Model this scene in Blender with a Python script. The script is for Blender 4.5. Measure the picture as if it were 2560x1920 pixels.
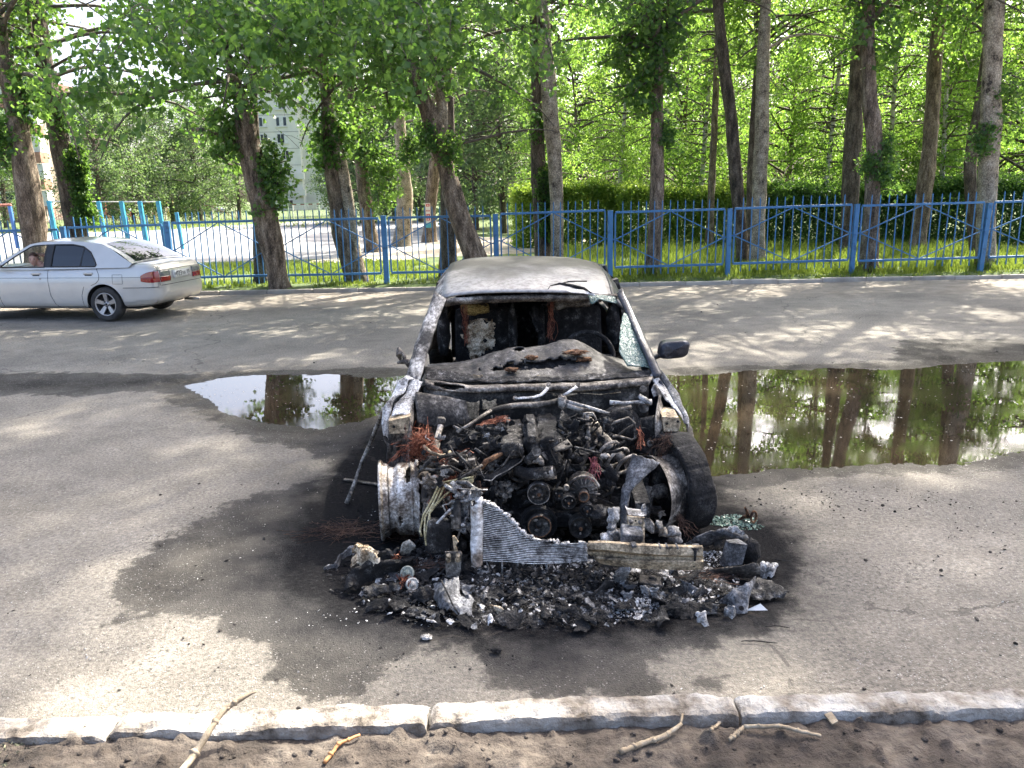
import bpy, bmesh, math, random
import numpy as np
from mathutils import Vector, Matrix, Euler, noise

random.seed(7)
RNG = np.random.default_rng(11)
for _o in list(bpy.data.objects):
    bpy.data.objects.remove(_o, do_unlink=True)
SC = bpy.context.scene
COL = SC.collection
rad = math.radians

# ------------------------------------------------------------------ camera
CAM_H, PITCH, ROLL, FPX = 2.0, rad(13.3), rad(-1.2), 2000.0
cam_data = bpy.data.cameras.new('camera')
cam_data.sensor_width = 36.0
cam_data.lens = FPX / 2560.0 * 36.0
cam_data.clip_start = 0.05
cam_data.clip_end = 2000.0
CAM = bpy.data.objects.new('camera', cam_data)
COL.objects.link(CAM)
CAM_M = Euler((math.pi / 2 - PITCH, 0, 0)).to_matrix() @ Euler((0, 0, ROLL)).to_matrix()
CAM.matrix_world = Matrix.Translation((0, 0, CAM_H)) @ CAM_M.to_4x4()
SC.camera = CAM

# ------------------------------------------------------------------ sky, sun, exposure
SUN_AZ = Vector((0.60, 0.80, 0)).normalized()      # horizontal direction towards the sun
SUN_EL = rad(47)
world = bpy.data.worlds.new('World')
SC.world = world
world.use_nodes = True
wn, wl = world.node_tree.nodes, world.node_tree.links
wn.clear()
sky = wn.new('ShaderNodeTexSky')
sky.sky_type = 'NISHITA'
sky.sun_disc = False
sky.sun_elevation = SUN_EL
sky.sun_rotation = math.atan2(SUN_AZ.x, SUN_AZ.y)
sky.air_density = 0.7
sky.dust_density = 6.0
sky.ozone_density = 1.0
bg = wn.new('ShaderNodeBackground')
bg.inputs['Strength'].default_value = 0.15
wo = wn.new('ShaderNodeOutputWorld')
wl.new(sky.outputs[0], bg.inputs[0])
wl.new(bg.outputs[0], wo.inputs[0])
sun_data = bpy.data.lights.new('sun', 'SUN')
sun_data.energy = 4.0
sun_data.angle = rad(0.53)
sun_data.color = (1.0, 0.94, 0.83)
SUN = bpy.data.objects.new('sun', sun_data)
COL.objects.link(SUN)
sun_dir = (SUN_AZ * math.cos(SUN_EL) + Vector((0, 0, math.sin(SUN_EL)))).normalized()
SUN.rotation_euler = sun_dir.to_track_quat('Z', 'Y').to_euler()
SUN.location = sun_dir * 40
SC.view_settings.view_transform = 'Standard'
SC.view_settings.look = 'None'
SC.view_settings.gamma = 1.0
SC.view_settings.use_curve_mapping = False
SC.view_settings.exposure = 2.1
SC.render.engine = 'CYCLES'
SC.cycles.max_bounces = 5
SC.cycles.diffuse_bounces = 3
SC.cycles.glossy_bounces = 3
SC.cycles.transmission_bounces = 4
SC.cycles.transparent_max_bounces = 6
SC.cycles.caustics_reflective = False
SC.cycles.caustics_refractive = False
SC.cycles.adaptive_threshold = 0.02
SC.cycles.sample_clamp_indirect = 6.0

# ------------------------------------------------------------------ placing helpers
def _ray(u, v):
    return CAM_M @ Vector(((u - 1280) / FPX, -(v - 960) / FPX, -1))
def G(u, v, z=0.0):
    d = _ray(u, v); t = (z - CAM_H) / d.z
    return Vector((d.x * t, d.y * t, z))
def A(u, v, y):
    d = _ray(u, v); t = y / d.y
    return Vector((d.x * t, y, CAM_H + d.z * t))

# ------------------------------------------------------------------ object helpers
def V(*a):
    return Vector(a)
def tag(o, label=None, cat=None, group=None, kind=None):
    if label: o['label'] = label
    if cat: o['category'] = cat
    if group: o['group'] = group
    if kind: o['kind'] = kind
    return o
def thing(name, loc, label, cat, group=None, rz=0.0):
    o = bpy.data.objects.new(name, None)
    o.empty_display_size = 0.1
    COL.objects.link(o)
    o.location = loc
    o.rotation_euler = (0, 0, rz)
    return tag(o, label, cat, group)
def link(name, me, parent=None):
    o = bpy.data.objects.new(name, me)
    COL.objects.link(o)
    if parent: o.parent = parent
    return o
def copy_tree(o, parent=None):
    c = o.copy(); COL.objects.link(c)
    c.parent = parent
    for ch in list(o.children):
        copy_tree(ch, c)
    return c

class MB:
    """collects shapes; build() links them as one mesh object"""
    def __init__(s):
        s.v = []; s.f = []; s.sm = []; s.mi = []
        s.m = 0
    def add(s, vs, fs, smooth=False):
        n = len(s.v)
        s.v.extend([tuple(x) for x in vs])
        for f in fs:
            s.f.append(tuple(i + n for i in f)); s.sm.append(smooth); s.mi.append(s.m)
        return s
    def box(s, c, size, rot=None, bevel=0.0):
        x, y, z = [a / 2 for a in size]
        if bevel <= 0:
            vs = [V(i, j, k) for i in (-x, x) for j in (-y, y) for k in (-z, z)]
            fs = [(0, 1, 3, 2), (4, 6, 7, 5), (0, 4, 5, 1), (2, 3, 7, 6), (0, 2, 6, 4), (1, 5, 7, 3)]
        else:
            b = min(bevel, x * .9, y * .9, z * .9)
            bm = bmesh.new(); bmesh.ops.create_cube(bm, size=2.0)
            bmesh.ops.scale(bm, vec=(x, y, z), verts=bm.verts)
            bmesh.ops.bevel(bm, geom=list(bm.edges), offset=b, segments=2, affect='EDGES', profile=.5)
            vs = [w.co.copy() for w in bm.verts]; bm.verts.index_update()
            fs = [tuple(w.index for w in f.verts) for f in bm.faces]; bm.free()
        M = (rot if isinstance(rot, Matrix) else Euler(rot).to_matrix()) if rot is not None else None
        c = Vector(c)
        s.add([(M @ w if M else w) + c for w in vs], fs, False)
        return s
    def beam(s, p0, p1, w, h, up=(0, 0, 1), bevel=0.0):
        p0, p1 = Vector(p0), Vector(p1)
        d = p1 - p0; L = d.length; d.normalize()
        x = d.cross(Vector(up))
        if x.length < 1e-4: x = d.cross(V(0, 1, 0))
        x.normalize(); z = x.cross(d)
        M = Matrix((x, d, z)).transposed()
        return s.box((p0 + p1) / 2, (w, L, h), M, bevel)
    def tube(s, path, r, n=8, caps=True, smooth=True, flat=1.0):
        P = [Vector(p) for p in path]
        R = r if isinstance(r, (list, tuple)) else [r] * len(P)
        vs, fs = [], []
        t0 = (P[1] - P[0]).normalized()
        ref = V(0, 0, 1) if abs(t0.z) < .9 else V(1, 0, 0)
        nx = t0.cross(ref).normalized()
        for i, p in enumerate(P):
            t = (P[min(i + 1, len(P) - 1)] - P[max(i - 1, 0)])
            if t.length < 1e-7: t = t0.copy()
            t.normalize()
            nx = (nx - t * nx.dot(t))
            if nx.length < 1e-6: nx = t.orthogonal()
            nx.normalize(); ny = t.cross(nx)
            for k in range(n):
                a = 2 * math.pi * k / n
                vs.append(p + nx * math.cos(a) * R[i] + ny * math.sin(a) * R[i] * flat)
        for i in range(len(P) - 1):
            for k in range(n):
                a, b = i * n + k, i * n + (k + 1) % n
                fs.append((a, b, b + n, a + n))
        if caps:
            fs.append(tuple(range(n - 1, -1, -1)))
            fs.append(tuple(range((len(P) - 1) * n, len(P) * n)))
        return s.add(vs, fs, smooth)
    def lathe(s, prof, o, axis=(0, 0, 1), n=24, smooth=True, closed=False, arc=(0, 2 * math.pi), jag=0):
        o = Vector(o); ax = Vector(axis).normalized()
        x = ax.orthogonal().normalized(); y = ax.cross(x)
        full = abs(arc[1] - arc[0] - 2 * math.pi) < 1e-6
        m = n if full else n + 1
        vs, fs = [], []
        for (r, h) in prof:
            for k in range(m):
                a = arc[0] + (arc[1] - arc[0]) * k / n
                rr = r * (1 + (random.uniform(-jag, jag) if jag else 0))
                vs.append(o + ax * h + x * math.cos(a) * rr + y * math.sin(a) * rr)
        L = len(prof)
        for i in range(L if closed else L - 1):
            j = (i + 1) % L
            for k in range(n):
                k2 = (k + 1) % m
                fs.append((i * m + k, i * m + k2, j * m + k2, j * m + k))
        return s.add(vs, fs, smooth)
    def disc(s, o, axis, r, h, n=24):
        return s.lathe([(0.0005, 0), (r, 0), (r, h), (0.0005, h)], o, axis, n, False)
    def grid(s, fn, nu, nv, smooth=True, th=0.0, skip=None):
        P = [[Vector(fn(i / nu, j / nv)) for j in range(nv + 1)] for i in range(nu + 1)]
        w = nv + 1
        vs = [p for row in P for p in row]; fs = []
        keep = [[not (skip and skip((i + .5) / nu, (j + .5) / nv)) for j in range(nv)] for i in range(nu)]
        for i in range(nu):
            for j in range(nv):
                if keep[i][j]:
                    a = i * w + j
                    fs.append((a, a + w, a + w + 1, a + 1))
        if th:
            N = []
            for i in range(nu + 1):
                for j in range(nv + 1):
                    du = P[min(i + 1, nu)][j] - P[max(i - 1, 0)][j]
                    dv = P[i][min(j + 1, nv)] - P[i][max(j - 1, 0)]
                    q = du.cross(dv)
                    N.append(q.normalized() if q.length > 1e-9 else V(0, 0, 1))
            off = len(vs)
            vs = vs + [vs[k] - N[k] * th for k in range(off)]
            f2 = [tuple(k + off for k in reversed(f)) for f in fs]
            edges = {}
            for f in fs:
                for a, b in zip(f, f[1:] + f[:1]):
                    if (b, a) in edges: del edges[(b, a)]
                    else: edges[(a, b)] = 1
            fs = fs + f2 + [(b, a, a + off, b + off) for (a, b) in edges]
        return s.add(vs, fs, smooth)
    def slab(s, pts, th, nrm=None):
        """flat polygon (any convex or mild concave outline) with thickness"""
        P = [Vector(p) for p in pts]
        if nrm is None:
            nrm = V(0, 0, 0)
            for i in range(len(P)):
                a, b = P[i], P[(i + 1) % len(P)]
                nrm += a.cross(b)
            nrm.normalize()
        nrm = Vector(nrm) * th
        n = len(P)
        fs = [tuple(range(n)), tuple(range(2 * n - 1, n - 1, -1))]
        fs += [((i + 1) % n, i, i + n, (i + 1) % n + n) for i in range(n)]
        return s.add(P + [p - nrm for p in P], fs)
    def blob(s, c, r, amp=.25, sub=2, freq=2.0, seed=0, smooth=True):
        bm = bmesh.new(); bmesh.ops.create_icosphere(bm, subdivisions=sub, radius=1)
        r = Vector(r) if not isinstance(r, (int, float)) else V(r, r, r)
        c = Vector(c); so = V(seed * 3.1, seed * 1.7, seed * 2.3)
        vs = []
        for w in bm.verts:
            k = 1 + amp * noise.noise(w.co * freq + so) + amp * .5 * noise.noise(w.co * freq * 2.7 + so)
            vs.append(V(w.co.x * r.x, w.co.y * r.y, w.co.z * r.z) * k + c)
        bm.verts.index_update()
        fs = [tuple(w.index for w in f.verts) for f in bm.faces]; bm.free()
        return s.add(vs, fs, smooth)
    def mesh(s, name, mat, off=(0, 0, 0)):
        me = bpy.data.meshes.new(name)
        ox, oy, oz = off
        me.from_pydata([(a - ox, b - oy, c - oz) for a, b, c in s.v], [], s.f)
        me.polygons.foreach_set('use_smooth', s.sm)
        mats = mat if isinstance(mat, (list, tuple)) else [mat]
        for m in mats: me.materials.append(m)
        if len(mats) > 1: me.polygons.foreach_set('material_index', s.mi)
        me.update()
        return me
    def build(s, name, mat, parent=None, off=(0, 0, 0)):
        me = s.mesh(name, mat, off)
        return link(name, me, parent)

def base(o, label, cat, group=None):
    """give a single-mesh thing its origin at its base and tag it"""
    me = o.data
    n = len(me.vertices); co = np.empty(n * 3); me.vertices.foreach_get('co', co); co = co.reshape(-1, 3)
    c = np.array([(co[:, 0].min() + co[:, 0].max()) / 2, (co[:, 1].min() + co[:, 1].max()) / 2, co[:, 2].min()])
    me.vertices.foreach_set('co', (co - c).ravel()); me.update()
    o.location = c
    return tag(o, label, cat, group)

def fast_mesh(name, co, quads, mat, smooth=False, attr=None):
    """numpy verts (n,3) and quads (m,4)"""
    me = bpy.data.meshes.new(name)
    k = quads.shape[1]
    me.vertices.add(len(co)); me.vertices.foreach_set('co', np.ascontiguousarray(co, dtype=np.float32).ravel())
    me.loops.add(quads.size); me.loops.foreach_set('vertex_index', quads.astype(np.int32).ravel())
    me.polygons.add(len(quads))
    me.polygons.foreach_set('loop_start', np.arange(0, quads.size, k, dtype=np.int32))
    me.polygons.foreach_set('use_smooth', np.full(len(quads), smooth))
    if attr:
        for an, val in attr.items():
            a = me.attributes.new(an, 'FLOAT', 'POINT'); a.data.foreach_set('value', val.astype(np.float32).ravel())
    me.update(calc_edges=True)
    me.validate()
    for m in (mat if isinstance(mat, (list, tuple)) else [mat]): me.materials.append(m)
    return me

# ------------------------------------------------------------------ material helpers
def _nodes(name):
    m = bpy.data.materials.new(name); m.use_nodes = True
    nt = m.node_tree; nt.nodes.clear()
    out = nt.nodes.new('ShaderNodeOutputMaterial')
    p = nt.nodes.new('ShaderNodeBsdfPrincipled')
    nt.links.new(p.outputs[0], out.inputs[0])
    return m, nt, p, out
def _noise(nt, scale, detail=5, rough=.6, vec=None, dist=0.0):
    n = nt.nodes.new('ShaderNodeTexNoise'); n.inputs['Scale'].default_value = scale
    n.inputs['Detail'].default_value = detail; n.inputs['Roughness'].default_value = rough
    n.inputs['Distortion'].default_value = dist
    if vec is not None: nt.links.new(vec, n.inputs['Vector'])
    return n.outputs[0]
def _coord(nt, which='Object', scale=None):
    t = nt.nodes.new('ShaderNodeTexCoord').outputs[which]
    if scale:
        mp = nt.nodes.new('ShaderNodeMapping'); mp.inputs['Scale'].default_value = scale
        nt.links.new(t, mp.inputs['Vector']); t = mp.outputs[0]
    return t
def _ramp(nt, fac, stops, interp='LINEAR'):
    r = nt.nodes.new('ShaderNodeValToRGB'); cr = r.color_ramp; cr.interpolation = interp
    while len(cr.elements) < len(stops): cr.elements.new(.5)
    for e, (p, c) in zip(cr.elements, stops):
        e.position = p; e.color = (c[0], c[1], c[2], 1) if len(c) > 2 else (c[0],) * 3 + (1,)
    nt.links.new(fac, r.inputs[0])
    return r.outputs[0]
def _math(nt, op, a, b=None, clamp=False):
    n = nt.nodes.new('ShaderNodeMath'); n.operation = op; n.use_clamp = clamp
    for i, x in enumerate((a, b)):
        if x is None: continue
        if isinstance(x, (int, float)): n.inputs[i].default_value = x
        else: nt.links.new(x, n.inputs[i])
    return n.outputs[0]
def _mix(nt, fac, a, b, mode='MIX'):
    n = nt.nodes.new('ShaderNodeMix'); n.data_type = 'RGBA'; n.blend_type = mode
    for i, x in ((0, fac), (6, a), (7, b)):
        if isinstance(x, (int, float)): n.inputs[i].default_value = x
        elif isinstance(x, (tuple, list)): n.inputs[i].default_value = (x[0], x[1], x[2], 1)
        else: nt.links.new(x, n.inputs[i])
    return n.outputs[2]
def _bump(nt, p, h, strength, dist):
    b = nt.nodes.new('ShaderNodeBump'); b.inputs['Strength'].default_value = strength
    b.inputs['Distance'].default_value = dist
    nt.links.new(h, b.inputs['Height']); nt.links.new(b.outputs[0], p.inputs['Normal'])
def mat(name, stops, scale=6, rough=.7, metal=0.0, bump=.3, bscale=None, bdist=.01, stretch=None, spec=.5, coat=0.0, detail=6, dist=0.0, rvar=0.0, con=1.45):
    """noise-mottled surface; stops = list of (position, colour)"""
    m, nt, p, _ = _nodes(name)
    c = _coord(nt, 'Object', stretch)
    if len(stops) == 1: stops = [(0.3, tuple(x * .85 for x in stops[0][1])), (.7, stops[0][1])]
    n = _math(nt, 'ADD', _math(nt, 'MULTIPLY', _math(nt, 'SUBTRACT', _noise(nt, scale, detail, .62, c, dist), .5), con), .5)
    col = _ramp(nt, n, stops)
    if con > 1.85:
        fn = _noise(nt, scale * 8, 5, .7, c)
        col = _mix(nt, .8, col, _ramp(nt, fn, [(.34, (.35, .34, .33)), (.5, (.95, .95, .95)), (.64, (1.7, 1.7, 1.7))]), 'MULTIPLY')
    nt.links.new(col, p.inputs['Base Color'])
    p.inputs['Metallic'].default_value = metal
    p.inputs['Roughness'].default_value = rough
    if rvar:
        n3 = _noise(nt, scale * 1.7, 4, .6, c)
        r = nt.nodes.new('ShaderNodeMapRange'); r.inputs[1].default_value = .3; r.inputs[2].default_value = .7
        r.inputs[3].default_value = rough - rvar; r.inputs[4].default_value = rough + rvar
        nt.links.new(n3, r.inputs[0]); nt.links.new(r.outputs[0], p.inputs['Roughness'])
    p.inputs['Specular IOR Level'].default_value = spec
    p.inputs['Coat Weight'].default_value = coat
    p.inputs['Coat Roughness'].default_value = .06
    if bump:
        n2 = _noise(nt, bscale or scale * 4, 6, .65, c)
        _bump(nt, p, n2, bump, bdist)
    return m

# ================================================================== SETTING: ground
def vnoise(x, y, seed=0):
    xi, yi = np.floor(x).astype(np.int64), np.floor(y).astype(np.int64)
    xf, yf = x - xi, y - yi
    xf = xf * xf * (3 - 2 * xf); yf = yf * yf * (3 - 2 * yf)
    def h(a, b):
        n = (a * 374761393 + b * 668265263 + seed * 1442695041) & 0x7fffffff
        n = ((n ^ (n >> 13)) * 1274126177) & 0x7fffffff
        return ((n ^ (n >> 16)) & 0xffff) / 65535.0
    return (h(xi, yi) * (1 - xf) + h(xi + 1, yi) * xf) * (1 - yf) + (h(xi, yi + 1) * (1 - xf) + h(xi + 1, yi + 1) * xf) * yf
def fbm(x, y, octv=4, seed=0):
    s, a, t = 0, 1.0, 0
    for o in range(octv):
        s = s + a * vnoise(x * 2 ** o + 17 * o, y * 2 ** o - 9 * o, seed + o); t += a; a *= .5
    return s / t - .5
def sdf_poly(X, Y, poly):
    """signed distance, positive inside"""
    P = np.array([(p[0], p[1]) for p in poly]); Q = np.roll(P, -1, 0)
    d = np.full(X.shape, 1e9); ins = np.zeros(X.shape, bool)
    for (ax, ay), (bx, by) in zip(P, Q):
        ex, ey = bx - ax, by - ay
        t = np.clip(((X - ax) * ex + (Y - ay) * ey) / (ex * ex + ey * ey + 1e-12), 0, 1)
        d = np.minimum(d, np.hypot(X - ax - t * ex, Y - ay - t * ey))
        c = ((ay > Y) != (by > Y)) & (X < (bx - ax) * (Y - ay) / (by - ay + 1e-12) + ax)
        ins ^= c
    return np.where(ins, d, -d)
def axis(fine0, fine1, step, lo, hi, growth=1.25, cap=6.0):
    a = list(np.arange(fine0, fine1 + 1e-6, step))
    s = step
    while a[-1] < hi: s = min(s * growth, cap); a.append(min(a[-1] + s, hi))
    b = []; s = step; x = fine0
    while x > lo: s = min(s * growth, cap); x = max(x - s, lo); b.append(x)
    return np.array(b[::-1] + a)
def grid_quads(nx, ny):
    i, j = np.meshgrid(np.arange(nx - 1), np.arange(ny - 1), indexing='ij')
    a = (i * ny + j).ravel()
    return np.stack([a, a + ny, a + ny + 1, a + 1], 1)

PUD_L = [G(*q) for q in [(455, 962), (490, 985), (545, 1012), (600, 1046), (660, 1056), (720, 1066), (800, 1074), (880, 1058), (960, 1040), (1100, 1010), (1100, 930), (960, 938), (840, 930), (700, 932), (560, 940)]]
PUD_R = [G(*q) for q in [(1450, 1000), (1500, 940), (1690, 936), (1900, 926), (2200, 922), (2350, 915), (2560, 902), (3000, 890), (3000, 1060), (2560, 1125), (2350, 1146), (2100, 1165), (1900, 1180), (1780, 1188), (1600, 1150)]]
WET1 = [G(*q) for q in [(-300, 940), (170, 930), (430, 936), (690, 924), (960, 918), (1300, 925), (1300, 1500), (1180, 1600), (1020, 1640), (860, 1745), (740, 1745), (700, 1690), (640, 1620), (560, 1560), (440, 1530), (370, 1545), (292, 1552), (268, 1480), (304, 1432), (382, 1370), (490, 1302), (556, 1268), (616, 1242), (800, 1203), (845, 1172), (845, 1155), (740, 1125), (650, 1103), (564, 1072), (525, 1046), (516, 1033), (434, 1012), (416, 985), (330, 977), (195, 990), (0, 986), (-300, 985)]]
WET2 = [G(*q) for q in [(1250, 1200), (1560, 925), (1900, 912), (2230, 905), (2250, 850), (2700, 845), (3000, 870), (3000, 1180), (2560, 1165), (2330, 1180), (2080, 1190), (1880, 1215), (1770, 1260), (1800, 1330), (1920, 1330), (1985, 1400), (1990, 1520), (1900, 1590), (1720, 1620), (1600, 1660), (1640, 1700), (1800, 1690), (1790, 1720), (1500, 1745), (1300, 1740), (1200, 1700), (1200, 1500)]]
SOOT = [G(*q) for q in [(640, 1430), (700, 1290), (780, 1200), (860, 1120), (960, 1060), (1300, 1040), (1740, 1060), (1850, 1240), (2010, 1320), (2040, 1480), (1980, 1570), (1780, 1600), (1500, 1625), (1300, 1640), (1130, 1630), (980, 1590), (820, 1560), (700, 1520)]]

def make_road():
    xs = axis(-4.0, 4.6, .034, -70, 70, 1.06)
    ys = axis(2.70, 9.6, .034, 2.68, 17.5, 1.03, .3)
    X, Y = np.meshgrid(xs, ys, indexing='ij')
    pud = np.maximum(sdf_poly(X, Y, PUD_L), sdf_poly(X, Y, PUD_R))
    wet = np.maximum(sdf_poly(X, Y, WET1), sdf_poly(X, Y, WET2))
    soot = sdf_poly(X, Y, SOOT)
    n1 = fbm(X * .9, Y * .9, 4, 3); n2 = fbm(X * 5, Y * 5, 4, 8); n3 = fbm(X * 26, Y * 26, 3, 21)
    z = -.040 * np.clip(pud / 1.0 + .33 + n2 * .3, 0, 1) + n1 * .022 + n2 * .014 + n3 * .005
    z = z + .015 * np.clip((Y - 15.5) / 1.5, 0, 1)
    near_car = np.exp(-((X - .15) / 1.2) ** 2 - ((Y - 4.6) / 1.5) ** 2)
    z = z * (1 - .6 * near_car)
    co = np.stack([X, Y, z], -1).reshape(-1, 3)
    at = dict(wet=np.clip(wet, -1, 1), soot=np.clip(soot, -1, 1), pud=np.clip(pud, -1, 1))
    me = fast_mesh('road', co, grid_quads(len(xs), len(ys)), M_ROAD, True, at)
    o = link('road', me); o['kind'] = 'structure'
    def zat(x, y):
        i = min(max(np.searchsorted(xs, x), 0), len(xs) - 1); j = min(max(np.searchsorted(ys, y), 0), len(ys) - 1)
        return float(z[i, j])
    return o, zat

def road_material():
    m, nt, p, _ = _nodes('dusty_asphalt')
    c = _coord(nt)
    big = _noise(nt, .55, 5, .6, c)
    mid = _noise(nt, 3.2, 6, .65, c)
    fine = _noise(nt, 46, 5, .7, c)
    dry = _ramp(nt, big, [(.3, (.20, .182, .152)), (.50, (.27, .248, .21)), (.70, (.35, .318, .268))])
    dry = _mix(nt, .5, dry, _ramp(nt, mid, [(.3, (.15, .138, .12)), (.65, (.35, .322, .275))]))
    dry = _mix(nt, .55, dry, _ramp(nt, fine, [(.32, (.25, .25, .25)), (.5, (.95, .95, .95)), (.66, (1.65, 1.63, 1.58))]), 'MULTIPLY')
    vo = nt.nodes.new('ShaderNodeTexVoronoi'); vo.inputs['Scale'].default_value = 62
    nt.links.new(c, vo.inputs['Vector'])
    sel = _math(nt, 'MULTIPLY', _math(nt, 'LESS_THAN', vo.outputs['Distance'], .21),
                _math(nt, 'GREATER_THAN', _noise(nt, 27, 2, .5, c), .52))
    # cracks
    vc = nt.nodes.new('ShaderNodeTexVoronoi'); vc.feature = 'DISTANCE_TO_EDGE'; vc.inputs['Scale'].default_value = .30
    dis = nt.nodes.new('ShaderNodeMapping'); nt.links.new(c, dis.inputs['Vector'])
    wob = nt.nodes.new('ShaderNodeTexNoise'); wob.inputs['Scale'].default_value = 1.6; wob.inputs['Detail'].default_value = 7
    nt.links.new(c, wob.inputs['Vector'])
    add = nt.nodes.new('ShaderNodeMix'); add.data_type = 'VECTOR'; add.inputs[0].default_value = .45
    nt.links.new(c, add.inputs[4]); nt.links.new(wob.outputs[1], add.inputs[5])
    nt.links.new(add.outputs[1], vc.inputs['Vector'])
    crack = _math(nt, 'MULTIPLY', _math(nt, 'LESS_THAN', vc.outputs['Distance'], .0020), _math(nt, 'GREATER_THAN', mid, .47))
    fleck = _math(nt, 'MULTIPLY', _ramp(nt, _noise(nt, 38, 6, .75, c), [(.53, (0,)), (.60, (1,))]), _ramp(nt, _noise(nt, .8, 5, .7, c), [(.47, (0,)), (.62, (1,))]))
    dry = _mix(nt, _math(nt, 'MULTIPLY', fleck, .75), dry, (.05, .046, .04))
    tone = _ramp(nt, _noise(nt, .28, 4, .6, c), [(.35, (.70, .70, .71)), (.6, (1.08, 1.07, 1.05))])
    dry = _mix(nt, 1.0, dry, tone, 'MULTIPLY')
    # stains with their own shape
    def att(n):
        a = nt.nodes.new('ShaderNodeAttribute'); a.attribute_name = n; return a.outputs['Fac']
    n_edge = _noise(nt, 5.0, 7, .65, c)
    ned = _math(nt, 'MULTIPLY', _math(nt, 'SUBTRACT', n_edge, .5), .55)
    def mask(a, soft, bias=0.0):
        r = nt.nodes.new('ShaderNodeMapRange'); r.interpolation_type = 'SMOOTHSTEP'
        r.inputs[1].default_value = -soft + bias; r.inputs[2].default_value = soft + bias
        nt.links.new(_math(nt, 'ADD', a, ned), r.inputs[0]); return r.outputs[0]
    wet = mask(att('wet'), .035)
    deep = mask(att('wet'), .30, .20)
    damp = mask(att('pud'), .30, -.34)
    shore = mask(att('pud'), .10, -.12)
    soot = mask(att('soot'), .16, .05)
    soot2 = mask(att('soot'), .5, -.25)
    patch = _ramp(nt, _noise(nt, 1.7, 6, .7, c), [(.40, (0,)), (.60, (1,))])
    wetc = _mix(nt, deep, (.22, .215, .21), (.07, .07, .075))
    col = _mix(nt, _math(nt, 'MULTIPLY', wet, .94), dry, _mix(nt, 1.0, dry, wetc, 'MULTIPLY'))
    col = _mix(nt, _math(nt, 'MULTIPLY', damp, .55), col, _mix(nt, 1.0, dry, (.22, .21, .20), 'MULTIPLY'))
    wetdust = _mix(nt, _math(nt, 'MULTIPLY', _math(nt, 'MULTIPLY', wet, patch), .25), col, (.20, .185, .16))
    col = _mix(nt, _math(nt, 'MULTIPLY', shore, .7), wetdust, (.05, .044, .036))
    col = _mix(nt, _math(nt, 'MULTIPLY', soot2, .62), col, (.04, .04, .042))
    col = _mix(nt, _math(nt, 'MULTIPLY', soot, .94), col, _ramp(nt, fine, [(.3, (.006, .006, .007)), (.6, (.015, .015, .016)), (.75, (.05, .05, .052))]))
    col = _mix(nt, _math(nt, 'MULTIPLY', crack, .5), col, (.05, .045, .04))
    col = _mix(nt, _math(nt, 'MULTIPLY', _math(nt, 'MULTIPLY', sel, _math(nt, 'SUBTRACT', 1.0, soot2)), .55), col, (.60, .585, .55))
    # dusty verge towards the far kerb
    sx = nt.nodes.new('ShaderNodeSeparateXYZ'); nt.links.new(c, sx.inputs[0])
    rr = nt.nodes.new('ShaderNodeMapRange'); rr.interpolation_type = 'SMOOTHSTEP'
    rr.inputs[1].default_value = 14.7; rr.inputs[2].default_value = 15.5
    nt.links.new(_math(nt, 'ADD', sx.outputs[1], _math(nt, 'MULTIPLY', _math(nt, 'SUBTRACT', big, .5), 3.0)), rr.inputs[0])
    col = _mix(nt, _math(nt, 'MULTIPLY', rr.outputs[0], .75), col, _ramp(nt, mid, [(.3, (.20, .17, .135)), (.6, (.34, .30, .245))]))
    nt.links.new(col, p.inputs['Base Color'])
    r = _math(nt, 'SUBTRACT', .92, _math(nt, 'MULTIPLY', _math(nt, 'MAXIMUM', _math(nt, 'MULTIPLY', _math(nt, 'MAXIMUM', wet, damp), _ramp(nt, mid, [(.35, (.25,)), (.7, (.75,))])), shore), .42))
    nt.links.new(_math(nt, 'MAXIMUM', _math(nt, 'ADD', r, _math(nt, 'MULTIPLY', soot2, .3)), .25, ), p.inputs['Roughness'])
    nt.links.new(_math(nt, 'SUBTRACT', .30, _math(nt, 'MULTIPLY', _math(nt, 'MAXIMUM', soot, _math(nt, 'MULTIPLY', deep, .7)), .26)), p.inputs['Specular IOR Level'])
    h = _math(nt, 'ADD', _math(nt, 'MULTIPLY', fine, .6), _math(nt, 'ADD', _noise(nt, 130, 3, .6, c), _math(nt, 'MULTIPLY', crack, -1.5)))
    _bump(nt, p, h, .9, .011)
    return m
M_ROAD = road_material()
ROAD, road_z = make_road()

M_WATER, _nt, _p, _ = _nodes('muddy_water')
_c = _coord(_nt)
_nt.links.new(_ramp(_nt, _noise(_nt, .8, 4, .6, _c), [(.3, (.022, .016, .010)), (.7, (.042, .031, .020))]), _p.inputs['Base Color'])
_nt.links.new(_ramp(_nt, _noise(_nt, 1.6, 5, .65, _c), [(.45, (.012,)), (.62, (.07,))]), _p.inputs['Roughness'])
_p.inputs['IOR'].default_value = 1.36
_p.inputs['Specular IOR Level'].default_value = .75
_bump(_nt, _p, _noise(_nt, 5.5, 3, .5, _c), .012, .02)

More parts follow.
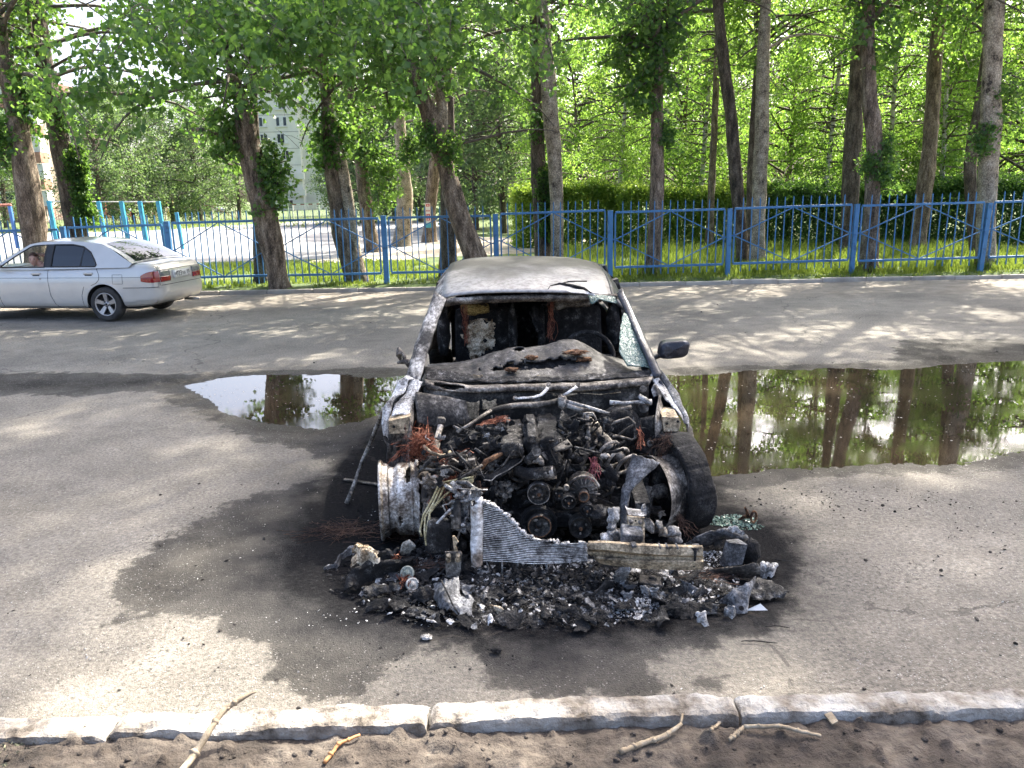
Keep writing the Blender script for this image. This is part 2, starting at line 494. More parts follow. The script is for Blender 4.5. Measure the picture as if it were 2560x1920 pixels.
def make_puddle(name, poly, label, grow):
    xs = np.array([p.x for p in poly]); ys = np.array([p.y for p in poly])
    cx, cy = xs.mean(), ys.mean()
    a = np.linspace(0, 1, 9)[:-1]
    pts = []
    n = len(poly)
    for i in range(n):
        p, q = poly[i], poly[(i + 1) % n]
        for t in np.linspace(0, 1, 5)[:-1]:
            pts.append(p.lerp(q, t))
    vs = [V(cx, cy, -.0125)] + [V(cx + (p.x - cx) * grow, cy + (p.y - cy) * grow, -.0125) for p in pts]
    b = MB(); b.add(vs, [(0, 1 + i, 1 + (i + 1) % len(pts)) for i in range(len(pts))])
    o = b.build(name, M_WATER); o['kind'] = 'structure'
    if label: o['label'] = label
    return o
make_puddle('puddle', PUD_L, 'shallow muddy puddle left of the burnt car', 1.10)
make_puddle('puddle', PUD_R, 'wide muddy puddle right of the burnt car', 1.10)

# far ground behind the road: one sheet to the horizon
M_EARTH = mat('packed_earth', [(.3, (.16, .135, .10)), (.6, (.25, .215, .165))], .8, .95, bump=.4, bscale=12, bdist=.03)
def sheet(name, poly, z, m, sub=1):
    b = MB(); b.add([V(x, y, z) for x, y in poly], [tuple(range(len(poly)))])
    o = b.build(name, m); o['kind'] = 'structure'; return o
M_LAWN = mat('lawn_ground', [(.3, (.045, .075, .018)), (.55, (.085, .13, .03)), (.75, (.14, .15, .06))], .9, .95, bump=.5, bscale=25, bdist=.05)
def make_ground():
    xs = axis(-16, 16, .4, -700, 700, 1.15, 60); ys = axis(17.45, 40, .4, 17.45, 900, 1.15, 60)
    X, Y = np.meshgrid(xs, ys, indexing='ij')
    z = .085 + fbm(X * .5, Y * .5, 4, 5) * .10 * np.clip((Y - 17.5) / 1.0, 0, 1)
    z[:, 0] = -.05
    co = np.stack([X, Y, z], -1).reshape(-1, 3)
    me = fast_mesh('ground', co, grid_quads(len(xs), len(ys)), M_LAWN, True)
    o = link('ground', me); o['kind'] = 'structure'
make_ground()
sheet('ground', [(-700, -400), (700, -400), (700, 2.3), (-700, 2.3)], -.06, M_EARTH)
M_FIELD = mat('sports_field_gravel', [(.35, (.17, .17, .175)), (.5, (.25, .247, .24)), (.68, (.34, .33, .31))], .35, .95, bump=.3, bscale=8, bdist=.03, stretch=(.35, 1, 1))
def field(name, poly, zoff, m, step=.8):
    xs0, xs1 = min(p[0] for p in poly), max(p[0] for p in poly); ys0, ys1 = min(p[1] for p in poly), max(p[1] for p in poly)
    xs = np.arange(xs0, xs1 + step, step); ys = np.arange(ys0, ys1 + step, step)
    X, Y = np.meshgrid(xs, ys, indexing='ij')
    d = sdf_poly(X, Y, poly) + fbm(X * .8, Y * .8, 3, 2) * 1.4
    z = np.where(d > 0, .135 + np.minimum(d, .4) * .04, .00)
    q = grid_quads(len(xs), len(ys))
    keep = (d.ravel()[q] > -1.2).any(1)
    me = fast_mesh(name, np.stack([X, Y, z + zoff], -1).reshape(-1, 3), q[keep], m, True)
    o = link(name, me); o['kind'] = 'structure'
field('sports_field', [(-60, 33), (-24, 26.8), (-5.6, 25.6), (-3.6, 27), (-2.6, 34), (-1.8, 50), (-6, 66), (-18, 72), (-25, 55), (-60, 56)], 0, M_FIELD)
M_SAND = mat('sandy_path', [(.35, (.34, .29, .22)), (.6, (.48, .42, .33))], 1.2, .95, bump=.3, bscale=10, bdist=.02)
field('sandy_path', [(-6.5, 24.6), (-3.5, 25.2), (0, 27.6), (3.2, 28.2), (5.6, 29.2), (5.6, 31), (3, 34.5), (0, 36), (-2.4, 40), (-3.5, 30), (-5.5, 26.2)], .012, M_SAND, .4)

# low kerb edge under the fence
M_KERBFAR = mat('dusty_kerb', [(.3, (.27, .245, .21)), (.7, (.42, .39, .34))], 2.5, .95, bump=.5, bscale=30)
kb = MB()
kx = -60.0
while kx < 60:
    L = 1.0 + random.uniform(-.05, .05)
    kb.box((kx + L / 2, 17.42 + random.uniform(-.01, .01), .02 + random.uniform(-.012, .012)), (L - .006, .13, .16), (0, random.uniform(-.004, .004), random.uniform(-.006, .006)), .02)
    kx += L
kb.build('low_kerb', M_KERBFAR)['kind'] = 'structure'

# ------------------------------------------------------------------ soil strip in front
M_SOIL = mat('dark_soil', [(.25, (.026, .020, .015)), (.5, (.078, .062, .049)), (.68, (.14, .116, .092)), (.85, (.24, .205, .165))], 5, .96, bump=.9, bscale=55, bdist=.02, detail=9)
def make_soil():
    xs = axis(-2.6, 2.6, .012, -60, 60, 1.12); ys = axis(2.18, 2.64, .010, -8, 2.64, 1.15, 1.0)
    X, Y = np.meshgrid(xs, ys, indexing='ij')
    z = .080 + fbm(X * 1.3, Y * 1.3, 3, 4) * .05 + np.abs(fbm(X * 7, Y * 7, 4, 9)) * .07 + fbm(X * 30, Y * 30, 3, 12) * .022
    clod = np.clip(fbm(X * 16, Y * 16, 2, 33) - .19, 0, 1) * .14
    z = z + clod - .02 * np.clip((Y - 2.52) / .08, 0, 1)
    me = fast_mesh('soil_strip', np.stack([X, Y, z], -1).reshape(-1, 3), grid_quads(len(xs), len(ys)), M_SOIL, True)
    o = link('soil_strip', me); o['kind'] = 'structure'
    return lambda x, y: float(z[min(np.searchsorted(xs, x), len(xs) - 1), min(np.searchsorted(ys, y), len(ys) - 1)])
soil_z = make_soil()

# kerb stones in the foreground
M_KERB = mat('weathered_limewashed_concrete', [(.20, (.09, .073, .055)), (.36, (.23, .20, .165)), (.55, (.37, .345, .305)), (.8, (.52, .50, .465))], 7, .93, bump=1.0, bscale=34, bdist=.02, detail=10, con=1.8)
KTOP = .118
def kerb_stone(x0, x1, label, dz=0.0, ry=0.0, seed=0, dy=0.0):
    nx = int((x1 - x0) / .012); ring = []
    prof = [(-.060, -.06), (-.062, .0), (-.063, .04), (-.062, .072), (-.061, .100), (-.056, .114), (-.040, .119), (-.01, .120), (.02, .120), (.046, .119), (.055, .113), (.058, .098), (.058, .05), (.058, -.06)]
    vs, fs = [], []
    k = len(prof)
    for i in range(nx + 1):
        t = i / nx; x = x0 + (x1 - x0) * t
        e = min(t, 1 - t) * (x1 - x0)
        endk = 1.0 if e > .02 else .88 + .12 * (e / .02)
        for (py, pz) in prof:
            q = V(x * 6 + seed, py * 14, pz * 14)
            nn = noise.noise(q) * .008 + noise.noise(q * 2.7) * .008 + noise.noise(q * 7) * .006 - .022 * max(0, noise.noise(q * 1.6 + V(7, 7, 7)) - .25)
            w = .028 * max(0, noise.noise(V(x * 2.3 + seed * 7, py * 3, 1.7)) )
            yy = py * (1 + nn * 3) + (w * (1 if py > 0 else -.4)) + .008 * noise.noise(V(x * 3, seed, 0))
            zz = pz * endk + (nn - w * .7 if pz > .06 else 0)
            vs.append(V(x + (nn * .5 if 0 < i < nx else 0) + (.012 * noise.noise(V(py * 20, pz * 20, seed)) if i in (0, nx) else 0), 2.645 + dy + yy, zz + dz + ry * (t - .5)))
    for i in range(nx):
        for j in range(k - 1):
            a = i * k + j
            fs.append((a, a + k, a + k + 1, a + 1))
    fs.append(tuple(range(k))); fs.append(tuple(range(nx * k + k - 1, nx * k - 1, -1)))
    b = MB(); b.add(vs, fs, False)
    base(b.build('kerb_stone', M_KERB), label, 'kerb stone', 'rough kerb stones in the foreground')
KX = [-2.9, G(284, 1800, .12).x, G(1071, 1790, .12).x, G(1846, 1770, .12).x, 3.1]
KL = ['half buried kerb stone at the far left end of the front kerb', 'grey rough kerb stone under the bent stick',
      'whitewashed kerb stone in front of the burnt engine, between two open joints', 'pale uneven kerb stone at the right end of the front kerb']
for i in range(4):
    kerb_stone(KX[i] + .006, KX[i + 1] - .008, KL[i], [-.020, -.004, .006, .002][i], [.012, .016, .018, -.012][i], i + 1, [-.018, -.008, .004, .0][i])

# ================================================================== TREES
def leaf_material(name, c_dark, c_light, t_dark, t_light, trans=.5, rough=.45):
    m, nt, p, out = _nodes(name)
    g = nt.nodes.new('ShaderNodeNewGeometry').outputs['Random Per Island']
    oi = nt.nodes.new('ShaderNodeObjectInfo').outputs['Random']
    f = _math(nt, 'ADD', _math(nt, 'MULTIPLY', g, .75), _math(nt, 'MULTIPLY', oi, .25))
    col = _ramp(nt, f, [(.05, c_dark), (.6, c_light), (.97, tuple(x * 1.3 for x in c_light))])
    nt.links.new(col, p.inputs['Base Color'])
    p.inputs['Roughness'].default_value = rough
    p.inputs['Specular IOR Level'].default_value = .45
    tr = nt.nodes.new('ShaderNodeBsdfTranslucent')
    nt.links.new(_ramp(nt, f, [(.05, t_dark), (.9, t_light)]), tr.inputs[0])
    mx = nt.nodes.new('ShaderNodeMixShader'); mx.inputs[0].default_value = trans
    nt.links.new(p.outputs[0], mx.inputs[1]); nt.links.new(tr.outputs[0], mx.inputs[2])
    nt.links.new(mx.outputs[0], out.inputs[0])
    return m
M_LEAF = leaf_material('poplar_leaf', (.030, .074, .027), (.064, .132, .046), (.12, .27, .035), (.30, .50, .08), .50)
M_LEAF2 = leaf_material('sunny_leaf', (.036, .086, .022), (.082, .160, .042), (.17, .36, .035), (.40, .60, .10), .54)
M_LEAF3 = leaf_material('distant_leaf', (.035, .068, .034), (.080, .125, .066), (.11, .21, .05), (.26, .38, .12), .46)
M_LEAFD = leaf_material('ivy_leaf', (.024, .062, .022), (.055, .115, .036), (.11, .26, .03), (.28, .46, .07), .48)

def leaves_np(rng, C, per, spread, size, droop=.35, flat=1.0):
    n = len(C) * per
    base_ = np.repeat(C, per, 0)
    off = rng.normal(0, 1, (n, 3)) * spread; off[:, 2] *= flat
    P = base_ + off
    d = rng.normal(0, 1, (n, 3)); d[:, 2] -= droop * 1.6
    d /= np.linalg.norm(d, axis=1, keepdims=True)
    r = rng.normal(0, 1, (n, 3)); s = np.cross(d, r); s /= np.linalg.norm(s, axis=1, keepdims=True) + 1e-9
    nn = np.cross(d, s)
    L = (size * rng.uniform(.65, 1.25, n))[:, None]
    a = P; b = P + d * L * .42 + s * L * .40 + nn * L * .08; c = P + d * L; e = P + d * L * .42 - s * L * .40 + nn * L * .08
    co = np.stack([a, b, c, e], 1).reshape(-1, 3)
    q = np.arange(n * 4).reshape(-1, 4)
    return co, q

def crown_mesh(name, seed, H, R, nb, ncl, per, size, spread, m_leaf, m_wood, z_lo=0.0, up=(.15, .8), shape='poplar', droop=.35, tip_droop=.25, bare=.3, clump=.55):
    rng = np.random.default_rng(seed); rnd = random.Random(seed)
    C = []; wood = MB()
    for i in range(nb):
        t = ((i + rnd.random()) / nb) ** (1.3 if shape == 'poplar' else .85 if shape == 'tall' else 1.0)
        z = z_lo + t * (H - z_lo)
        if shape in ('poplar', 'tall'): L = R * (1.0 - (.3 if shape == 'tall' else .5) * t) * rnd.uniform(.6, 1.1)
        elif shape == 'round': L = R * (.45 + .75 * math.sin(math.pi * min(1, .18 + .82 * t))) * rnd.uniform(.6, 1.1)
        else: L = R * rnd.uniform(.5, 1.0)
        az = i * 2.39996 + rnd.uniform(-.5, .5)
        el = rnd.uniform(*up)
        d = V(math.cos(az) * math.cos(el), math.sin(az) * math.cos(el), math.sin(el))
        p = V(0, 0, z); pts = [p.copy()]
        st = 7
        for k in range(st):
            d = (d + V(rnd.uniform(-.16, .16), rnd.uniform(-.16, .16), rnd.uniform(-.12, .12) - tip_droop * (k / st))).normalized()
            p = p + d * (L / st); pts.append(p.copy())
        r0 = .012 + .012 * L
        wood.tube(pts, [r0 * (1 - .85 * k / st) + .003 for k in range(st + 1)], 4, False)
        for k in range(int(ncl * (1.55 if clump else 1))):
            s = bare + (1.02 - bare) * rnd.random() ** .8
            f = s * st; j = min(int(f), st - 1)
            q = pts[j].lerp(pts[j + 1], f - j)
            side = V(rnd.gauss(0, 1), rnd.gauss(0, 1), rnd.gauss(0, .7)).normalized() * (.14 * L * rnd.uniform(.2, 1.6))
            e = q + side
            if rnd.random() < .45: wood.tube([q, (q + e) / 2 + V(0, 0, .04), e], [.007, .005, .003], 3, False)
            if clump and noise.noise(V(e.x, e.y, e.z * .8) * clump + V(seed, 0, 0)) + .25 * noise.noise(e * clump * 3) < (.045 if shape == 'tall' else -.02): continue
            C.append(e)
    co, qd = leaves_np(rng, np.array(C), per, spread, size, droop)
    return fast_mesh(name + '_leaves', co, qd, m_leaf), wood.mesh(name + '_limbs', m_wood)

M_BARK = mat('poplar_bark', [(.2, (.050, .037, .026)), (.5, (.165, .125, .090)), (.78, (.30, .245, .185))], 9, .95, bump=1.0, bscale=15, bdist=.07, stretch=(1, 1, .30), detail=8, con=1.9)
M_BARKD = mat('dark_bark', [(.2, (.030, .024, .019)), (.5, (.095, .074, .057)), (.78, (.18, .148, .118))], 9, .95, bump=1.0, bscale=15, bdist=.07, stretch=(1, 1, .30), detail=8, con=1.9)
M_BARKP = mat('pale_smooth_bark', [(.22, (.055, .044, .034)), (.34, (.20, .165, .12)), (.6, (.33, .28, .21)), (.8, (.42, .365, .285))], 5, .9, bump=.6, bscale=14, bdist=.05, stretch=(1, 1, .8), detail=9, con=1.9)
M_BIRCH = mat('birch_bark', [(.36, (.03, .028, .025)), (.42, (.42, .41, .38)), (.7, (.60, .58, .54))], 4, .85, bump=.3, bscale=12, stretch=(.45, .45, 2.2), detail=6)
M_TWIG = mat('twig', [(.3, (.055, .045, .035)), (.7, (.13, .11, .085))], 8, .9, bump=0)
M_WOODRAW = mat('split_pale_wood', [(.3, (.32, .21, .13)), (.7, (.48, .34, .22))], 6, .9, bump=.6, bscale=14, stretch=(2, 2, .2))

CR = {}
CR['canopy'] = crown_mesh('canopy', 1, 15.0, 3.7, 66, 11, 12, .115, .16, M_LEAF, M_TWIG, up=(-.05, .6), tip_droop=.32)
CR['canopy_b'] = crown_mesh('canopy_b', 2, 14.0, 3.2, 56, 11, 12, .115, .16, M_LEAF, M_TWIG, up=(.05, .75))
CR['canopy_c'] = crown_mesh('canopy_c', 12, 8.0, 3.0, 40, 12, 14, .115, .16, M_LEAF, M_TWIG, up=(.0, .7))
CR['tall'] = crown_mesh('tall', 13, 19.5, 4.1, 140, 13, 17, .13, .15, M_LEAF, M_TWIG, up=(.0, .7), shape='tall', clump=.38)
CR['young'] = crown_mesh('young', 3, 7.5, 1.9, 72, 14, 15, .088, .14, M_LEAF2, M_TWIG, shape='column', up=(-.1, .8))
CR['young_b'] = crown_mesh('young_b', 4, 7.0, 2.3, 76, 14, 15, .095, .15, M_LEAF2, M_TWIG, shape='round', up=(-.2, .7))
CR['far'] = crown_mesh('far', 5, 9.0, 3.4, 84, 13, 14, .17, .24, M_LEAF3, M_TWIG, shape='round', up=(-.3, .8))
CR['shoots'] = crown_mesh('shoots', 6, .85, .5, 11, 7, 8, .105, .09, M_LEAF, M_TWIG, shape='column', up=(-.3, .7), bare=.2, clump=0)
CR['shoots_b'] = crown_mesh('shoots_b', 7, 1.6, .95, 15, 8, 8, .11, .11, M_LEAFD, M_TWIG, shape='column', up=(-.5, .5), bare=.2, clump=0)
CR['ivy'] = crown_mesh('ivy', 8, 2.2, .36, 44, 11, 14, .085, .07, M_LEAFD, M_TWIG, shape='column', up=(-.3, .5), bare=.35, clump=0)

def trunk_mb(path, radii, n=12, seed=0, lump=.10, flare=True):
    """resampled, knotty, tapering trunk"""
    P, R = [], []
    for i in range(len(path) - 1):
        L = (path[i + 1] - path[i]).length; k = max(2, int(L / .28))
        for j in range(k):
            t = j / k
            P.append(path[i].lerp(path[i + 1], t)); R.append(radii[i] * (1 - t) + radii[i + 1] * t)
    P.append(path[-1]); R.append(radii[-1])
    # smooth
    for _ in range(3):
        P = [P[0]] + [(P[i - 1] + P[i] * 2 + P[i + 1]) / 4 for i in range(1, len(P) - 1)] + [P[-1]]
    vs, fs = [], []
    for i, p in enumerate(P):
        t = (P[min(i + 1, len(P) - 1)] - P[max(0, i - 1)]).normalized()
        x = t.cross(V(0, 1, 0)).normalized(); y = t.cross(x)
        for k in range(n):
            a = 2 * math.pi * k / n
            h = (p - P[0]).length
            fl = (.55 * math.exp(-h / .22) * (.6 + .5 * math.cos(3 * a + seed))) if flare else 0
            kk = 1 + lump * noise.noise(V(math.cos(a) * 1.6, math.sin(a) * 1.6, h * 1.4) + V(seed, 0, 0)) * 2 + fl
            kk += .05 * noise.noise(V(math.cos(a) * 4, math.sin(a) * 4, h * 4) + V(seed, 3, 0)) * 2
            vs.append(p + (x * math.cos(a) + y * math.sin(a)) * R[i] * kk)
    for i in range(len(P) - 1):
        for k in range(n):
            a, b = i * n + k, i * n + (k + 1) % n
            fs.append((a, b, b + n, a + n))
    fs.append(tuple(range((len(P) - 1) * n, len(P) * n)))
    b = MB(); b.add(vs, fs, True)
    return b

def crown_child(root, key, loc, sc, rz, lname='crown', m=None):
    lm, wm = CR[key]
    o = link(lname, lm, root); o['kind'] = 'stuff' if lname == 'leafy_shoots' else ''
    if lname != 'leafy_shoots': del o['kind']
    o.location = loc; o.scale = sc if isinstance(sc, tuple) else (sc,) * 3; o.rotation_euler = (0, 0, rz)
    w = link('limbs', wm, o)
    return o

TREE_GROUP = 'tall trees along the fence'
def px_tree(name, Y, pts, label, m=M_BARK, top=(0, 6.0), crown='canopy', z0=4.0, sc=1.0, extra=(), shoots=(), seed=0, group=TREE_GROUP, gz=.085, rtop=.07, zs=1.0, crowns=None):
    """pts: (u, v, width in px of the photograph) from the base upward; Y: the tree's distance"""
    path = [A(u, v, Y) for u, v, w in pts]; radii = [w * .5 * Y * 1.03 / 2000.0 for u, v, w in pts]
    if path[0].z > gz - .05:
        d = (path[0] - path[1]); 
        if path[0].z > gz: path.insert(0, V(path[0].x + d.x * (path[0].z - gz) / max(.01, -d.z), Y, gz - .08)); radii.insert(0, radii[0] * 1.05)
    path[0].z = min(path[0].z, gz - .06)
    d = path[-1] - path[-2]; tz = path[-1].z
    lean = V(d.x, 0, 0) * (.5 / max(.2, d.z))
    while path[-1].z < z0 + 12.5 * zs:
        lean = lean * .7
        path.append(path[-1] + V(lean.x * 1.6 + random.uniform(-.08, .08), random.uniform(-.1, .1), 1.6))
        radii.append(max(rtop, radii[-1] * .86))
    o0 = V(path[0].x, Y, gz)
    root = thing(name, o0, label, 'tree', group)
    trunk_mb(path, radii, 12, seed).build('trunk', m, root, o0)
    for (Y2, pts2, m2) in extra:
        pp = [A(u, v, Y2) for u, v, w in pts2]; rr = [w * .5 * Y2 * 1.03 / 2000 for u, v, w in pts2]
        trunk_mb(pp, rr, 9, seed + 5, flare=False).build('limb', m2 or m, root, o0)
    def at_h(z):
        for i in range(len(path) - 1):
            if path[i].z <= z <= path[i + 1].z:
                t = (z - path[i].z) / max(1e-6, path[i + 1].z - path[i].z); return path[i].lerp(path[i + 1], t)
        return path[-1]
    if crown:
        c = at_h(z0)
        crown_child(root, crown, (c.x - o0.x, c.y - o0.y, z0 - gz), (sc, sc, sc * zs), random.uniform(0, 6.28))
    for (key, z, s_, dx, dy) in shoots:
        c = at_h(z)
        crown_child(root, key, (c.x - o0.x + dx, c.y - o0.y + dy, z - gz), s_, random.uniform(0, 6.28), 'leafy_shoots')
    return root
def z1(*a): return [(x / 2.212, y / 2.212, w / 2.212) for x, y, w in a]
def z2(*a): return [(800 + x / 2.212, y / 2.212, w / 2.212) for x, y, w in a]
def z3(*a): return [(1560 + x / 2.212, y / 2.212, w / 2.212) for x, y, w in a]

px_tree('poplar_tree', 17.85, z1((205, 1520, 125), (195, 1340, 112), (170, 1100, 125), (130, 900, 112), (95, 640, 85), (60, 450, 80), (0, 200, 75)),
        'leaning brown poplar at the left edge in front of the fence', seed=1, z0=4.6, shoots=[('shoots', 2.75, 1.1, -.3, -.1), ('shoots', 3.6, 1.2, .3, 0), ('shoots_b', 4.6, 1.1, .2, 0)])
px_tree('poplar_tree', 19.3, z1((440, 1420, 118), (430, 1300, 112), (400, 1150, 112), (355, 900, 102), (290, 600, 88), (240, 330, 88), (190, 0, 90)),
        'ivy wrapped dark poplar behind the fence, over the silver car roof', m=M_BARKD, seed=2, z0=4.4, shoots=[('ivy', 1.5, .8, .26, -.05), ('shoots', 3.5, .9, .1, 0), ('shoots_b', 4.8, 1.1, -.2, 0)])
px_tree('poplar_tree', 17.95, z1((1545, 1582, 100), (1515, 1400, 118), (1470, 1180, 125), (1430, 1050, 120), (1392, 900, 112), (1358, 700, 116), (1345, 570, 80), (1320, 480, 55), (1255, 350, 42), (1235, 200, 40)),
        'thick gnarled poplar with a rotten hollow at its foot, in front of the fence', seed=3, z0=4.3, sc=.95, crown='canopy',
        extra=[(18.0, z1((1370, 820, 50), (1300, 800, 40), (1220, 765, 32), (1120, 700, 28), (1060, 720, 14)), None)],
        shoots=[('shoots', 2.3, 1.0, .35, -.1), ('shoots', 1.75, 1.0, .35, -.15), ('shoots_b', 3.7, 1.1, -.5, 0), ('shoots_b', 4.2, 1.2, .3, .1), ('shoots', 2.7, 1.2, -.5, -.1)])
px_tree('poplar_tree', 19.0, z1((1445, 1560, 66), (1440, 1400, 72), (1432, 1230, 62), (1420, 1000, 50), (1405, 700, 45)),
        'dark slim trunk half hidden behind the gnarled poplar', m=M_BARKD, seed=4, z0=5.5, crown='canopy_b', sc=.8)
px_tree('poplar_tree', 18.9, z1((1985, 1585, 100), (1940, 1400, 118), (1895, 1300, 120), (1860, 1100, 95), (1835, 900, 80), (1805, 760, 60), (1800, 600, 40)),
        'forked poplar behind the fence with a thick leafy collar', seed=5, z0=4.6, sc=.95,
        extra=[(18.85, z1((1985, 1540, 60), (1950, 1300, 62), (1925, 1100, 62), (1890, 900, 58), (1850, 750, 54), (1815, 600, 50), (1780, 400, 38), (1715, 200, 36), (1672, 0, 34)), M_BARKP)],
        shoots=[('shoots', 2.5, 1.1, -.1, -.1), ('shoots', 2.95, 1.1, .3, 0), ('shoots_b', 3.9, .9, .1, 0)])
T_BOARD = px_tree('poplar_tree', 28.5, z1((2065, 1385, 90), (2040, 1270, 70), (2020, 1100, 70), (1998, 950, 66), (1975, 800, 58), (1950, 640, 40)),
        'brown poplar at the edge of the sports field with a fresh orange wound', seed=6, z0=4.8, crown='canopy_b', sc=1.05, shoots=[('shoots_b', 1.9, 1.2, .5, -.2), ('shoots_b', 2.2, .9, .9, -.2), ('shoots', 3.1, 1.0, .1, -.2), ('shoots_b', 3.6, 1.4, .2, 0)])
px_tree('poplar_tree', 31.5, z2((455, 1350, 95), (468, 1200, 76), (472, 1050, 80), (455, 850, 66), (440, 650, 56), (443, 450, 46), (445, 200, 46)),
        'pale upper trunked poplar with a burl, beside the sports field', m=M_BARKP, seed=7, z0=6.2, crown='canopy_b')
T_SIGN = px_tree('poplar_tree', 34.0, z2((605, 1325, 75), (608, 1200, 62), (615, 1100, 62), (635, 900, 56), (645, 700, 50)),
        'brown poplar carrying a tall painted number strip', seed=8, z0=5.0, crown='canopy')
px_tree('poplar_tree', 17.95, z2((880, 1470, 118), (845, 1400, 112), (790, 1250, 112), (740, 1100, 112), (700, 950, 90), (672, 820, 96), (640, 700, 112), (570, 550, 78), (530, 450, 70)),
        'strongly leaning split poplar in front of the fence behind the burnt roof', seed=9, z0=4.7, crown='canopy',
        extra=[(18.0, z2((665, 760, 70), (690, 620, 60), (662, 450, 52), (620, 300, 45), (590, 100, 40)), M_BARKP),
               (17.9, z2((760, 800, 14), (850, 775, 13), (930, 765, 12), (1010, 730, 11), (1080, 728, 9), (1170, 712, 8), (1260, 715, 6), (1320, 730, 4)), M_TWIG),
               (17.9, z2((930, 765, 8), (985, 690, 7), (1040, 640, 5), (1120, 690, 4)), M_TWIG)],
        shoots=[('shoots', 2.55, .8, .15, -.25), ('shoots', 2.85, .7, -.3, -.3), ('shoots', 2.6, .7, -.75, -.2), ('shoots_b', 4.1, 1.4, -.7, -.2), ('shoots_b', 4.5, 1.4, .4, 0)])
px_tree('poplar_tree', 19.4, z2((712, 1510, 95), (708, 1300, 78), (705, 1000, 72), (708, 700, 68), (702, 480, 66), (690, 300, 60)),
        'straight poplar behind the fence, its trunk crossed by the leaning one', m=M_BARKD, seed=10, z0=5.2, crown='canopy_b')
px_tree('poplar_tree', 20.0, z2((1238, 1425, 90), (1228, 1250, 84), (1208, 1000, 78), (1198, 600, 66), (1190, 200, 52), (1186, 0, 50)),
        'dark ivy spotted poplar, left one of the close pair behind the burnt roof', m=M_BARKD, seed=11, z0=5.8, crown='canopy_b', shoots=[('ivy', .9, .8, .12, -.1), ('shoots', 3.1, .9, .1, -.1)])
px_tree('poplar_tree', 19.2, z2((1310, 1430, 72), (1312, 1250, 70), (1310, 1100, 72), (1292, 800, 78), (1266, 500, 76), (1232, 100, 66), (1225, 0, 66)),
        'straight light brown poplar, right one of the close pair behind the burnt roof', m=M_BARKP, seed=12, z0=5.6, crown='canopy')
px_tree('poplar_tree', 18.75, z2((1835, 1550, 84), (1850, 1350, 74), (1862, 1150, 74), (1866, 800, 66), (1866, 500, 62), (1855, 50, 52)),
        'straight brown poplar right of the burnt car with leafy shoots high up', seed=13, z0=5.2, crown='canopy_b', shoots=[('shoots_b', 4.1, 1.2, -.2, -.1), ('shoots_b', 4.5, 1.2, .2, -.1), ('shoots', 2.9, .7, .2, -.1), ('shoots_b', 3.9, 1.0, -.55, .1)])
px_tree('poplar_tree', 27.5, z3((470, 1385, 48), (478, 1200, 36), (490, 900, 36), (505, 600, 34), (510, 350, 28)),
        'thin mossy poplar in front of the dark hedge', seed=14, z0=6.0, crown='young', group='trees behind the hedge', sc=1.1)
px_tree('poplar_tree', 21.0, z3((660, 1420, 66), (650, 1300, 62), (620, 1000, 66), (597, 700, 62), (556, 400, 57), (528, 100, 52), (515, 0, 50)),
        'left leaning tall poplar, left stem of the V shaped pair', m=M_BARKD, seed=15, z0=6.2, crown='canopy_b',)
px_tree('poplar_tree', 20.6, z3((733, 1440, 84), (742, 1250, 74), (750, 1000, 76), (765, 600, 68), (770, 300, 62), (780, 50, 54)),
        'upright tall poplar, right stem of the V shaped pair', m=M_BARKP, seed=16, z0=6.0, crown='tall',
        extra=[(20.6, z3((800, 270, 14), (870, 215, 13), (960, 185, 12), (1080, 185, 10), (1220, 215, 7)), M_BARKP), (20.6, z3((735, 250, 12), (690, 280, 9), (645, 320, 6)), M_BARKD)])
px_tree('poplar_tree', 23.0, z3((690, 1405, 48), (695, 1200, 42), (705, 900, 40), (712, 700, 34)),
        'slim mossy trunk close behind the V shaped pair', m=M_BARKD, seed=17, z0=5.0, crown='young_b', group='trees behind the hedge')
px_tree('poplar_tree', 23.0, z3((1225, 1415, 74), (1240, 1200, 78), (1256, 1000, 88), (1268, 750, 82), (1276, 600, 76), (1286, 380, 58), (1290, 250, 50)),
        'near black straight poplar behind the right part of the fence', m=M_BARKD, seed=18, z0=6.6, crown='canopy')
px_tree('poplar_tree', 18.75, z3((1352, 1535, 96), (1365, 1300, 82), (1375, 1050, 76), (1392, 800, 84), (1380, 650, 84), (1352, 500, 66), (1350, 200, 62), (1350, 60, 60)),
        'kinked flaky barked poplar beside the near black one', seed=19, z0=5.3, crown='tall', shoots=[('shoots', 1.9, .9, .15, -.15), ('shoots', 2.2, .6, -.2, -.1), ('shoots_b', 4.9, 1.2, 0, -.1), ('shoots', 2.6, .6, .2, -.1)])
px_tree('poplar_tree', 18.9, z3((1995, 1515, 92), (2002, 1250, 92), (2010, 1000, 92), (2028, 700, 104), (2030, 400, 92), (2045, 100, 94), (2050, 0, 90)),
        'thick pale poplar with dark scars near the right edge', m=M_BARKP, seed=20, z0=6.0, crown='canopy_c', shoots=[('shoots', 2.6, .8, -.25, -.15), ('shoots_b', 3.2, .8, .4, .1)])
px_tree('poplar_tree', 21.5, z3((1955, 1480, 54), (1930, 1250, 58), (1915, 1050, 62), (1910, 850, 60), (1960, 650, 55)),
        'dark trunk half hidden left of the thick pale poplar', m=M_BARKD, seed=21, z0=5.4, crown='young_b', group='trees behind the hedge')
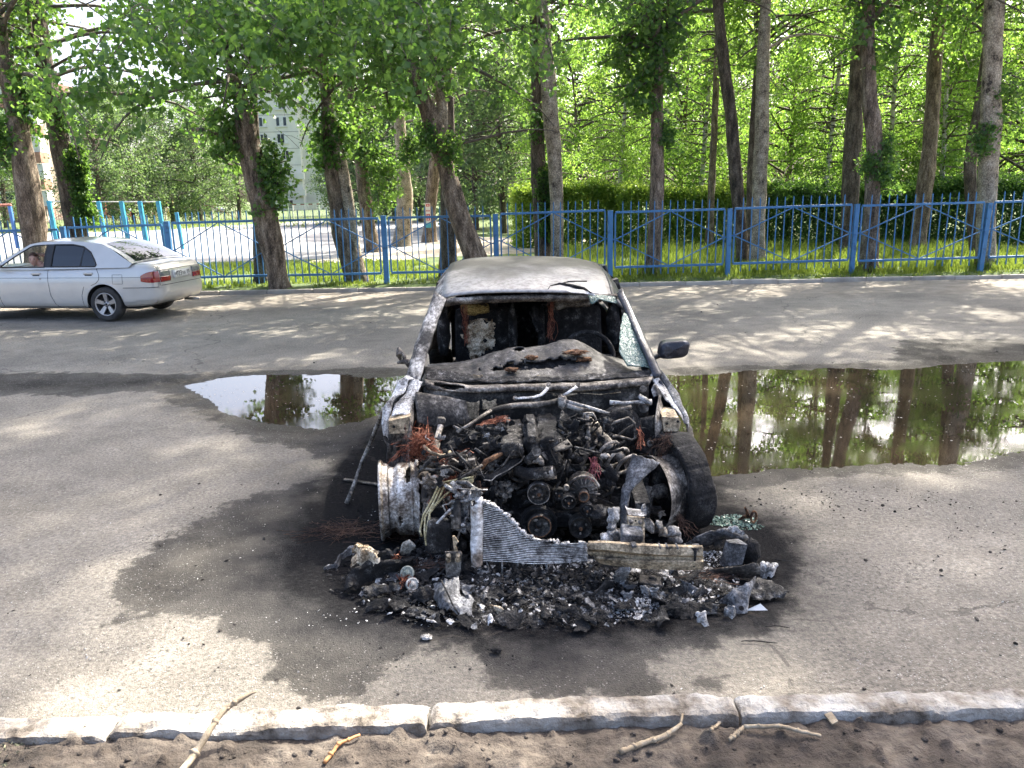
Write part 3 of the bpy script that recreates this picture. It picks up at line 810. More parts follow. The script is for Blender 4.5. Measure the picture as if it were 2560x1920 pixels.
# trees of the same row that stand just outside the frame
for i, (x, y, k, z0) in enumerate([(13.9, 19.0, 'tall', 5.4), (16.8, 20.5, 'tall', 5), (20.5, 19.2, 'tall', 5), (-14.5, 18.8, 'canopy', 4.6), (-18.5, 20, 'canopy_b', 4.8), (24.5, 20, 'canopy', 5), (11.9, 23.6, 'canopy_c', 7)]):
    root = thing('poplar_tree', (x, y, .085), ['poplar just outside the right edge of the view', 'second poplar beyond the right edge of the view', 'third poplar beyond the right edge of the view', 'poplar just outside the left edge of the view', 'second poplar beyond the left edge of the view', 'fourth poplar beyond the right edge of the view', 'poplar rising behind the thick pale one, near the right edge'][i], 'tree', TREE_GROUP)
    trunk_mb([V(0, 0, -.1), V(.1, 0, 3), V(.05, .1, 6), V(.2, 0, 9), V(.2, 0, z0 + 13)], [.24, .2, .18, .14, .06], 10, 30 + i).build('trunk', M_BARK, root)
    crown_child(root, k, (.1, 0, z0), (1, 1, 1), i * 1.3)

# ------------------------------------------------------------------ younger trees and birches behind the hedge
def simple_tree(name, x, y, label, m, key, z0, sc, r, h, group, seed, lean=0.0, zs=1.0, gz=.085):
    root = thing(name, (x, y, gz), label, 'tree', group, 0)
    trunk_mb([V(0, 0, -.1), V(lean * .4, 0, h * .35), V(lean * .8, .05, h * .7), V(lean, 0, h)], [r, r * .85, r * .6, r * .25], 8, seed, .06).build('trunk', m, root)
    crown_child(root, key, (lean * .3, 0, z0), (sc, sc, sc * zs), seed * 1.7)
    return root
BG = [ # u of the foot, distance, kind, z0, scale, label
 (1365, 33, 'b', 1.6, 1.0, 'slender birch left of the middle, behind the bright hedge'),
 (1450, 40, 'y', 1.2, 1.15, 'sunlit bushy tree behind the bright hedge, right of the close pair'),
 (1540, 31, 'b', 2.0, 1.0, 'thin white birch above the bright hedge'),
 (1600, 44, 'y', 1.0, 1.3, 'bright bushy tree behind the straight brown poplar'),
 (1690, 34, 'y', 1.5, 1.0, 'bright leafy tree left of the thin mossy poplar'),
 (1742, 30, 'b', 2.2, 1.0, 'birch with white stem left of the V shaped pair'),
 (1800, 42, 'y', 1.0, 1.3, 'bright tree seen between the V shaped pair'),
 (1960, 32, 'y', 1.4, 1.05, 'bright leafy tree right of the V shaped pair'),
 (2050, 29, 'b', 2.4, 1.05, 'thin crooked birch left of the near black poplar'),
 (2070, 40, 'y', 1.0, 1.3, 'broad bright tree behind the near black poplar'),
 (2215, 30, 'b', 2.0, 1.0, 'birch right of the kinked poplar'),
 (2290, 36, 'y', 1.2, 1.2, 'broad leafy tree right of the kinked poplar'),
 (2350, 29, 'b', 1.8, 1.05, 'black and white birch stem before the dark thicket'),
 (2440, 33, 'y', 1.0, 1.2, 'broad leafy tree behind the thick pale poplar'),
 (2560, 30, 'y', 1.2, 1.15, 'leafy tree at the right edge behind the fence'),
 (2680, 36, 'y', 1.0, 1.3, 'leafy tree beyond the right edge, behind the fence'),
 (1260, 42, 'd', 1.6, 1.0, 'dark tree at the end of the sandy path'),
 (1190, 46, 'd', 1.8, 1.05, 'dark tree behind the leaning split poplar'),
 (1130, 50, 'd', 1.6, 1.1, 'dark tree right of the painted number strip'),
 (1310, 52, 'y', .8, 1.5, 'far bright tree above the end of the sandy path'),
 (1500, 56, 'y', .8, 1.6, 'far bright tree filling the gap right of the close pair'),
 (1720, 58, 'y', .8, 1.6, 'far bright tree behind the thin mossy poplar'),
 (1900, 58, 'y', .8, 1.6, 'far bright tree behind the V shaped pair'),
 (2150, 56, 'y', .8, 1.6, 'far bright tree behind the kinked poplar'),
 (2380, 54, 'y', .8, 1.6, 'far bright tree left of the thick pale poplar'),
 (2600, 54, 'y', .8, 1.6, 'far bright tree at the right edge'),
]
for i, (u, y, k, z0, sc, lb) in enumerate(BG):
    x = A(u, 560, y).x
    if k == 'b': simple_tree('birch_tree', x, y, lb, M_BIRCH, 'young', z0, sc, .10, 9, 'birches and young trees behind the hedge', 50 + i, random.uniform(-.5, .5))
    elif k == 'd': simple_tree('leafy_tree', x, y, lb, M_BARKD, 'far', z0, sc, .17, 9, 'birches and young trees behind the hedge', 50 + i, random.uniform(-.4, .4))
    else: simple_tree('leafy_tree', x, y, lb, M_BARK, 'young_b', z0, sc * 1.05, .12, 8, 'birches and young trees behind the hedge', 50 + i, random.uniform(-.4, .4), 1.15)
FAR = [(8, 72, .9, 'round far tree before the brick building'), (250, 64, 1.0, 'sunlit far tree between the two left poplars'), (330, 70, 1.15, 'pale sunlit far tree behind the turquoise bars'), (430, 78, .95, 'dark far tree behind the white car'),
       (596, 84, .9, 'far tree left of the pale building'), (500, 76, 1.15, 'large soft far tree left of the gnarled poplar'), (905, 62, 1.1, 'dark far tree right of the forked poplar'), (845, 95, .95, 'far tree in front of the pale building, right side'),
       (985, 66, 1.2, 'far tree behind the pale trunked poplar'), (1050, 62, 1.1, 'far tree behind the painted number strip'), (1130, 66, 1.2, 'far tree behind the leaning split poplar'), (1220, 70, 1.25, 'far tree above the sandy path'),
       (300, 112, 1.7, 'hazy tall far tree over the parked cars'), (500, 118, 1.5, 'hazy tall far tree left of the pale building'), (1000, 100, 1.7, 'tall far tree over the ball court'), (1340, 76, 1.5, 'deep far tree right of the middle'), (1560, 78, 1.6, 'deep far tree in the park, second from the middle'), (1780, 78, 1.6, 'deep far tree in the park, third from the middle'), (2000, 78, 1.6, 'deep far tree in the park, fourth from the middle'), (2230, 76, 1.6, 'deep far tree in the park, fifth from the middle'), (2460, 74, 1.6, 'deep far tree in the park, by the right edge')]
for i, (u, y, sc, lb) in enumerate(FAR):
    simple_tree('broadleaf_tree', A(u, 520, y).x, y, lb, M_BARKD, 'far', .9 if sc > 1.3 else 1.2, sc, .2, 8 * sc, 'far trees beyond the field', 90 + i, random.uniform(-.5, .5))

# branches of the leaning and gnarled trees hanging forward over the road
def hanging_branch(root, p0, p1, n, seed, size=.118):
    rnd = random.Random(seed); rng = np.random.default_rng(seed)
    w = MB(); C = []
    for k in range(n):
        a = p0.lerp(p1, rnd.random() * .35) + V(rnd.uniform(-.5, .5), rnd.uniform(-.3, .3), rnd.uniform(-.1, .3))
        e = p1 + V(rnd.uniform(-1.5, 1.5), rnd.uniform(-1.2, 1.2), rnd.uniform(-.45, .5))
        mid = a.lerp(e, .5) + V(0, 0, .35)
        pts = [a, a.lerp(mid, .5) + V(0, 0, .1), mid, mid.lerp(e, .5) + V(0, 0, .06), e, e + V(rnd.uniform(-.3, .3), -.2, -.35)]
        w.tube(pts, [.022, .018, .014, .010, .006, .003], 5, False)
        for j in range(26):
            f = (.35 + .65 * rnd.random()) * 5; i = min(int(f), 4)
            q = pts[i].lerp(pts[i + 1], f - i)
            s = q + V(rnd.gauss(0, .22), rnd.gauss(0, .22), rnd.gauss(-.04, .16))
            w.tube([q, s], [.004, .002], 3, False); C.append(s)
    co, qd = leaves_np(rng, np.array(C), 11, .085, size, .6)
    off = root.location
    o = link('hanging_branch', fast_mesh('hanging_leaves', co - np.array(off), qd, M_LEAF), root)
    link('limbs', w.mesh('hanging_limbs', M_TWIG, off), o)
TR = {o['label']: o for o in bpy.data.objects if o.get('category') == 'tree'}
gn = TR['thick gnarled poplar with a rotten hollow at its foot, in front of the fence']
ln = TR['strongly leaning split poplar in front of the fence behind the burnt roof']
fk = TR['forked poplar behind the fence with a thick leafy collar']
hanging_branch(gn, V(-6.3, 17.6, 5.6), A(470, 115, 11.5), 9, 1)
hanging_branch(gn, V(-6.3, 17.6, 5.4), A(660, 60, 12.5), 6, 2)
hanging_branch(ln, V(-2.4, 17.6, 5.4), A(960, 75, 12.5), 9, 3)
hanging_branch(ln, V(-2.2, 17.6, 5.6), A(1180, 40, 13.5), 6, 4)
hanging_branch(fk, V(-5.4, 18.6, 5.6), A(820, 60, 14.0), 5, 5)

# painted number strip and the wound on the trees
b = MB(); b.m = 0; q0 = A(1071, 551, 33.6); zt, zb = A(1071, 508, 33.6).z, A(1071, 558, 33.6).z
M_SIGNW = mat('sign_white', [(.3, (.62, .60, .57)), (.7, (.75, .73, .70))], 5, .7, bump=0)
M_SIGNR = mat('sign_red', [(.3, (.45, .05, .05)), (.7, (.55, .07, .06))], 5, .7, bump=0)
M_SIGNT = mat('sign_turquoise', [(.3, (.06, .32, .42)), (.7, (.09, .40, .50))], 5, .7, bump=0)
sg = thing('painted_board', (q0.x, 33.6, zb), 'tall narrow white board with red squares nailed to a poplar', 'sign')
hh = zt - zb
b.box((0, 0, hh / 2), (.20, .02, hh)); b.build('board', M_SIGNW, sg)
for k, f in enumerate((.90, .62, .40, .20)):
    bb = MB(); bb.box((0, -.014, hh * f), (.15, .01, hh * (.13 if k != 1 else .06))); bb.build('red_mark', M_SIGNR, sg)
    bb = MB(); bb.box((0, -.022, hh * f), (.07 if k != 2 else .03, .006, hh * (.05 if k != 1 else .02))); bb.build('white_figure', M_SIGNW, sg)
bb = MB(); bb.box((0, -.005, -.09), (.22, .02, .18)); bb.build('turquoise_foot', M_SIGNT, sg)

# ================================================================== HEDGE, GRASS
M_HEDGE = leaf_material('hedge_leaf', (.07, .13, .025), (.17, .26, .055), (.28, .45, .04), (.55, .70, .12), .52)
def hedge(name, x0, x1, y0, y1, h, label, m, seed, n=9000, size=.09):
    rng = np.random.default_rng(seed)
    root = thing(name, ((x0 + x1) / 2, (y0 + y1) / 2, .085), label, 'hedge')
    w, d = x1 - x0, y1 - y0
    # leaves near the outer skin, uneven top
    face = rng.integers(0, 10, n)
    U = rng.uniform(-.5, .5, (n, 3))
    P = U * np.array([w, d, h]); P[:, 2] += h / 2
    f = face < 5; P[f, 2] = h - np.abs(rng.normal(0, .12, f.sum()))
    f = (face >= 5) & (face < 9); P[f, 1] = -d / 2 + np.abs(rng.normal(0, .16, f.sum()))
    f = face == 9; P[f, 0] = np.sign(P[f, 0]) * w / 2
    bump = fbm(P[:, 0] * .9 + seed * 7, P[:, 1] * .9, 3, seed) * .55
    P[:, 2] = np.clip(P[:, 2] + bump * (P[:, 2] / h), .12, None)
    P[:, 1] += fbm(P[:, 0] * 1.1, P[:, 2] * 1.1 + 9, 3, seed + 3) * .7 * (P[:, 1] < 0)
    co, q = leaves_np(rng, P, 6, .10, size, .1)
    link('foliage', fast_mesh('hedge_leaves', co, q, m), root)
    s = MB(); r = random.Random(seed)
    for k in range(int(w * 5)):
        x, y = r.uniform(-w / 2, w / 2), r.uniform(-d / 2, d / 2)
        s.tube([V(x, y, -.05), V(x + r.uniform(-.1, .1), y, h * .5), V(x + r.uniform(-.3, .3), y + r.uniform(-.2, .2), h * .9)], [.018, .014, .006], 4, False)
    s.build('stems', M_TWIG, root)['kind'] = 'stuff'
hedge('hedge', .3, 3.7, 28.6, 30.4, 2.05, 'bright sunlit hedge beside the sandy path, left end', M_HEDGE, 1, 6500)
hedge('hedge', 3.9, 9.0, 28.2, 30.0, 1.95, 'dark leafy hedge behind the V shaped pair of poplars', M_HEDGE, 2, 8000)
hedge('hedge', 9.1, 14.2, 27.4, 29.4, 1.9, 'loose hedge behind the near black and kinked poplars', M_LEAF, 3, 8000)
hedge('hedge', 14.3, 20, 26.5, 28.6, 2.0, 'rough hedge at the right edge behind the fence', M_LEAF, 4, 8000)

M_GRASS = leaf_material('grass_blade', (.055, .10, .018), (.12, .18, .035), (.16, .26, .025), (.34, .42, .07), .45, .6)
def grass(name, boxes, label):
    rng = np.random.default_rng(5)
    co, n0 = [], 0
    for (x0, x1, y0, y1, n, h) in boxes:
        # tufts
        nt_ = n // 7
        T = np.stack([rng.uniform(x0, x1, nt_), rng.uniform(y0, y1, nt_)], 1)
        dens = fbm(T[:, 0] * .55, T[:, 1] * .55, 3, 14) > -.16
        T = np.repeat(T[dens], 7, 0); k = len(T)
        P = T + rng.normal(0, .05, (k, 2))
        hh = h * rng.uniform(.45, 1.25, k) * (1 + 1.3 * np.clip(fbm(P[:, 0] * .9, P[:, 1] * .9, 2, 6), -.3, .5))
        a = rng.uniform(0, 6.283, k); b = rng.uniform(0, 6.283, k); ln = hh * rng.uniform(.1, .55, k)
        w = rng.uniform(.006, .014, k)
        z = np.full(k, .06)
        sx, sy = np.cos(a) * w, np.sin(a) * w
        v0 = np.stack([P[:, 0] - sx, P[:, 1] - sy, z], 1); v1 = np.stack([P[:, 0] + sx, P[:, 1] + sy, z], 1)
        mx, my = P[:, 0] + np.cos(b) * ln * .35, P[:, 1] + np.sin(b) * ln * .35
        v2 = np.stack([mx + sx * .7, my + sy * .7, z + hh * .6], 1); v3 = np.stack([P[:, 0] + np.cos(b) * ln, P[:, 1] + np.sin(b) * ln, z + hh], 1)
        v4 = np.stack([mx - sx * .7, my - sy * .7, z + hh * .6], 1)
        co.append(np.stack([v0, v1, v2, v3, v4], 1).reshape(-1, 3))
    co = np.concatenate(co); q = np.arange(len(co)).reshape(-1, 5)
    o = link(name, fast_mesh(name, co, q, M_GRASS)); tag(o, label, 'grass', None, 'stuff')
grass('grass', [(-12, 2.2, 17.9, 20.2, 13000, .13), (-9, -1.5, 20, 24.5, 9000, .17), (2.0, 14, 17.75, 18.4, 3000, .10), (2.0, 14, 18.3, 21, 18000, .24), (1, 15, 21, 26.8, 17000, .30), (-5, 2, 20.5, 25, 7000, .16), (-40, -10, 54, 80, 9000, .35)], 'green grass growing along and behind the blue fence')

# ================================================================== BLUE FENCE
def paint(name, c, rough=.45):
    return mat(name, [(.28, tuple(x * .62 for x in c)), (.42, c), (.75, tuple(min(1, x * 1.12) for x in c))], 7, rough, bump=.25, bscale=60, bdist=.004, detail=8, rvar=.12)
M_BLUE = paint('blue_paint', (.045, .165, .345))
FY = 18.25
fence = thing('metal_fence', (2.0, FY, .08), 'blue painted metal fence with upright bars and diamond braces behind the road', 'fence')
fo = V(2.0, FY, .08)
post_u = [(-110, 578), (156, 567), (416, 554), (678, 547), (958, 540), (1238.5, 536), (1525.6, 527), (1825, 522), (2143, 511), (2474, 508), (2825, 497)]
posts = []
for k, (u, v) in enumerate(post_u):
    a = A(u, v, FY); posts.append(a)
    lean = [0, .01, -.01, 0, .0, 0, .005, .0, -.02, -.05, 0][k]
    w = .115 if k in (4, 5, 6, 2) else .10
    b = MB(); b.beam(V(a.x + lean, FY, -.05), V(a.x, FY, a.z), w, w, (0, 1, 0), .008)
    b.box((a.x, FY, a.z + .004), (w + .006, w + .006, .012))
    b.build('post', M_BLUE, fence, fo)
pk = MB(); pk.box((0, 0, 0), (.021, .021, 1.0)); pk.add([V(-.0085, -.0085, .5), V(.0085, -.0085, .5), V(.0085, .0085, .5), V(-.0085, .0085, .5), V(0, 0, .525)], [(0, 1, 4), (1, 2, 4), (2, 3, 4), (3, 0, 4)])
picket_me = pk.mesh('picket', M_BLUE)
for k in range(len(posts) - 1):
    a, c = posts[k], posts[k + 1]
    x0, x1 = a.x + .115, c.x - .115
    # rails follow each panel's own height (steps between panels)
    zt0 = (a.z + c.z) / 2 - .035 + [0, -.01, .0, -.01, .0, .045, .015, .035, .03, .055][k]
    tilt = [0, .02, .015, .0, .0, .035, .02, .03, .02, .03][k]
    zb0 = zt0 - 1.22
    Pz = lambda x, z: z + tilt * ((x - x0) / (x1 - x0) - .5)
    fr = MB()
    for zz in (zt0, zb0):
        fr.beam(V(x0, FY, Pz(x0, zz)), V(x1, FY, Pz(x1, zz)), .05, .05, (0, 0, 1), .004)
    for xx in (x0, x1):
        fr.beam(V(xx, FY, Pz(xx, zb0) + .02), V(xx, FY, Pz(xx, zt0) - .02), .036, .036, (0, 1, 0), .004)
    panel = fr.build('fence_panel', M_BLUE, fence, fo)
    xm, zm = (x0 + x1) / 2, (zt0 + zb0) / 2
    for (p, q) in [((x0, zm), (xm - .04, zt0 - .03)), ((xm + .04, zt0 - .03), (x1, zm)), ((x1, zm), (xm + .04, zb0 + .03)), ((xm - .04, zb0 + .03), (x0, zm))]:
        d = MB(); d.beam(V(p[0], FY - .016, p[1]), V(q[0], FY - .016, q[1]), .022, .022)
        d.build('brace', M_BLUE, panel, fo)
    for xx, e in ((x0, a.x), (x1, c.x)):
        d = MB(); d.beam(V(xx, FY, zm), V(e, FY, zm), .025, .025); d.build('bracket', M_BLUE, panel, fo)
    n = 14
    for j in range(1, n):
        x = x0 + (x1 - x0) * j / n
        zc = (Pz(x, zb0) - .17 + Pz(x, zt0) + .20) / 2
        o = link('picket', picket_me, panel)
        o.location = V(x + random.uniform(-.012, .012), FY + .004, zc) - fo
        o.scale = (1, 1, (zt0 - zb0 + .37) * random.uniform(.985, 1.015))
        o.rotation_euler = (random.uniform(-.01, .01), random.uniform(-.014, .014), 0)

# white stump behind the fence
b = MB(); st = G(1879, 662); b.lathe([(.17, -.1), (.14, .08), (.12, .25), (.118, .33), (.09, .335), (.001, .325)], (st.x, st.y, .08), (0.05, 0, 1), 14, True, jag=.05)
base(b.build('tree_stump', mat('bleached_wood', [(.3, (.36, .30, .22)), (.7, (.55, .49, .40))], 9, .9, bump=.6, stretch=(1, 1, .2))), 'pale cut stump at the foot of the V shaped pair', 'stump')

# ================================================================== PLAYGROUND AND FAR THINGS
M_TURQ = paint('turquoise_paint', (.04, .26, .40)); M_RUST = mat('faded_red_paint', [(.3, (.20, .07, .05)), (.7, (.36, .15, .11))], 9, .8, bump=.2)
M_WHITEP = paint('white_paint', (.62, .62, .58)); M_YEL = paint('yellow_paint', (.55, .42, .06)); M_REDP = paint('red_paint', (.45, .05, .04))
M_PGREEN = paint('pale_green_paint', (.42, .52, .40))
EXL = 'turquoise pull up frame on the sports field seen over the silver car'
ext = thing('pull_up_frame', (-17.0, 33.0, .1), EXL, 'exercise frame')
eo = V(-17.0, 33.0, .1)
us = [(122, 502), (246, 503), (303, 503), (349, 503), (395, 503)]
tops = [A(u, v, 33.0) for u, v in us]
for t in tops:
    b = MB(); b.beam(V(t.x + .1, 33, .0), V(t.x, 33, t.z), .15, .13, (0, 1, 0), .01); b.build('post', M_TURQ, ext, eo)
for t, t2 in zip(tops[:-1], tops[1:]):
    b = MB(); b.tube([V(t.x + .07, 33, t.z - .02), V(t2.x - .07, 33, t2.z - .02)], .022, 6); b.build('bar', M_WHITEP, ext, eo)
for (u, v, vb, lb, m) in [(441, 531, 632, 'lone short turquoise post right of the pull up frame', M_TURQ), (61, 600, 650, 'short turquoise post left of the pull up frame, above the silver roof', M_TURQ)]:
    t = A(u, v, 32.5); b = MB(); b.beam(V(t.x + .1, 32.5, 0), t, .12, .12, (0, 1, 0), .01); base(b.build('post', m), lb, 'post')
gl = thing('goal_frame', (A(24, 515, 36).x, 36, .1), 'blue goal post with a faded red crossbar at the left edge', 'goal')
t = A(24, 515, 36); t0 = A(44, 612, 36)
b = MB(); b.beam(V(t0.x, 36, 0), V(t.x, 36, t.z), .13, .12, (0, 1, 0), .01); b.build('post', paint('goal_blue', (.06, .16, .42)), gl, (t.x, 36, .1))
b = MB(); b.tube([V(t.x - 6, 36, t.z + .04), V(t.x + .07, 36, t.z + .04)], .06, 8); b.build('crossbar', M_RUST, gl, (t.x, 36, .1))
# rusty fence beyond the field
def far_fence(x0, x1, y, h, n, label, m_rail, m_post, name='rail_fence'):
    r = thing(name, ((x0 + x1) / 2, y, .08), label, 'fence'); o = V((x0 + x1) / 2, y, .08)
    b = MB(); b.beam(V(x0, y, h), V(x1, y, h), .09, .09); b.build('top_rail', m_rail, r, o)
    for k in range(n + 1):
        x = x0 + (x1 - x0) * k / n
        b = MB(); b.beam(V(x, y, 0), V(x, y, h - .05), .10, .10, (0, 1, 0)); b.build('post', m_post, r, o)
        if k < n:
            x2 = x0 + (x1 - x0) * (k + 1) / n
            b = MB(); b.beam(V(x + .05, y - .02, .15), V(x2 - .05, y - .02, h - .1), .05, .05); b.beam(V(x + .05, y + .03, h - .1), V(x2 - .05, y + .03, .15), .05, .05)
            b.build('cross_brace', m_rail, r, o)
            b = MB()
            for j in range(1, 9):
                xx = x + (x2 - x) * j / 9; b.beam(V(xx, y + .09, .1), V(xx, y + .09, h - .12), .035, .035, (0, 1, 0))
            b.build('bars', M_DKIRON, r, o)
    return r
M_DKIRON = mat('dark_iron', [(.3, (.035, .035, .04)), (.7, (.07, .068, .07))], 8, .7, bump=0)
far_fence(A(-60, 530, 88).x, A(590, 530, 88).x, 88, 1.55, 11, 'rusty red railing with crossed braces beyond the field', M_RUST, mat('pinkish_post', [(.3, (.40, .33, .29)), (.7, (.52, .45, .40))], 5, .8, bump=0))
# mesh court fence
cf = thing('court_fence', (A(900, 520, 80).x, 80, .08), 'pale green wire court fence behind the sports field', 'fence'); co_ = V(A(900, 520, 80).x, 80, .08)
zc = A(900, 503, 80).z
cu = [690, 720, 797, 845, 890, 935, 948, 963, 995, 1045, 1100]
for k, u in enumerate(cu):
    x = A(u, 520, 80).x; b = MB(); w = .16 if k in (2, 5) else .09
    b.beam(V(x, 80, 0), V(x, 80, zc), w, w, (0, 1, 0)); b.build('post', M_PGREEN, cf, co_)
b = MB(); b.beam(V(A(688, 520, 80).x, 80, zc - .1), V(A(1102, 520, 80).x, 80, zc - .1), .06, .06); b.build('top_rail', M_PGREEN, cf, co_)
b = MB(); xa, xb = A(688, 520, 80).x, A(1102, 520, 80).x
for k in range(90): x = xa + (xb - xa) * k / 89; b.beam(V(x, 80.05, .1), V(x, 80.05, zc - .1), .012, .012, (0, 1, 0))
for k in range(14): z = .2 + (zc - .4) * k / 13; b.beam(V(xa, 80.06, z), V(xb, 80.06, z), .012, .012)
b.build('wire_mesh', M_PGREEN, cf, co_)
hg = thing('ball_goal', (A(775, 540, 76).x, 76, .08), 'small goal with red and white striped bars on the far court', 'goal'); ho = V(A(775, 540, 76).x, 76, .08)
g0, g1 = A(731, 513, 76), A(822, 511, 76)
for gx in (g0.x, g1.x):
    b = MB(); b.beam(V(gx, 76, .05), V(gx, 76, g0.z), .11, .11, (0, 1, 0)); b.build('upright', M_WHITEP, hg, ho)
for k in range(9):
    b = MB(); f = (g1.x - g0.x) / 9; b.beam(V(g0.x + f * k, 76, g0.z + .06), V(g0.x + f * (k + 1), 76, g0.z + .06), .11, .11); b.build('crossbar_stripe', M_RUST if k % 2 == 0 else M_WHITEP, hg, ho)
b = MB()
for k in range(24): x = g0.x + (g1.x - g0.x) * k / 23; b.beam(V(x, 76.3, .05), V(x, 76.1, g0.z - .05), .014, .014, (0, 1, 0))
for k in range(9): z = .1 + (g0.z - .2) * k / 8; b.beam(V(g0.x, 76.2, z), V(g1.x, 76.2, z), .014, .014)
b.build('net', M_WHITEP, hg, ho)
# playground pieces beyond the rusty railing
py = 93
def pg(name, u, label, cat):
    o = thing(name, (A(u, 530, py).x, py, .08), label, cat); o.scale = (.62,) * 3; return o
sl = pg('playground_slide', 410, 'white slide with a yellow ladder frame on the far playground', 'slide')
b = MB(); b.grid(lambda s, t: V(1.3 - 2.6 * s - 1.0, (t - .5) * .6, 2.4 * (1 - s) ** 1.1 + .2 + .25 * (2 * t - 1) ** 2), 10, 6, True, .04); b.build('chute', M_WHITEP, sl)
for sx in (-.35, .35):
    for x_ in (.4, 1.6):
        b = MB(); b.tube([V(x_ + .5, sx, -.05), V(x_, sx, 3.6)], .05, 6); b.build('ladder_post', M_YEL, sl)
for k in range(7): b = MB(); b.tube([V(2.05 - .07 * k, -.35, .4 + .45 * k), V(2.05 - .07 * k, .35, .4 + .45 * k)], .035, 6); b.build('rung', M_YEL, sl)
cl = pg('climbing_arch', 368, 'rusty red arched climbing ladder with a turquoise top', 'climbing frame')
for sx in (-.5, .5):
    b = MB(); b.tube([V(1.4 * math.cos(a), sx, 3.4 * math.sin(a)) for a in np.linspace(0, math.pi, 17)], .05, 6); b.build('arch_tube', M_RUST, cl)
for k, a in enumerate(np.linspace(.15, math.pi - .15, 13)): b = MB(); b.tube([V(1.4 * math.cos(a), -.5, 3.4 * math.sin(a)), V(1.4 * math.cos(a), .5, 3.4 * math.sin(a))], .04, 6); b.build('rung', M_TURQ if 4 < k < 8 else M_RUST, cl)
sw = pg('swing_frame', 283, 'yellow topped swing frame with red legs on the far playground', 'swing')
for x_ in (-1.2, 1.2):
    for sy in (-.6, .6): b = MB(); b.tube([V(x_, sy, -.05), V(x_, 0, 3.2)], .05, 6); b.build('leg', M_REDP if x_ < 0 else M_YEL, sw)
b = MB(); b.tube([V(-1.4, 0, 3.2), V(1.4, 0, 3.2)], .06, 6); b.build('top_bar', M_YEL, sw)
b = MB(); b.box((0, 0, .7), (.7, .4, .06)); b.tube([V(-.3, 0, .7), V(-.3, 0, 3.2)], .02, 4); b.tube([V(.3, 0, .7), V(.3, 0, 3.2)], .02, 4); b.build('seat', M_TURQ, sw)
rk = pg('spring_rocker', 318, 'red rocking figure with a green seat on the far playground', 'rocker')
b = MB(); b.tube([V(.18 * math.cos(a * 2.2), .18 * math.sin(a * 2.2), a * .06) for a in np.linspace(0, 9, 40)], .03, 5); b.build('spring', M_REDP, rk)
b = MB(); b.blob((0, 0, .8), (.7, .25, .3), .2, 2, 1.5, 2); b.blob((.6, 0, 1.2), (.22, .2, .3), .2, 2, 1.5, 3); b.build('body', M_REDP, rk)
b = MB(); b.box((-.1, 0, 1.12), (.5, .4, .08), None, .02); b.build('seat', M_PGREEN, rk)

# ------------------------------------------------------------------ buildings
M_PANEL = mat('pale_concrete_panel', [(.3, (.58, .555, .50)), (.7, (.66, .635, .58))], .4, .9, bump=.2, bscale=6)
M_PANEL2 = mat('end_panel_concrete', [(.3, (.56, .54, .49)), (.7, (.64, .615, .565))], .4, .9, bump=.2, bscale=6)
M_GLASS, _nt, _p, _ = _nodes('window_glass'); _p.inputs['Base Color'].default_value = (.03, .04, .05, 1); _p.inputs['Roughness'].default_value = .05
M_CURT = mat('curtain', [(.3, (.5, .5, .47)), (.7, (.66, .65, .61))], 3, .9, bump=0)
bl = thing('apartment_building', (-39, 148, 0), 'pale nine storey panel building behind the sports field', 'building'); bo = V(-39, 148, 0)
bx0, bx1 = A(640, 400, 148).x, A(752, 400, 148).x
FH = 2.85
b = MB(); b.box(((bx0 + bx1) / 2, 152, 13.2), (bx1 - bx0, 8, 26.8)); b.build('wall', M_PANEL, bl, bo)
b = MB(); b.box((bx1 + 3.2, 154, 13.0), (6.4, 8, 26.2)); b.build('side_wing', M_PANEL2, bl, bo)
b = MB(); b.box(((bx0 + bx1) / 2, 152, 27.0), (bx1 - bx0 + .5, 8.5, .6)); b.build('roof', M_PANEL2, bl, bo)
for f in range(9):
    z0 = -.6 + FH * f
    b = MB(); b.box(((bx0 + bx1) / 2, 147.985, z0 + .02), (bx1 - bx0, .05, .05)); b.build('panel_joint', M_DKIRON, bl, bo)
    for xx in np.arange(bx1 - 2.9, bx0, -3.6):
        w_ = MB(); w_.box((xx, 147.97, z0 + 1.75), (1.9, .12, 1.65)); wd = w_.build('window', M_WHITEP, bl, bo)
        for k, dx in enumerate((-.62, 0, .62)):
            g = MB(); g.box((xx + dx, 147.90, z0 + 1.75), (.52, .04, 1.42)); g.build('pane', M_GLASS if (f + k + int(xx)) % 3 else M_CURT, wd, bo)
        s_ = MB(); s_.box((xx, 147.86, z0 + .87), (2.1, .3, .07)); s_.build('sill', M_WHITEP, wd, bo)
    if f in (1, 2):
        g = MB(); g.box((bx1 - .2, 147.5, z0 + .9), (1.5, .9, 1.0)); g.build('balcony', M_PANEL2, bl, bo)
M_BRICKW = mat('orange_brick', [(.3, (.28, .14, .095)), (.7, (.38, .21, .145))], 2.0, .9, bump=.2, bscale=14)
M_TAN = mat('tan_plaster', [(.3, (.36, .29, .22)), (.7, (.46, .38, .30))], 1.0, .9, bump=.2, bscale=10)
rb = thing('brick_building', (-52, 96, 0), 'brick building with white balcony windows at the left edge', 'building'); ro = V(-52, 96, 0)
rx1 = A(133, 480, 96).x; rx0 = rx1 - 22
b = MB(); b.box(((rx0 + rx1) / 2 - 1.5, 100, 7.5), (rx1 - rx0 - 3, 8, 15)); b.build('wall', M_TAN, rb, ro)
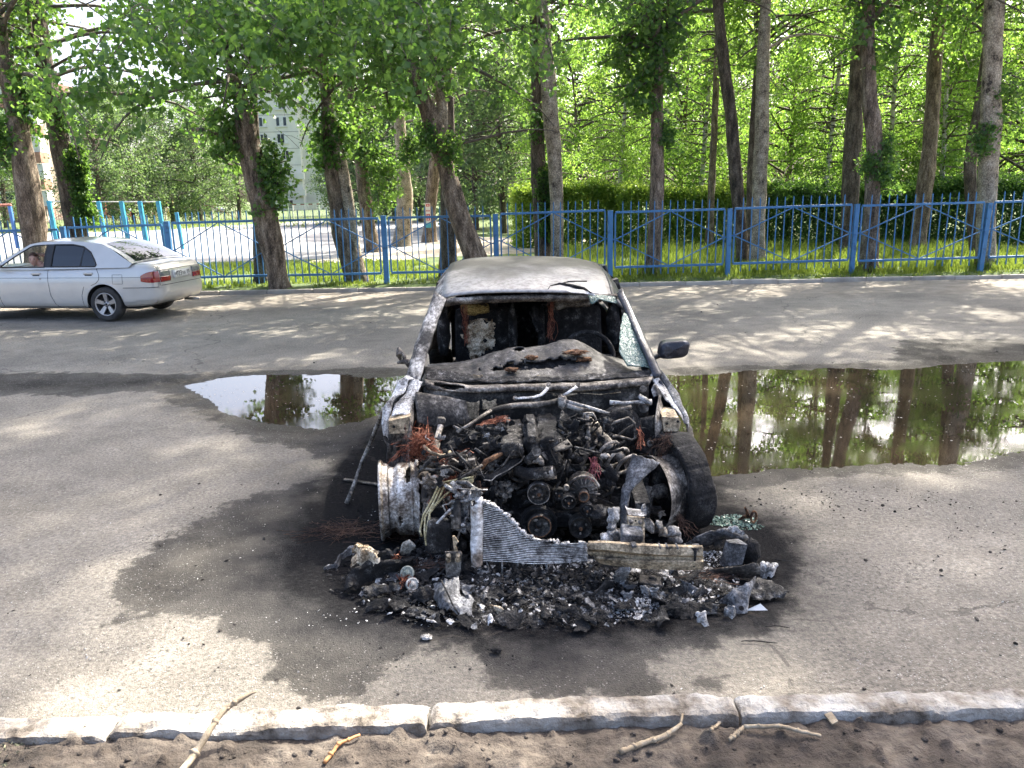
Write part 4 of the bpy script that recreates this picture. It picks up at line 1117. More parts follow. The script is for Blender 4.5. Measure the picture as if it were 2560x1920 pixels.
for f in range(5):
    z0 = A(120, 520, 96).z - .9 + 3.0 * f
    g = MB(); g.box((rx1 - 3.2, 95.4, z0 + .55), (6.2, 1.5, 1.15)); g.build('balcony_front', M_BRICKW, rb, ro)
    w_ = MB(); w_.box((rx1 - 3.2, 95.5, z0 + 2.0), (6.2, 1.3, 1.75)); wd = w_.build('window', M_WHITEP, rb, ro)
    for k in range(5):
        g = MB(); g.box((rx1 - 5.7 + k * 1.25, 94.83, z0 + 2.0), (1.0, .05, 1.4)); g.build('pane', M_GLASS if k % 2 else M_CURT, wd, ro)
b = MB(); b.box(((rx0 + rx1) / 2, 99.5, 15.4), (rx1 - rx0 + .6, 10, .8)); b.build('roof', M_RUST, rb, ro)

# ================================================================== SILVER SEDAN
M_SILVER = mat('silver_paint', [(.3, (.56, .545, .51)), (.7, (.64, .625, .585))], 1.2, .30, metal=.25, bump=0, coat=.8, spec=.6)
M_BLACKP = mat('black_plastic', [(.3, (.012, .012, .013)), (.7, (.022, .022, .024))], 9, .5, bump=.15, bscale=80, bdist=.003)
M_TYRE = mat('tyre_rubber', [(.3, (.030, .029, .028)), (.7, (.062, .058, .053))], 6, .9, bump=.3, bscale=40, bdist=.004)
M_ALLOY = mat('alloy_wheel', [(.3, (.42, .40, .39)), (.7, (.55, .53, .51))], 6, .38, metal=.7, bump=.1)
M_HUBD = mat('dark_wheel_recess', [(.3, (.02, .02, .02)), (.7, (.05, .048, .046))], 8, .8, bump=.2)
M_SEAM = mat('seam_black', [(.3, (.015, .015, .015)), (.7, (.03, .03, .03))], 8, .8, bump=0)
M_TINT, _nt, _p, _ = _nodes('tinted_glass'); _p.inputs['Base Color'].default_value = (.010, .013, .016, 1); _p.inputs['Roughness'].default_value = .03; _p.inputs['Specular IOR Level'].default_value = .9
def clear_glass(name, tint, fac):
    m, nt, p, out = _nodes(name)
    p.inputs['Base Color'].default_value = (.02, .02, .02, 1); p.inputs['Roughness'].default_value = .03
    t = nt.nodes.new('ShaderNodeBsdfTransparent'); t.inputs[0].default_value = tint + (1,)
    fr = nt.nodes.new('ShaderNodeFresnel'); fr.inputs[0].default_value = 1.5
    mx = nt.nodes.new('ShaderNodeMixShader'); nt.links.new(_math(nt, 'ADD', fr.outputs[0], fac, True), mx.inputs[0])
    nt.links.new(t.outputs[0], mx.inputs[1]); nt.links.new(p.outputs[0], mx.inputs[2]); nt.links.new(mx.outputs[0], out.inputs[0])
    return m
M_CLEAR = clear_glass('clear_glass', (.80, .86, .84), .02)
M_LAMPR = mat('red_lamp_lens', [(.3, (.22, .008, .012)), (.7, (.30, .012, .016))], 12, .12, bump=.1, bscale=90, bdist=.002, coat=1.0)
M_LAMPO = mat('amber_lamp_lens', [(.3, (.33, .06, .012)), (.7, (.40, .09, .02))], 12, .15, bump=.1, bscale=90, bdist=.002, coat=1.0)
M_LAMPG = mat('smoked_lamp_lens', [(.3, (.16, .16, .16)), (.7, (.24, .24, .235))], 12, .15, bump=.1, bscale=90, bdist=.002, coat=1.0)
M_PLATE = mat('plate_white', [(.3, (.66, .66, .64)), (.7, (.74, .74, .72))], 12, .4, bump=0)
M_INK = mat('plate_black', [(.3, (.015, .015, .015)), (.7, (.02, .02, .02))], 5, .5, bump=0)
M_SEAT = mat('grey_seat_cloth', [(.3, (.05, .05, .055)), (.7, (.09, .09, .095))], 30, .95, bump=.3)
M_CHROME = mat('dull_steel', [(.3, (.30, .28, .26)), (.7, (.45, .43, .41))], 8, .4, metal=.8, bump=.1)

def text_me(s, size, m, ext=.0012):
    cu = bpy.data.curves.new('text', 'FONT'); cu.body = s; cu.size = size; cu.align_x = 'CENTER'; cu.align_y = 'CENTER'; cu.extrude = ext
    o = bpy.data.objects.new('text', cu); COL.objects.link(o)
    me = bpy.data.meshes.new_from_object(o.evaluated_get(bpy.context.evaluated_depsgraph_get()))
    bpy.data.objects.remove(o); bpy.data.curves.remove(cu)
    me.materials.clear(); me.materials.append(m)
    return me

class Body:
    """smooth lofted car body: stations (x, z bottom, z top, half width, crown)"""
    def __init__(s, st, prof):
        a = np.array(st); xs = np.linspace(a[0, 0], a[-1, 0], 400)
        s.x = xs; s.tab = []
        for c in range(1, 5):
            y = np.interp(xs, a[:, 0], a[:, c]); k = np.hanning(23); k /= k.sum()
            yp = np.pad(y, 11, mode='edge'); ys = np.convolve(yp, k, 'valid')
            e = np.clip(np.minimum(xs - xs[0], xs[-1] - xs) / .10, 0, 1); s.tab.append(ys * e + y * (1 - e))
        s.prof = np.array(prof); d = np.hypot(*np.diff(s.prof, axis=0).T); s.pt = np.concatenate([[0], np.cumsum(d)]); s.pt /= s.pt[-1]
        tt = np.linspace(0, 1, 401)
        def qq(c):
            y = np.interp(tt, s.pt, s.prof[:, c]); k = np.hanning(21); k /= k.sum(); ys = np.convolve(np.pad(y, 10, mode='edge'), k, 'valid')
            e = np.clip(np.minimum(tt, 1 - tt) / .04, 0, 1); return (ys * e + y * (1 - e)).tolist()
        s.pa, s.pb = qq(0), qq(1); s.tab = [c.tolist() for c in s.tab]; s.x0 = float(xs[0]); s.dx = float(xs[1] - xs[0])
    def par(s, x):
        f = min(max((x - s.x0) / s.dx, 0), 398.999); i = int(f); f -= i
        return [c[i] * (1 - f) + c[i + 1] * f for c in s.tab]
    def p(s, x, t, side=1, off=0.0):
        zb, zt, w, cr = s.par(x)
        f = min(max(t, 0), .999999) * 400; i = int(f); f -= i
        a = s.pa[i] * (1 - f) + s.pa[i + 1] * f; b_ = s.pb[i] * (1 - f) + s.pb[i + 1] * f
        r = V(x, side * a * w, zb + b_ * (zt - zb) + (cr * max(0, 1 - a / .9) if b_ > .95 else 0))
        if off:
            du = s.p(x + .01, t, side) - s.p(x - .01, t, side); dv = s.p(x, min(1, t + .01), side) - s.p(x, max(0, t - .01), side)
            n = du.cross(dv).normalized(); n = n if n.y * side > 0 or n.z > .3 else -n
            r = r + n * off
        return r
    def t_at(s, x, z):
        lo, hi = .15, .85
        for _ in range(16):
            m = (lo + hi) / 2
            if s.p(x, m).z < z: lo = m
            else: hi = m
        return (lo + hi) / 2
    def at(s, x, z, side=1, off=0.0): return s.p(x, s.t_at(x, z), side, off)
    def mesh(s, mb, arches=(), nx=90, ntt=40, x0=None, x1=None):
        xs = np.linspace(x0 if x0 is not None else s.x[0], x1 if x1 is not None else s.x[-1], nx)
        for side in (1, -1):
            P = [[s.p(x, t, side) for t in np.linspace(0, 1, ntt)] for x in xs]
            ins = [[False] * ntt for _ in xs]
            for (ax, az, ar) in arches:
                for i in range(nx):
                    for j in range(ntt):
                        q = P[i][j]
                        d = math.hypot(q.x - ax, q.z - az)
                        if d < ar and abs(q.y) > .42 and q.z < az + ar + .02:
                            ins[i][j] = True
                            k = ar / max(d, 1e-4)
                            if q.z < az:
                                P[i][j] = V(ax + math.copysign(math.sqrt(ar * ar - (q.z - az) ** 2), q.x - ax), q.y, q.z); continue
                            P[i][j] = V(ax + (q.x - ax) * k, q.y, az + (q.z - az) * k)
            vs = [q for row in P for q in row]; fs = []
            for i in range(nx - 1):
                for j in range(ntt - 1):
                    if ins[i][j] and ins[i + 1][j] and ins[i][j + 1] and ins[i + 1][j + 1]: continue
                    f = (i * ntt + j, (i + 1) * ntt + j, (i + 1) * ntt + j + 1, i * ntt + j + 1)
                    fs.append(f if side < 0 else f[::-1])
            mb.add(vs, fs, True)
        return mb

SB = Body([(-.965, .46, .76, .50, .0), (-.945, .38, .87, .66, .0), (-.90, .31, .95, .745, .005), (-.80, .265, .985, .79, .015), (-.55, .24, .985, .82, .03), (-.2, .225, .965, .838, .035), (.2, .215, .945, .845, .03), (.8, .21, .93, .845, .02), (1.5, .21, .925, .845, .02), (2.05, .21, .92, .843, .03), (2.45, .215, .885, .838, .05), (2.85, .225, .82, .82, .05), (3.15, .25, .745, .78, .04), (3.32, .30, .67, .69, .02), (3.41, .36, .59, .50, 0)],
          [(0, 0), (.84, 0), (.955, .055), (.985, .16), (1.0, .42), (.995, .66), (.975, .80), (.945, .92), (.90, .975), (.82, 1.0), (.5, 1.0), (0, 1.0)])
WR = .297
def wheel(parent, c, side, mt=M_TYRE, ma=M_ALLOY, n=5):
    ax = V(0, side, 0)
    t = MB(); w = .092
    t.lathe([(.192, -w * .9), (.215, -w), (.265, -w), (.288, -w * .82), (WR, -w * .45), (WR, w * .45), (.288, w * .82), (.265, w), (.215, w), (.192, w * .9)], c, ax, 40, True, True)
    for k in range(3): t.lathe([(WR + .0008, -.05 + .045 * k), (WR + .0012, -.045 + .045 * k)], c, ax, 40, False)
    wh = t.build('wheel', mt, parent)
    tb = MB(); tb.lathe([(.196, w * .92), (.193, w * .70), (.172, w * .45), (.168, -w * .8)], c, ax, 36); tb.lathe([(.001, -.01), (.175, -.012)], c, ax, 30); tb.build('rim_barrel', M_HUBD, wh)
    r = MB(); r.lathe([(.200, w * .95), (.197, w * 1.0), (.184, w * .95), (.182, w * .8)], c, ax, 40)
    xx = V(1, 0, 0); zz = V(0, 0, 1)
    for k in range(n):
        a = 2 * math.pi * k / n + .3
        d = xx * math.cos(a) + zz * math.sin(a); s_ = xx * -math.sin(a) + zz * math.cos(a)
        o = Vector(c)
        p = [o + d * .05 + s_ * .026 + ax * w * .62, o + d * .05 - s_ * .026 + ax * w * .62, o + d * .188 - s_ * .040 + ax * w * .86, o + d * .188 + s_ * .040 + ax * w * .86]
        r.slab(p if side > 0 else p[::-1], .03, ax)
    r.lathe([(.001, w * .68), (.028, w * .68), (.032, w * .62), (.058, w * .60), (.062, w * .3)], c, ax, 20)
    r.build('rim', ma, wh)
    for k in range(n):
        a = 2 * math.pi * k / n + .3 + math.pi / n
        h = MB(); h.disc(Vector(c) + (xx * math.cos(a) + zz * math.sin(a)) * .047 + ax * w * .58, ax, .011, .012, 8); h.build('wheel_nut', M_HUBD, wh)
    hb = MB(); hb.disc(Vector(c) + ax * w * .66, ax, .02, .006, 14); hb.build('hub_cap', M_SEAM, wh)
    return wh

def gh_y(z): return .795 - (z - .93) * .34 - max(0, z - .93) ** 2 * .34
def tess(mb, outer, holes, fn, th=.0):
    """flat outline in (x,z) with holes, mapped by fn, with thickness inward"""
    from mathutils.geometry import tessellate_polygon
    polys = [[V(x, z, 0) for x, z in outer]] + [[V(x, z, 0) for x, z in h] for h in holes]
    flat = [p for pl in polys for p in pl]
    tris = tessellate_polygon(polys)
    vs = [fn(p.x, p.y) for p in flat]
    mb.add(vs, [tuple(t) for t in tris], False)
    return mb
def densify(poly, n=4):
    r = []
    for (a, b), (c, d) in zip(poly, poly[1:] + poly[:1]):
        for k in range(n): r.append((a + (c - a) * k / n, b + (d - b) * k / n))
    return r

def make_sedan(label, cat, group, M_BODY, detail=True, open_window=True):
    root = thing('sedan_car', (0, 0, 0), label, cat, group)
    arches = [(0, .30, .345), (2.535, .30, .345)]
    b = MB(); SB.mesh(b, arches, 90 if detail else 40, 40 if detail else 22); body = b.build('body', M_BODY, root)
    b = MB(); b.box((1.25, 0, .24), (3.6, 1.3, .08)); b.build('underbody', M_SEAM, root)
    for (ax_, az, ar) in arches:
        for side in (1, -1):
            b = MB(); b.grid(lambda s, t: V(ax_ + .343 * math.cos(math.pi * (1.12 * s - .06)), side * (.825 - .32 * t), az + .343 * math.sin(math.pi * (1.12 * s - .06))), 20, 2); b.grid(lambda s, t: V(ax_ + .34 * t * math.cos(math.pi * s), side * .51, az - .02 + .34 * t * math.sin(math.pi * s)), 16, 2); b.build('wheel_housing', M_SEAM, body)
            b = MB(); pts = []
            for a in np.linspace(-.18, math.pi + .18, 26):
                x, z = ax_ + .350 * math.cos(a), az + .350 * math.sin(a)
                pts.append(SB.at(x, max(z, .24), side, .002))
            b.tube(pts, .009, 6); b.build('arch_lip', M_BODY, body)
    # roof and pillars
    def side_fn(side): return lambda x, z: V(x, side * gh_y(z), z)
    outer = densify([(2.16, .90), (1.78, 1.13), (1.46, 1.318), (1.25, 1.352), (.85, 1.362), (.45, 1.352), (.12, 1.318), (-.12, 1.235), (-.36, 1.095), (-.56, .985), (-.50, .92), (.8, .90)], 3)
    fw = [(1.98, .935), (1.70, 1.115), (1.44, 1.268), (1.36, 1.292), (1.12, 1.305), (1.10, .935)]
    rw = [(.985, .94), (.975, 1.308), (.62, 1.305), (.40, 1.268), (.25, 1.18), (.16, 1.06), (.11, .97), (.13, .94)]
    for side in (1, -1):
        b = MB(); tess(b, outer, [densify(fw, 2), densify(rw, 2)], side_fn(side)); b.build('side_frame', M_BODY, root)
        rub = MB()
        for wdw in (fw, rw):
            pts = densify(wdw, 3); rub.tube([V(x, side * (gh_y(z) + .002), z) for x, z in pts + pts[:1]], .012, 5, False)
        rub.grid(lambda p_, q_: (lambda z: V(1.118 + .012 * q_ - (.150 + .014 * q_) * p_, side * (gh_y(z) + .005), z))(.93 + .385 * q_), 2, 10)
        rub.build('window_trim', M_BLACKP, root)
        g = MB(); tess(g, densify(rw, 2), [], lambda x, z: V(x, side * (gh_y(z) - .006), z)); gl = g.build('side_window', M_TINT, root)
        g = MB(); g.beam(V(.42, side * (gh_y(.94) + .001), .94), V(.385, side * (gh_y(1.27) + .001), 1.265), .022, .01, (0, side, 0)); g.build('window_divider', M_BLACKP, gl)
        if not (open_window and side > 0):
            g = MB(); tess(g, densify(fw, 2), [], lambda x, z: V(x, side * (gh_y(z) - .006), z)); g.build('side_window', M_CLEAR, root)
    def roof(s, t):
        x = .10 + 1.38 * s; k = 2 * t - 1
        zr = np.interp(x, [.10, .45, .85, 1.25, 1.48], [1.314, 1.352, 1.362, 1.350, 1.312]); yr = gh_y(zr)
        return V(x + .02 * (1 - k * k) * (1 if s > .9 else -1 if s < .1 else 0), k * yr, zr + .052 * (1 - k * k) * (1 - .25 * abs(2 * s - 1)))
    b = MB(); b.grid(roof, 20, 16); b.build('roof', M_BODY, root)
    def wsc(s, t):
        k = 2 * t - 1; a = V(2.16 + .12 * (1 - k * k), k * gh_y(.915), .91 + .02 * (1 - k * k)); c = roof(1, t); return a.lerp(c, s) + V(.02, 0, .02) * math.sin(math.pi * s)
    b = MB(); b.grid(wsc, 10, 14); b.build('windscreen', M_CLEAR, root)
    def rws(s, t):
        k = 2 * t - 1; a = V(-.56 - .07 * (1 - k * k), k * gh_y(.985), .985 + .03 * (1 - k * k)); c = roof(0, t); return a.lerp(c, s) + V(-.02, 0, .025) * math.sin(math.pi * s)
    b = MB(); b.grid(lambda s, t: rws(s, t), 10, 14); b.build('rear_surround', M_BODY, root)
    b = MB(); b.grid(lambda s, t: rws(.05 + .89 * s, .075 + .85 * t) + V(-.003, 0, .005), 12, 14); b.build('rear_window', M_TINT, root)
    # doors: seams, handles, lines
    if detail:
        for side in (1, -1):
            sm = MB()
            def line(pts, r=.0035): sm.tube([SB.at(x, z, side, .0018) for x, z in [((1 - k_ / 5) * pts[i_][0] + k_ / 5 * pts[i_ + 1][0], (1 - k_ / 5) * pts[i_][1] + k_ / 5 * pts[i_ + 1][1]) for i_ in range(len(pts) - 1) for k_ in range(6)]], r, 4, False)
            line([(1.045, .925), (1.04, .70), (1.02, .45), (.96, .30), (.90, .235)])
            line([(2.10, .90), (2.06, .65), (2.03, .40), (2.0, .25)])
            line([(.125, .93), (.06, .80), (.06, .72), (.12, .66), (.22, .62)])
            line([(.36, .60), (.42, .45), (.42, .24)]); line([(x, .255) for x in np.linspace(.40, 2.02, 12)])
            line([(x, .752) for x in np.linspace(-.72, 2.6, 30)], .003)
            line([(x, .565 + .012 * ((x + .35) < 0)) for x in np.linspace(-.93, -.37, 10)], .0045)
            sm.build('panel_seams', M_SEAM, root)
            for hx in (.26, 1.27):
                h = MB(); p = SB.at(hx, .822, side, .010); h.box(p, (.175, .022, .034), None, .009); hd = h.build('door_handle', M_BODY, root)
                h = MB(); h.box(SB.at(hx, .796, side, .002), (.13, .010, .018), None, .004); h.build('handle_recess', M_SEAM, hd)
            for (x_, z_) in ((1.30, .745),):
                h = MB(); h.disc(SB.at(1.19, .735, side, 0), (0, side, 0), .012, .006, 12); h.build('door_lock', M_CHROME, root)
            f = MB(); n_ = 5; q = [(-.19, .80), (-.19, .645), (-.37, .645), (-.37, .80)]
            if side > 0:
                f.tube([SB.at(x, z, side, .0008) for x, z in densify(q, 4) + [q[0]]], .003, 4, False); f.build('fuel_flap_seam', M_SEAM, root)
            m_ = MB(); c = V(1.98, side * .93, 1.0); m_.blob(c, (.07, .10, .065), .05, 2, 1, 3); m_.beam(V(1.98, side * .79, .96), V(1.98, side * .86, .98), .05, .04); m_.build('door_mirror', M_BODY, root)
        # rear end
        def rear(y, z, off=.0):
            # point on the tail: bisect x
            lo, hi = -.965, -.45
            x = hi
            for _ in range(15):
                m2 = (lo + hi) / 2; zb, zt, w, cr = SB.par(m2)
                t = SB.t_at(m2, min(max(z, zb + .02), zt - .03)); ww = abs(SB.p(m2, t).y)
                ok = ww > abs(y) and zt - .02 > z > zb + .01
                if ok: hi = m2
                else: lo = m2
            return V(hi - off, y, z)
        def patch(y0, y1, z0, z1, off, name, m, par, ny=10, nz=5, round_=0.0):
            g = MB(); g.grid(lambda s, t: rear(y0 + (y1 - y0) * s, z0 + (z1 - z0) * t, off) , ny, nz, True, 0 if name == 'boot_lid' else .012); return g.build(name, m, par)
        patch(-.66, .66, .35, .96, .001, 'boot_lid', M_BODY, root, 28, 20)
        for side in (1, -1):
            # wrap-round lamp
            g = MB()
            def lamp(s, t):
                z = .645 + .215 * t - .02 * s
                if s < .62:
                    x = -.70 - (.9 - .70) * (s / .62) * 1.0; zz = .655 + (.19 - .10 * (1 - s / .62) ** 2) * t + .03 * (1 - s / .62) ** 2
                    return SB.at(x, zz, side, .006)
                y = side * (.735 - (s - .62) / .38 * .10); p = rear(y, .66 + .185 * t, .008); return p
            g.grid(lamp, 18, 8, True); lm = g.build('tail_lamp', M_LAMPR, root)
            g = MB(); g.grid(lambda s, t: lamp(.02 + .6 * s, .55 + .40 * t) + V(0, side * .0025, .002), 12, 4); g.build('amber_lens', M_LAMPO, lm)
            patch(side * .62, side * .34, .655, .745, .008, 'inner_lamp', M_LAMPR, root)
            patch(side * .62, side * .34, .755, .845, .008, 'reverse_lamp', M_LAMPG, root)
        pl = patch(-.27, .27, .69, .825, .012, 'number_plate', M_PLATE, root, 6, 3)
        px_ = min(rear(0, .757, .012).x, rear(.26, .757, .012).x) - .014
        for (s_, y, sz, dz) in (('H', .215, .085, -.008), ('023', .095, .125, 0), ('XA', -.055, .085, -.008), ('55', -.195, .095, .014), ('RUS', -.195, .034, -.045)):
            o = link('plate_text', text_me(s_, sz, M_INK), pl); o.rotation_euler = (math.pi / 2, 0, -math.pi / 2); o.location = (px_, y, .757 + dz); o.scale = (.92, 1, 1)
        g = MB(); g.tube([rear(y, .855, .004) for y in np.linspace(-.70, .70, 24)], .004, 4, False)
        g.tube([rear(y, .60, .004) for y in np.linspace(-.62, .62, 24)], .004, 4, False)
        for sd in (1, -1): g.tube([rear(sd * .64, z, .004) for z in np.linspace(.60, .95, 10)], .004, 4, False)
        g.build('boot_seams', M_SEAM, root)
        # bumper swell
        bm_ = MB()
        ys = np.linspace(-1, 1, 41)
        def bump(s, t):
            a = -1 + 2 * s; z = .27 + .285 * t
            if abs(a) > .55:
                f = (abs(a) - .55) / .45; x = -.90 + .54 * f; p = SB.at(max(x, -.945), z, 1 if a > 0 else -1, .014)
                return p
            p0 = rear(.70 * a / .55, z, .022); return p0
        bm_.grid(bump, 60, 10, True); bm_.build('rear_bumper', M_BODY, root)
        g = MB(); g.tube([V(-.70, -.45, .24), V(-.98, -.47, .235)], .024, 10); g.build('exhaust', M_CHROME, root)
        g = MB(); g.box((-.915, 0, .845), (.03, .5, .02), None, .006); g.build('boot_grip', M_BODY, root)
        # front end for other viewpoints
        for side in (1, -1):
            g = MB(); g.grid(lambda s, t: SB.at(3.02 + .3 * s, .60 + .10 * t - .03 * s, side, .006), 6, 4); g.build('headlamp', M_CLEAR, root)
    for x in (0, 2.535):
        for side in (1, -1): wheel(root, V(x, side * .745, WR), side)
    # cabin
    c = MB(); c.box((1.95, 0, .82), (.45, 1.4, .2), (0, .12, 0), .05); c.build('dashboard', M_BLACKP, root)
    for side in (1, -1):
        s_ = MB(); s_.box((1.15, side * .36, .48), (.5, .48, .16), None, .05); s_.box((.90, side * .36, .80), (.14, .46, .62), (0, -.28, 0), .05); s_.box((.79, side * .36, 1.16), (.09, .26, .17), (0, -.2, 0), .03); s_.build('front_seat', M_SEAT, root)
    s_ = MB(); s_.box((.25, 0, .48), (.5, 1.25, .16), None, .05); s_.box((0.0, 0, .75), (.14, 1.25, .5), (0, -.3, 0), .05); s_.build('rear_seat', M_SEAT, root)
    s_ = MB(); R_ = Euler((0, -1.15, 0)).to_matrix()
    s_.tube([V(1.62, -.36, .93) + R_ @ V(.18 * math.cos(a), .18 * math.sin(a), 0) for a in np.linspace(0, 2 * math.pi, 29)], .015, 6, False); s_.beam(V(1.62, -.36, .93), V(1.80, -.36, .86), .06, .06); s_.build('steering_wheel', M_BLACKP, root)
    s_ = MB(); s_.box((1.36, 0, 1.27), (.05, .22, .06), None, .02); s_.build('rear_view_mirror', M_BLACKP, root)
    s_ = MB(); s_.grid(lambda s, t: roof(s, t) - V(0, 0, .03), 8, 8); s_.build('headliner', M_CURT, root)
    return root
SED = make_sedan('silver four door sedan with an open front window on the far side of the road', 'car', None, M_SILVER)
SED_RZ = math.atan2(.17, -.985)
SED_LOC = V(-6.82, 14.56, .012)
SED.location = SED_LOC; SED.rotation_euler = (0, 0, SED_RZ)

# far parked cars (repainted copies without fine detail)
def far_car(u, y, rz, col, label, sc=(1, 1, 1)):
    m = mat('car_paint', [(.3, tuple(x * .9 for x in col)), (.7, col)], 2, .3, bump=0, coat=.8)
    if not FARCARS: FARCARS.append(make_sedan(label, 'car', 'cars parked beyond the playground', m, False, False)); c = FARCARS[0]
    else:
        c = copy_tree(FARCARS[0])
        for ch in c.children:
            if ch.type == 'MESH' and ch.data.materials and ch.data.materials[0].name.startswith('car_paint'):
                ch.material_slots[0].link = 'OBJECT'; ch.material_slots[0].material = m
    c['label'] = label
    p = A(u, 530, y); c.location = (p.x, y, .08); c.rotation_euler = (0, 0, rz); c.scale = sc
FARCARS = []
far_car(445, 128, math.pi + .1, (.60, .60, .58), 'tall white off road car parked beyond the playground slide', (1.05, 1.05, 1.32))
far_car(482, 132, .3, (.16, .17, .18), 'dark grey car parked right of the tall white one')
far_car(508, 134, .2, (.50, .50, .50), 'light car at the right end of the far parked row')
far_car(318, 126, math.pi, (.35, .42, .52), 'pale blue car half hidden behind the turquoise bars')
far_car(228, 124, math.pi, (.42, .48, .55), 'pale blue car right of the ivy wrapped poplar')
far_car(140, 122, 0, (.10, .35, .50), 'turquoise car between the two left poplars', (1.1, 1.1, 1.25))

# ------------------------------------------------------------------ the person in the silver car
def skin_body(joints, edges, radii, root=0, sub=2):
    me = bpy.data.meshes.new('b'); me.from_pydata([tuple(j) for j in joints], edges, [])
    o = bpy.data.objects.new('b', me); COL.objects.link(o)
    sm = o.modifiers.new('s', 'SKIN'); sm.use_smooth_shade = True
    for i, r in enumerate(radii): me.skin_vertices[0].data[i].radius = r if isinstance(r, tuple) else (r, r)
    me.skin_vertices[0].data[root].use_root = True
    ss = o.modifiers.new('u', 'SUBSURF'); ss.levels = sub; ss.render_levels = sub
    ev = bpy.data.meshes.new_from_object(o.evaluated_get(bpy.context.evaluated_depsgraph_get()))
    bpy.data.objects.remove(o)
    return ev
M_SKIN = mat('skin', [(.3, (.46, .26, .19)), (.7, (.56, .34, .26))], 9, .5, bump=.08, bscale=80, bdist=.002)
M_HAIR = mat('brown_hair', [(.3, (.035, .016, .009)), (.7, (.085, .038, .02))], 40, .6, bump=.5, bscale=90, stretch=(1, 1, .3))
M_SHIRT = mat('white_top', [(.3, (.55, .53, .56)), (.7, (.68, .66, .68))], 9, .9, bump=.3, bscale=25, bdist=.008)
M_EYE = mat('eye_dark', [(.3, (.02, .015, .012)), (.7, (.03, .02, .018))], 9, .3, bump=0)
M_LIP = mat('lips', [(.3, (.40, .14, .12)), (.7, (.45, .18, .15))], 9, .5, bump=0)
pe = thing('person', SED_LOC + V(0, 0, 0), 'person in a white top leaning at the open window of the silver sedan', 'person', None, SED_RZ)
# local car coordinates: x forward, y left (towards the road), z up; head turned to the window
HC = V(1.45, .60, 1.055)
J = [V(1.12, .42, .52), V(1.16, .44, .72), V(1.26, .47, .88), V(1.36, .52, .955), V(1.40, .56, .99), V(1.44, .585, 1.04),
     V(1.30, .62, .90), V(1.36, .70, .86), V(1.38, .70, .72), V(1.55, .66, .68),
     V(1.24, .30, .90), V(1.20, .27, 1.00), V(1.30, .36, 1.10), V(1.40, .44, 1.12), V(1.44, .47, 1.13)]
E_ = [(0, 1), (1, 2), (2, 3), (3, 4), (4, 5), (2, 6), (6, 7), (7, 8), (8, 9), (2, 10), (10, 11), (11, 12), (12, 13), (13, 14)]
R_ = [(.15, .12), (.15, .12), (.13, .10), (.062, .062), (.058, .058), (.06, .06), .07, .062, .045, .032, .07, .052, .040, .032, .028]
bmesh_body = skin_body(J, E_, R_, 1)
# head: face points towards -x*.35 + y*.93 (out of the window)
fx = V(-.40, .91, -.06).normalized(); rx = fx.cross(V(0, 0, 1)).normalized(); ux = rx.cross(fx)
hd = bmesh.new(); bmesh.ops.create_uvsphere(hd, u_segments=28, v_segments=20, radius=1)
for w in hd.verts:
    x, y, z = w.co       # local: x right, y front, z up
    k = 1.0
    hw = .074 * (1 - .16 * max(0, -z) ** 1.5); hl = .094; hz = .115
    px_, py_, pz_ = x * hw, y * hl, z * hz
    if y > 0:
        py_ -= .012 * max(0, -z - .2) * 0
        g = math.exp(-((x / .16) ** 2 + ((z + .12) / .20) ** 2)); py_ += .020 * g * (1 if y > .5 else 0)          # nose
        for sx in (-.42, .42): py_ -= .009 * math.exp(-(((x - sx) / .16) ** 2 + ((z - .06) / .11) ** 2))           # eye sockets
        py_ += .006 * math.exp(-((x / .3) ** 2 + ((z + .44) / .08) ** 2)); py_ += .008 * math.exp(-((x / .25) ** 2 + ((z + .78) / .16) ** 2))
    for sx in (-1, 1): px_ += sx * .012 * math.exp(-(((x - sx) / .14) ** 2 + ((y + .05) / .13) ** 2 + ((z + .02) / .26) ** 2))   # ears
    w.co = HC + rx * px_ + fx * py_ + ux * pz_
hm = bpy.data.meshes.new('head'); hd.to_mesh(hm); hd.free()
jb = bmesh.new(); jb.from_mesh(bmesh_body); jb.from_mesh(hm)
# hand behind the head: palm and five bent fingers
fm = MB(); hp = J[14]
hdv = (V(1.46, .50, 1.09) - J[12]).normalized()
fm.blob(hp + hdv * .02, (.038, .030, .02), .05, 2, 1, 1)
for k, L in enumerate((.045, .058, .062, .058, .048)):
    s0 = hp + hdv * .03 + V(-.01, .01, .03 - .015 * k) if k else hp + V(.0, .02, .03)
    fm.tube([s0, s0 + hdv * L * .5 + V(0, 0, .004), s0 + hdv * L * .85 + V(.0, .012, -.002)], [.009, .0085, .006], 6)
tmp = fm.mesh('hand', M_SKIN); jb.from_mesh(tmp)
me = bpy.data.meshes.new('person_body'); jb.to_mesh(me); jb.free()
to = bpy.data.objects.new('t', me); COL.objects.link(to)
rm = to.modifiers.new('r', 'REMESH'); rm.mode = 'VOXEL'; rm.voxel_size = .0065; rm.use_smooth_shade = True
bm2 = bpy.data.meshes.new_from_object(to.evaluated_get(bpy.context.evaluated_depsgraph_get())); bpy.data.objects.remove(to)
bm2.materials.clear(); bm2.materials.append(M_SKIN)
link('body', bm2, pe)
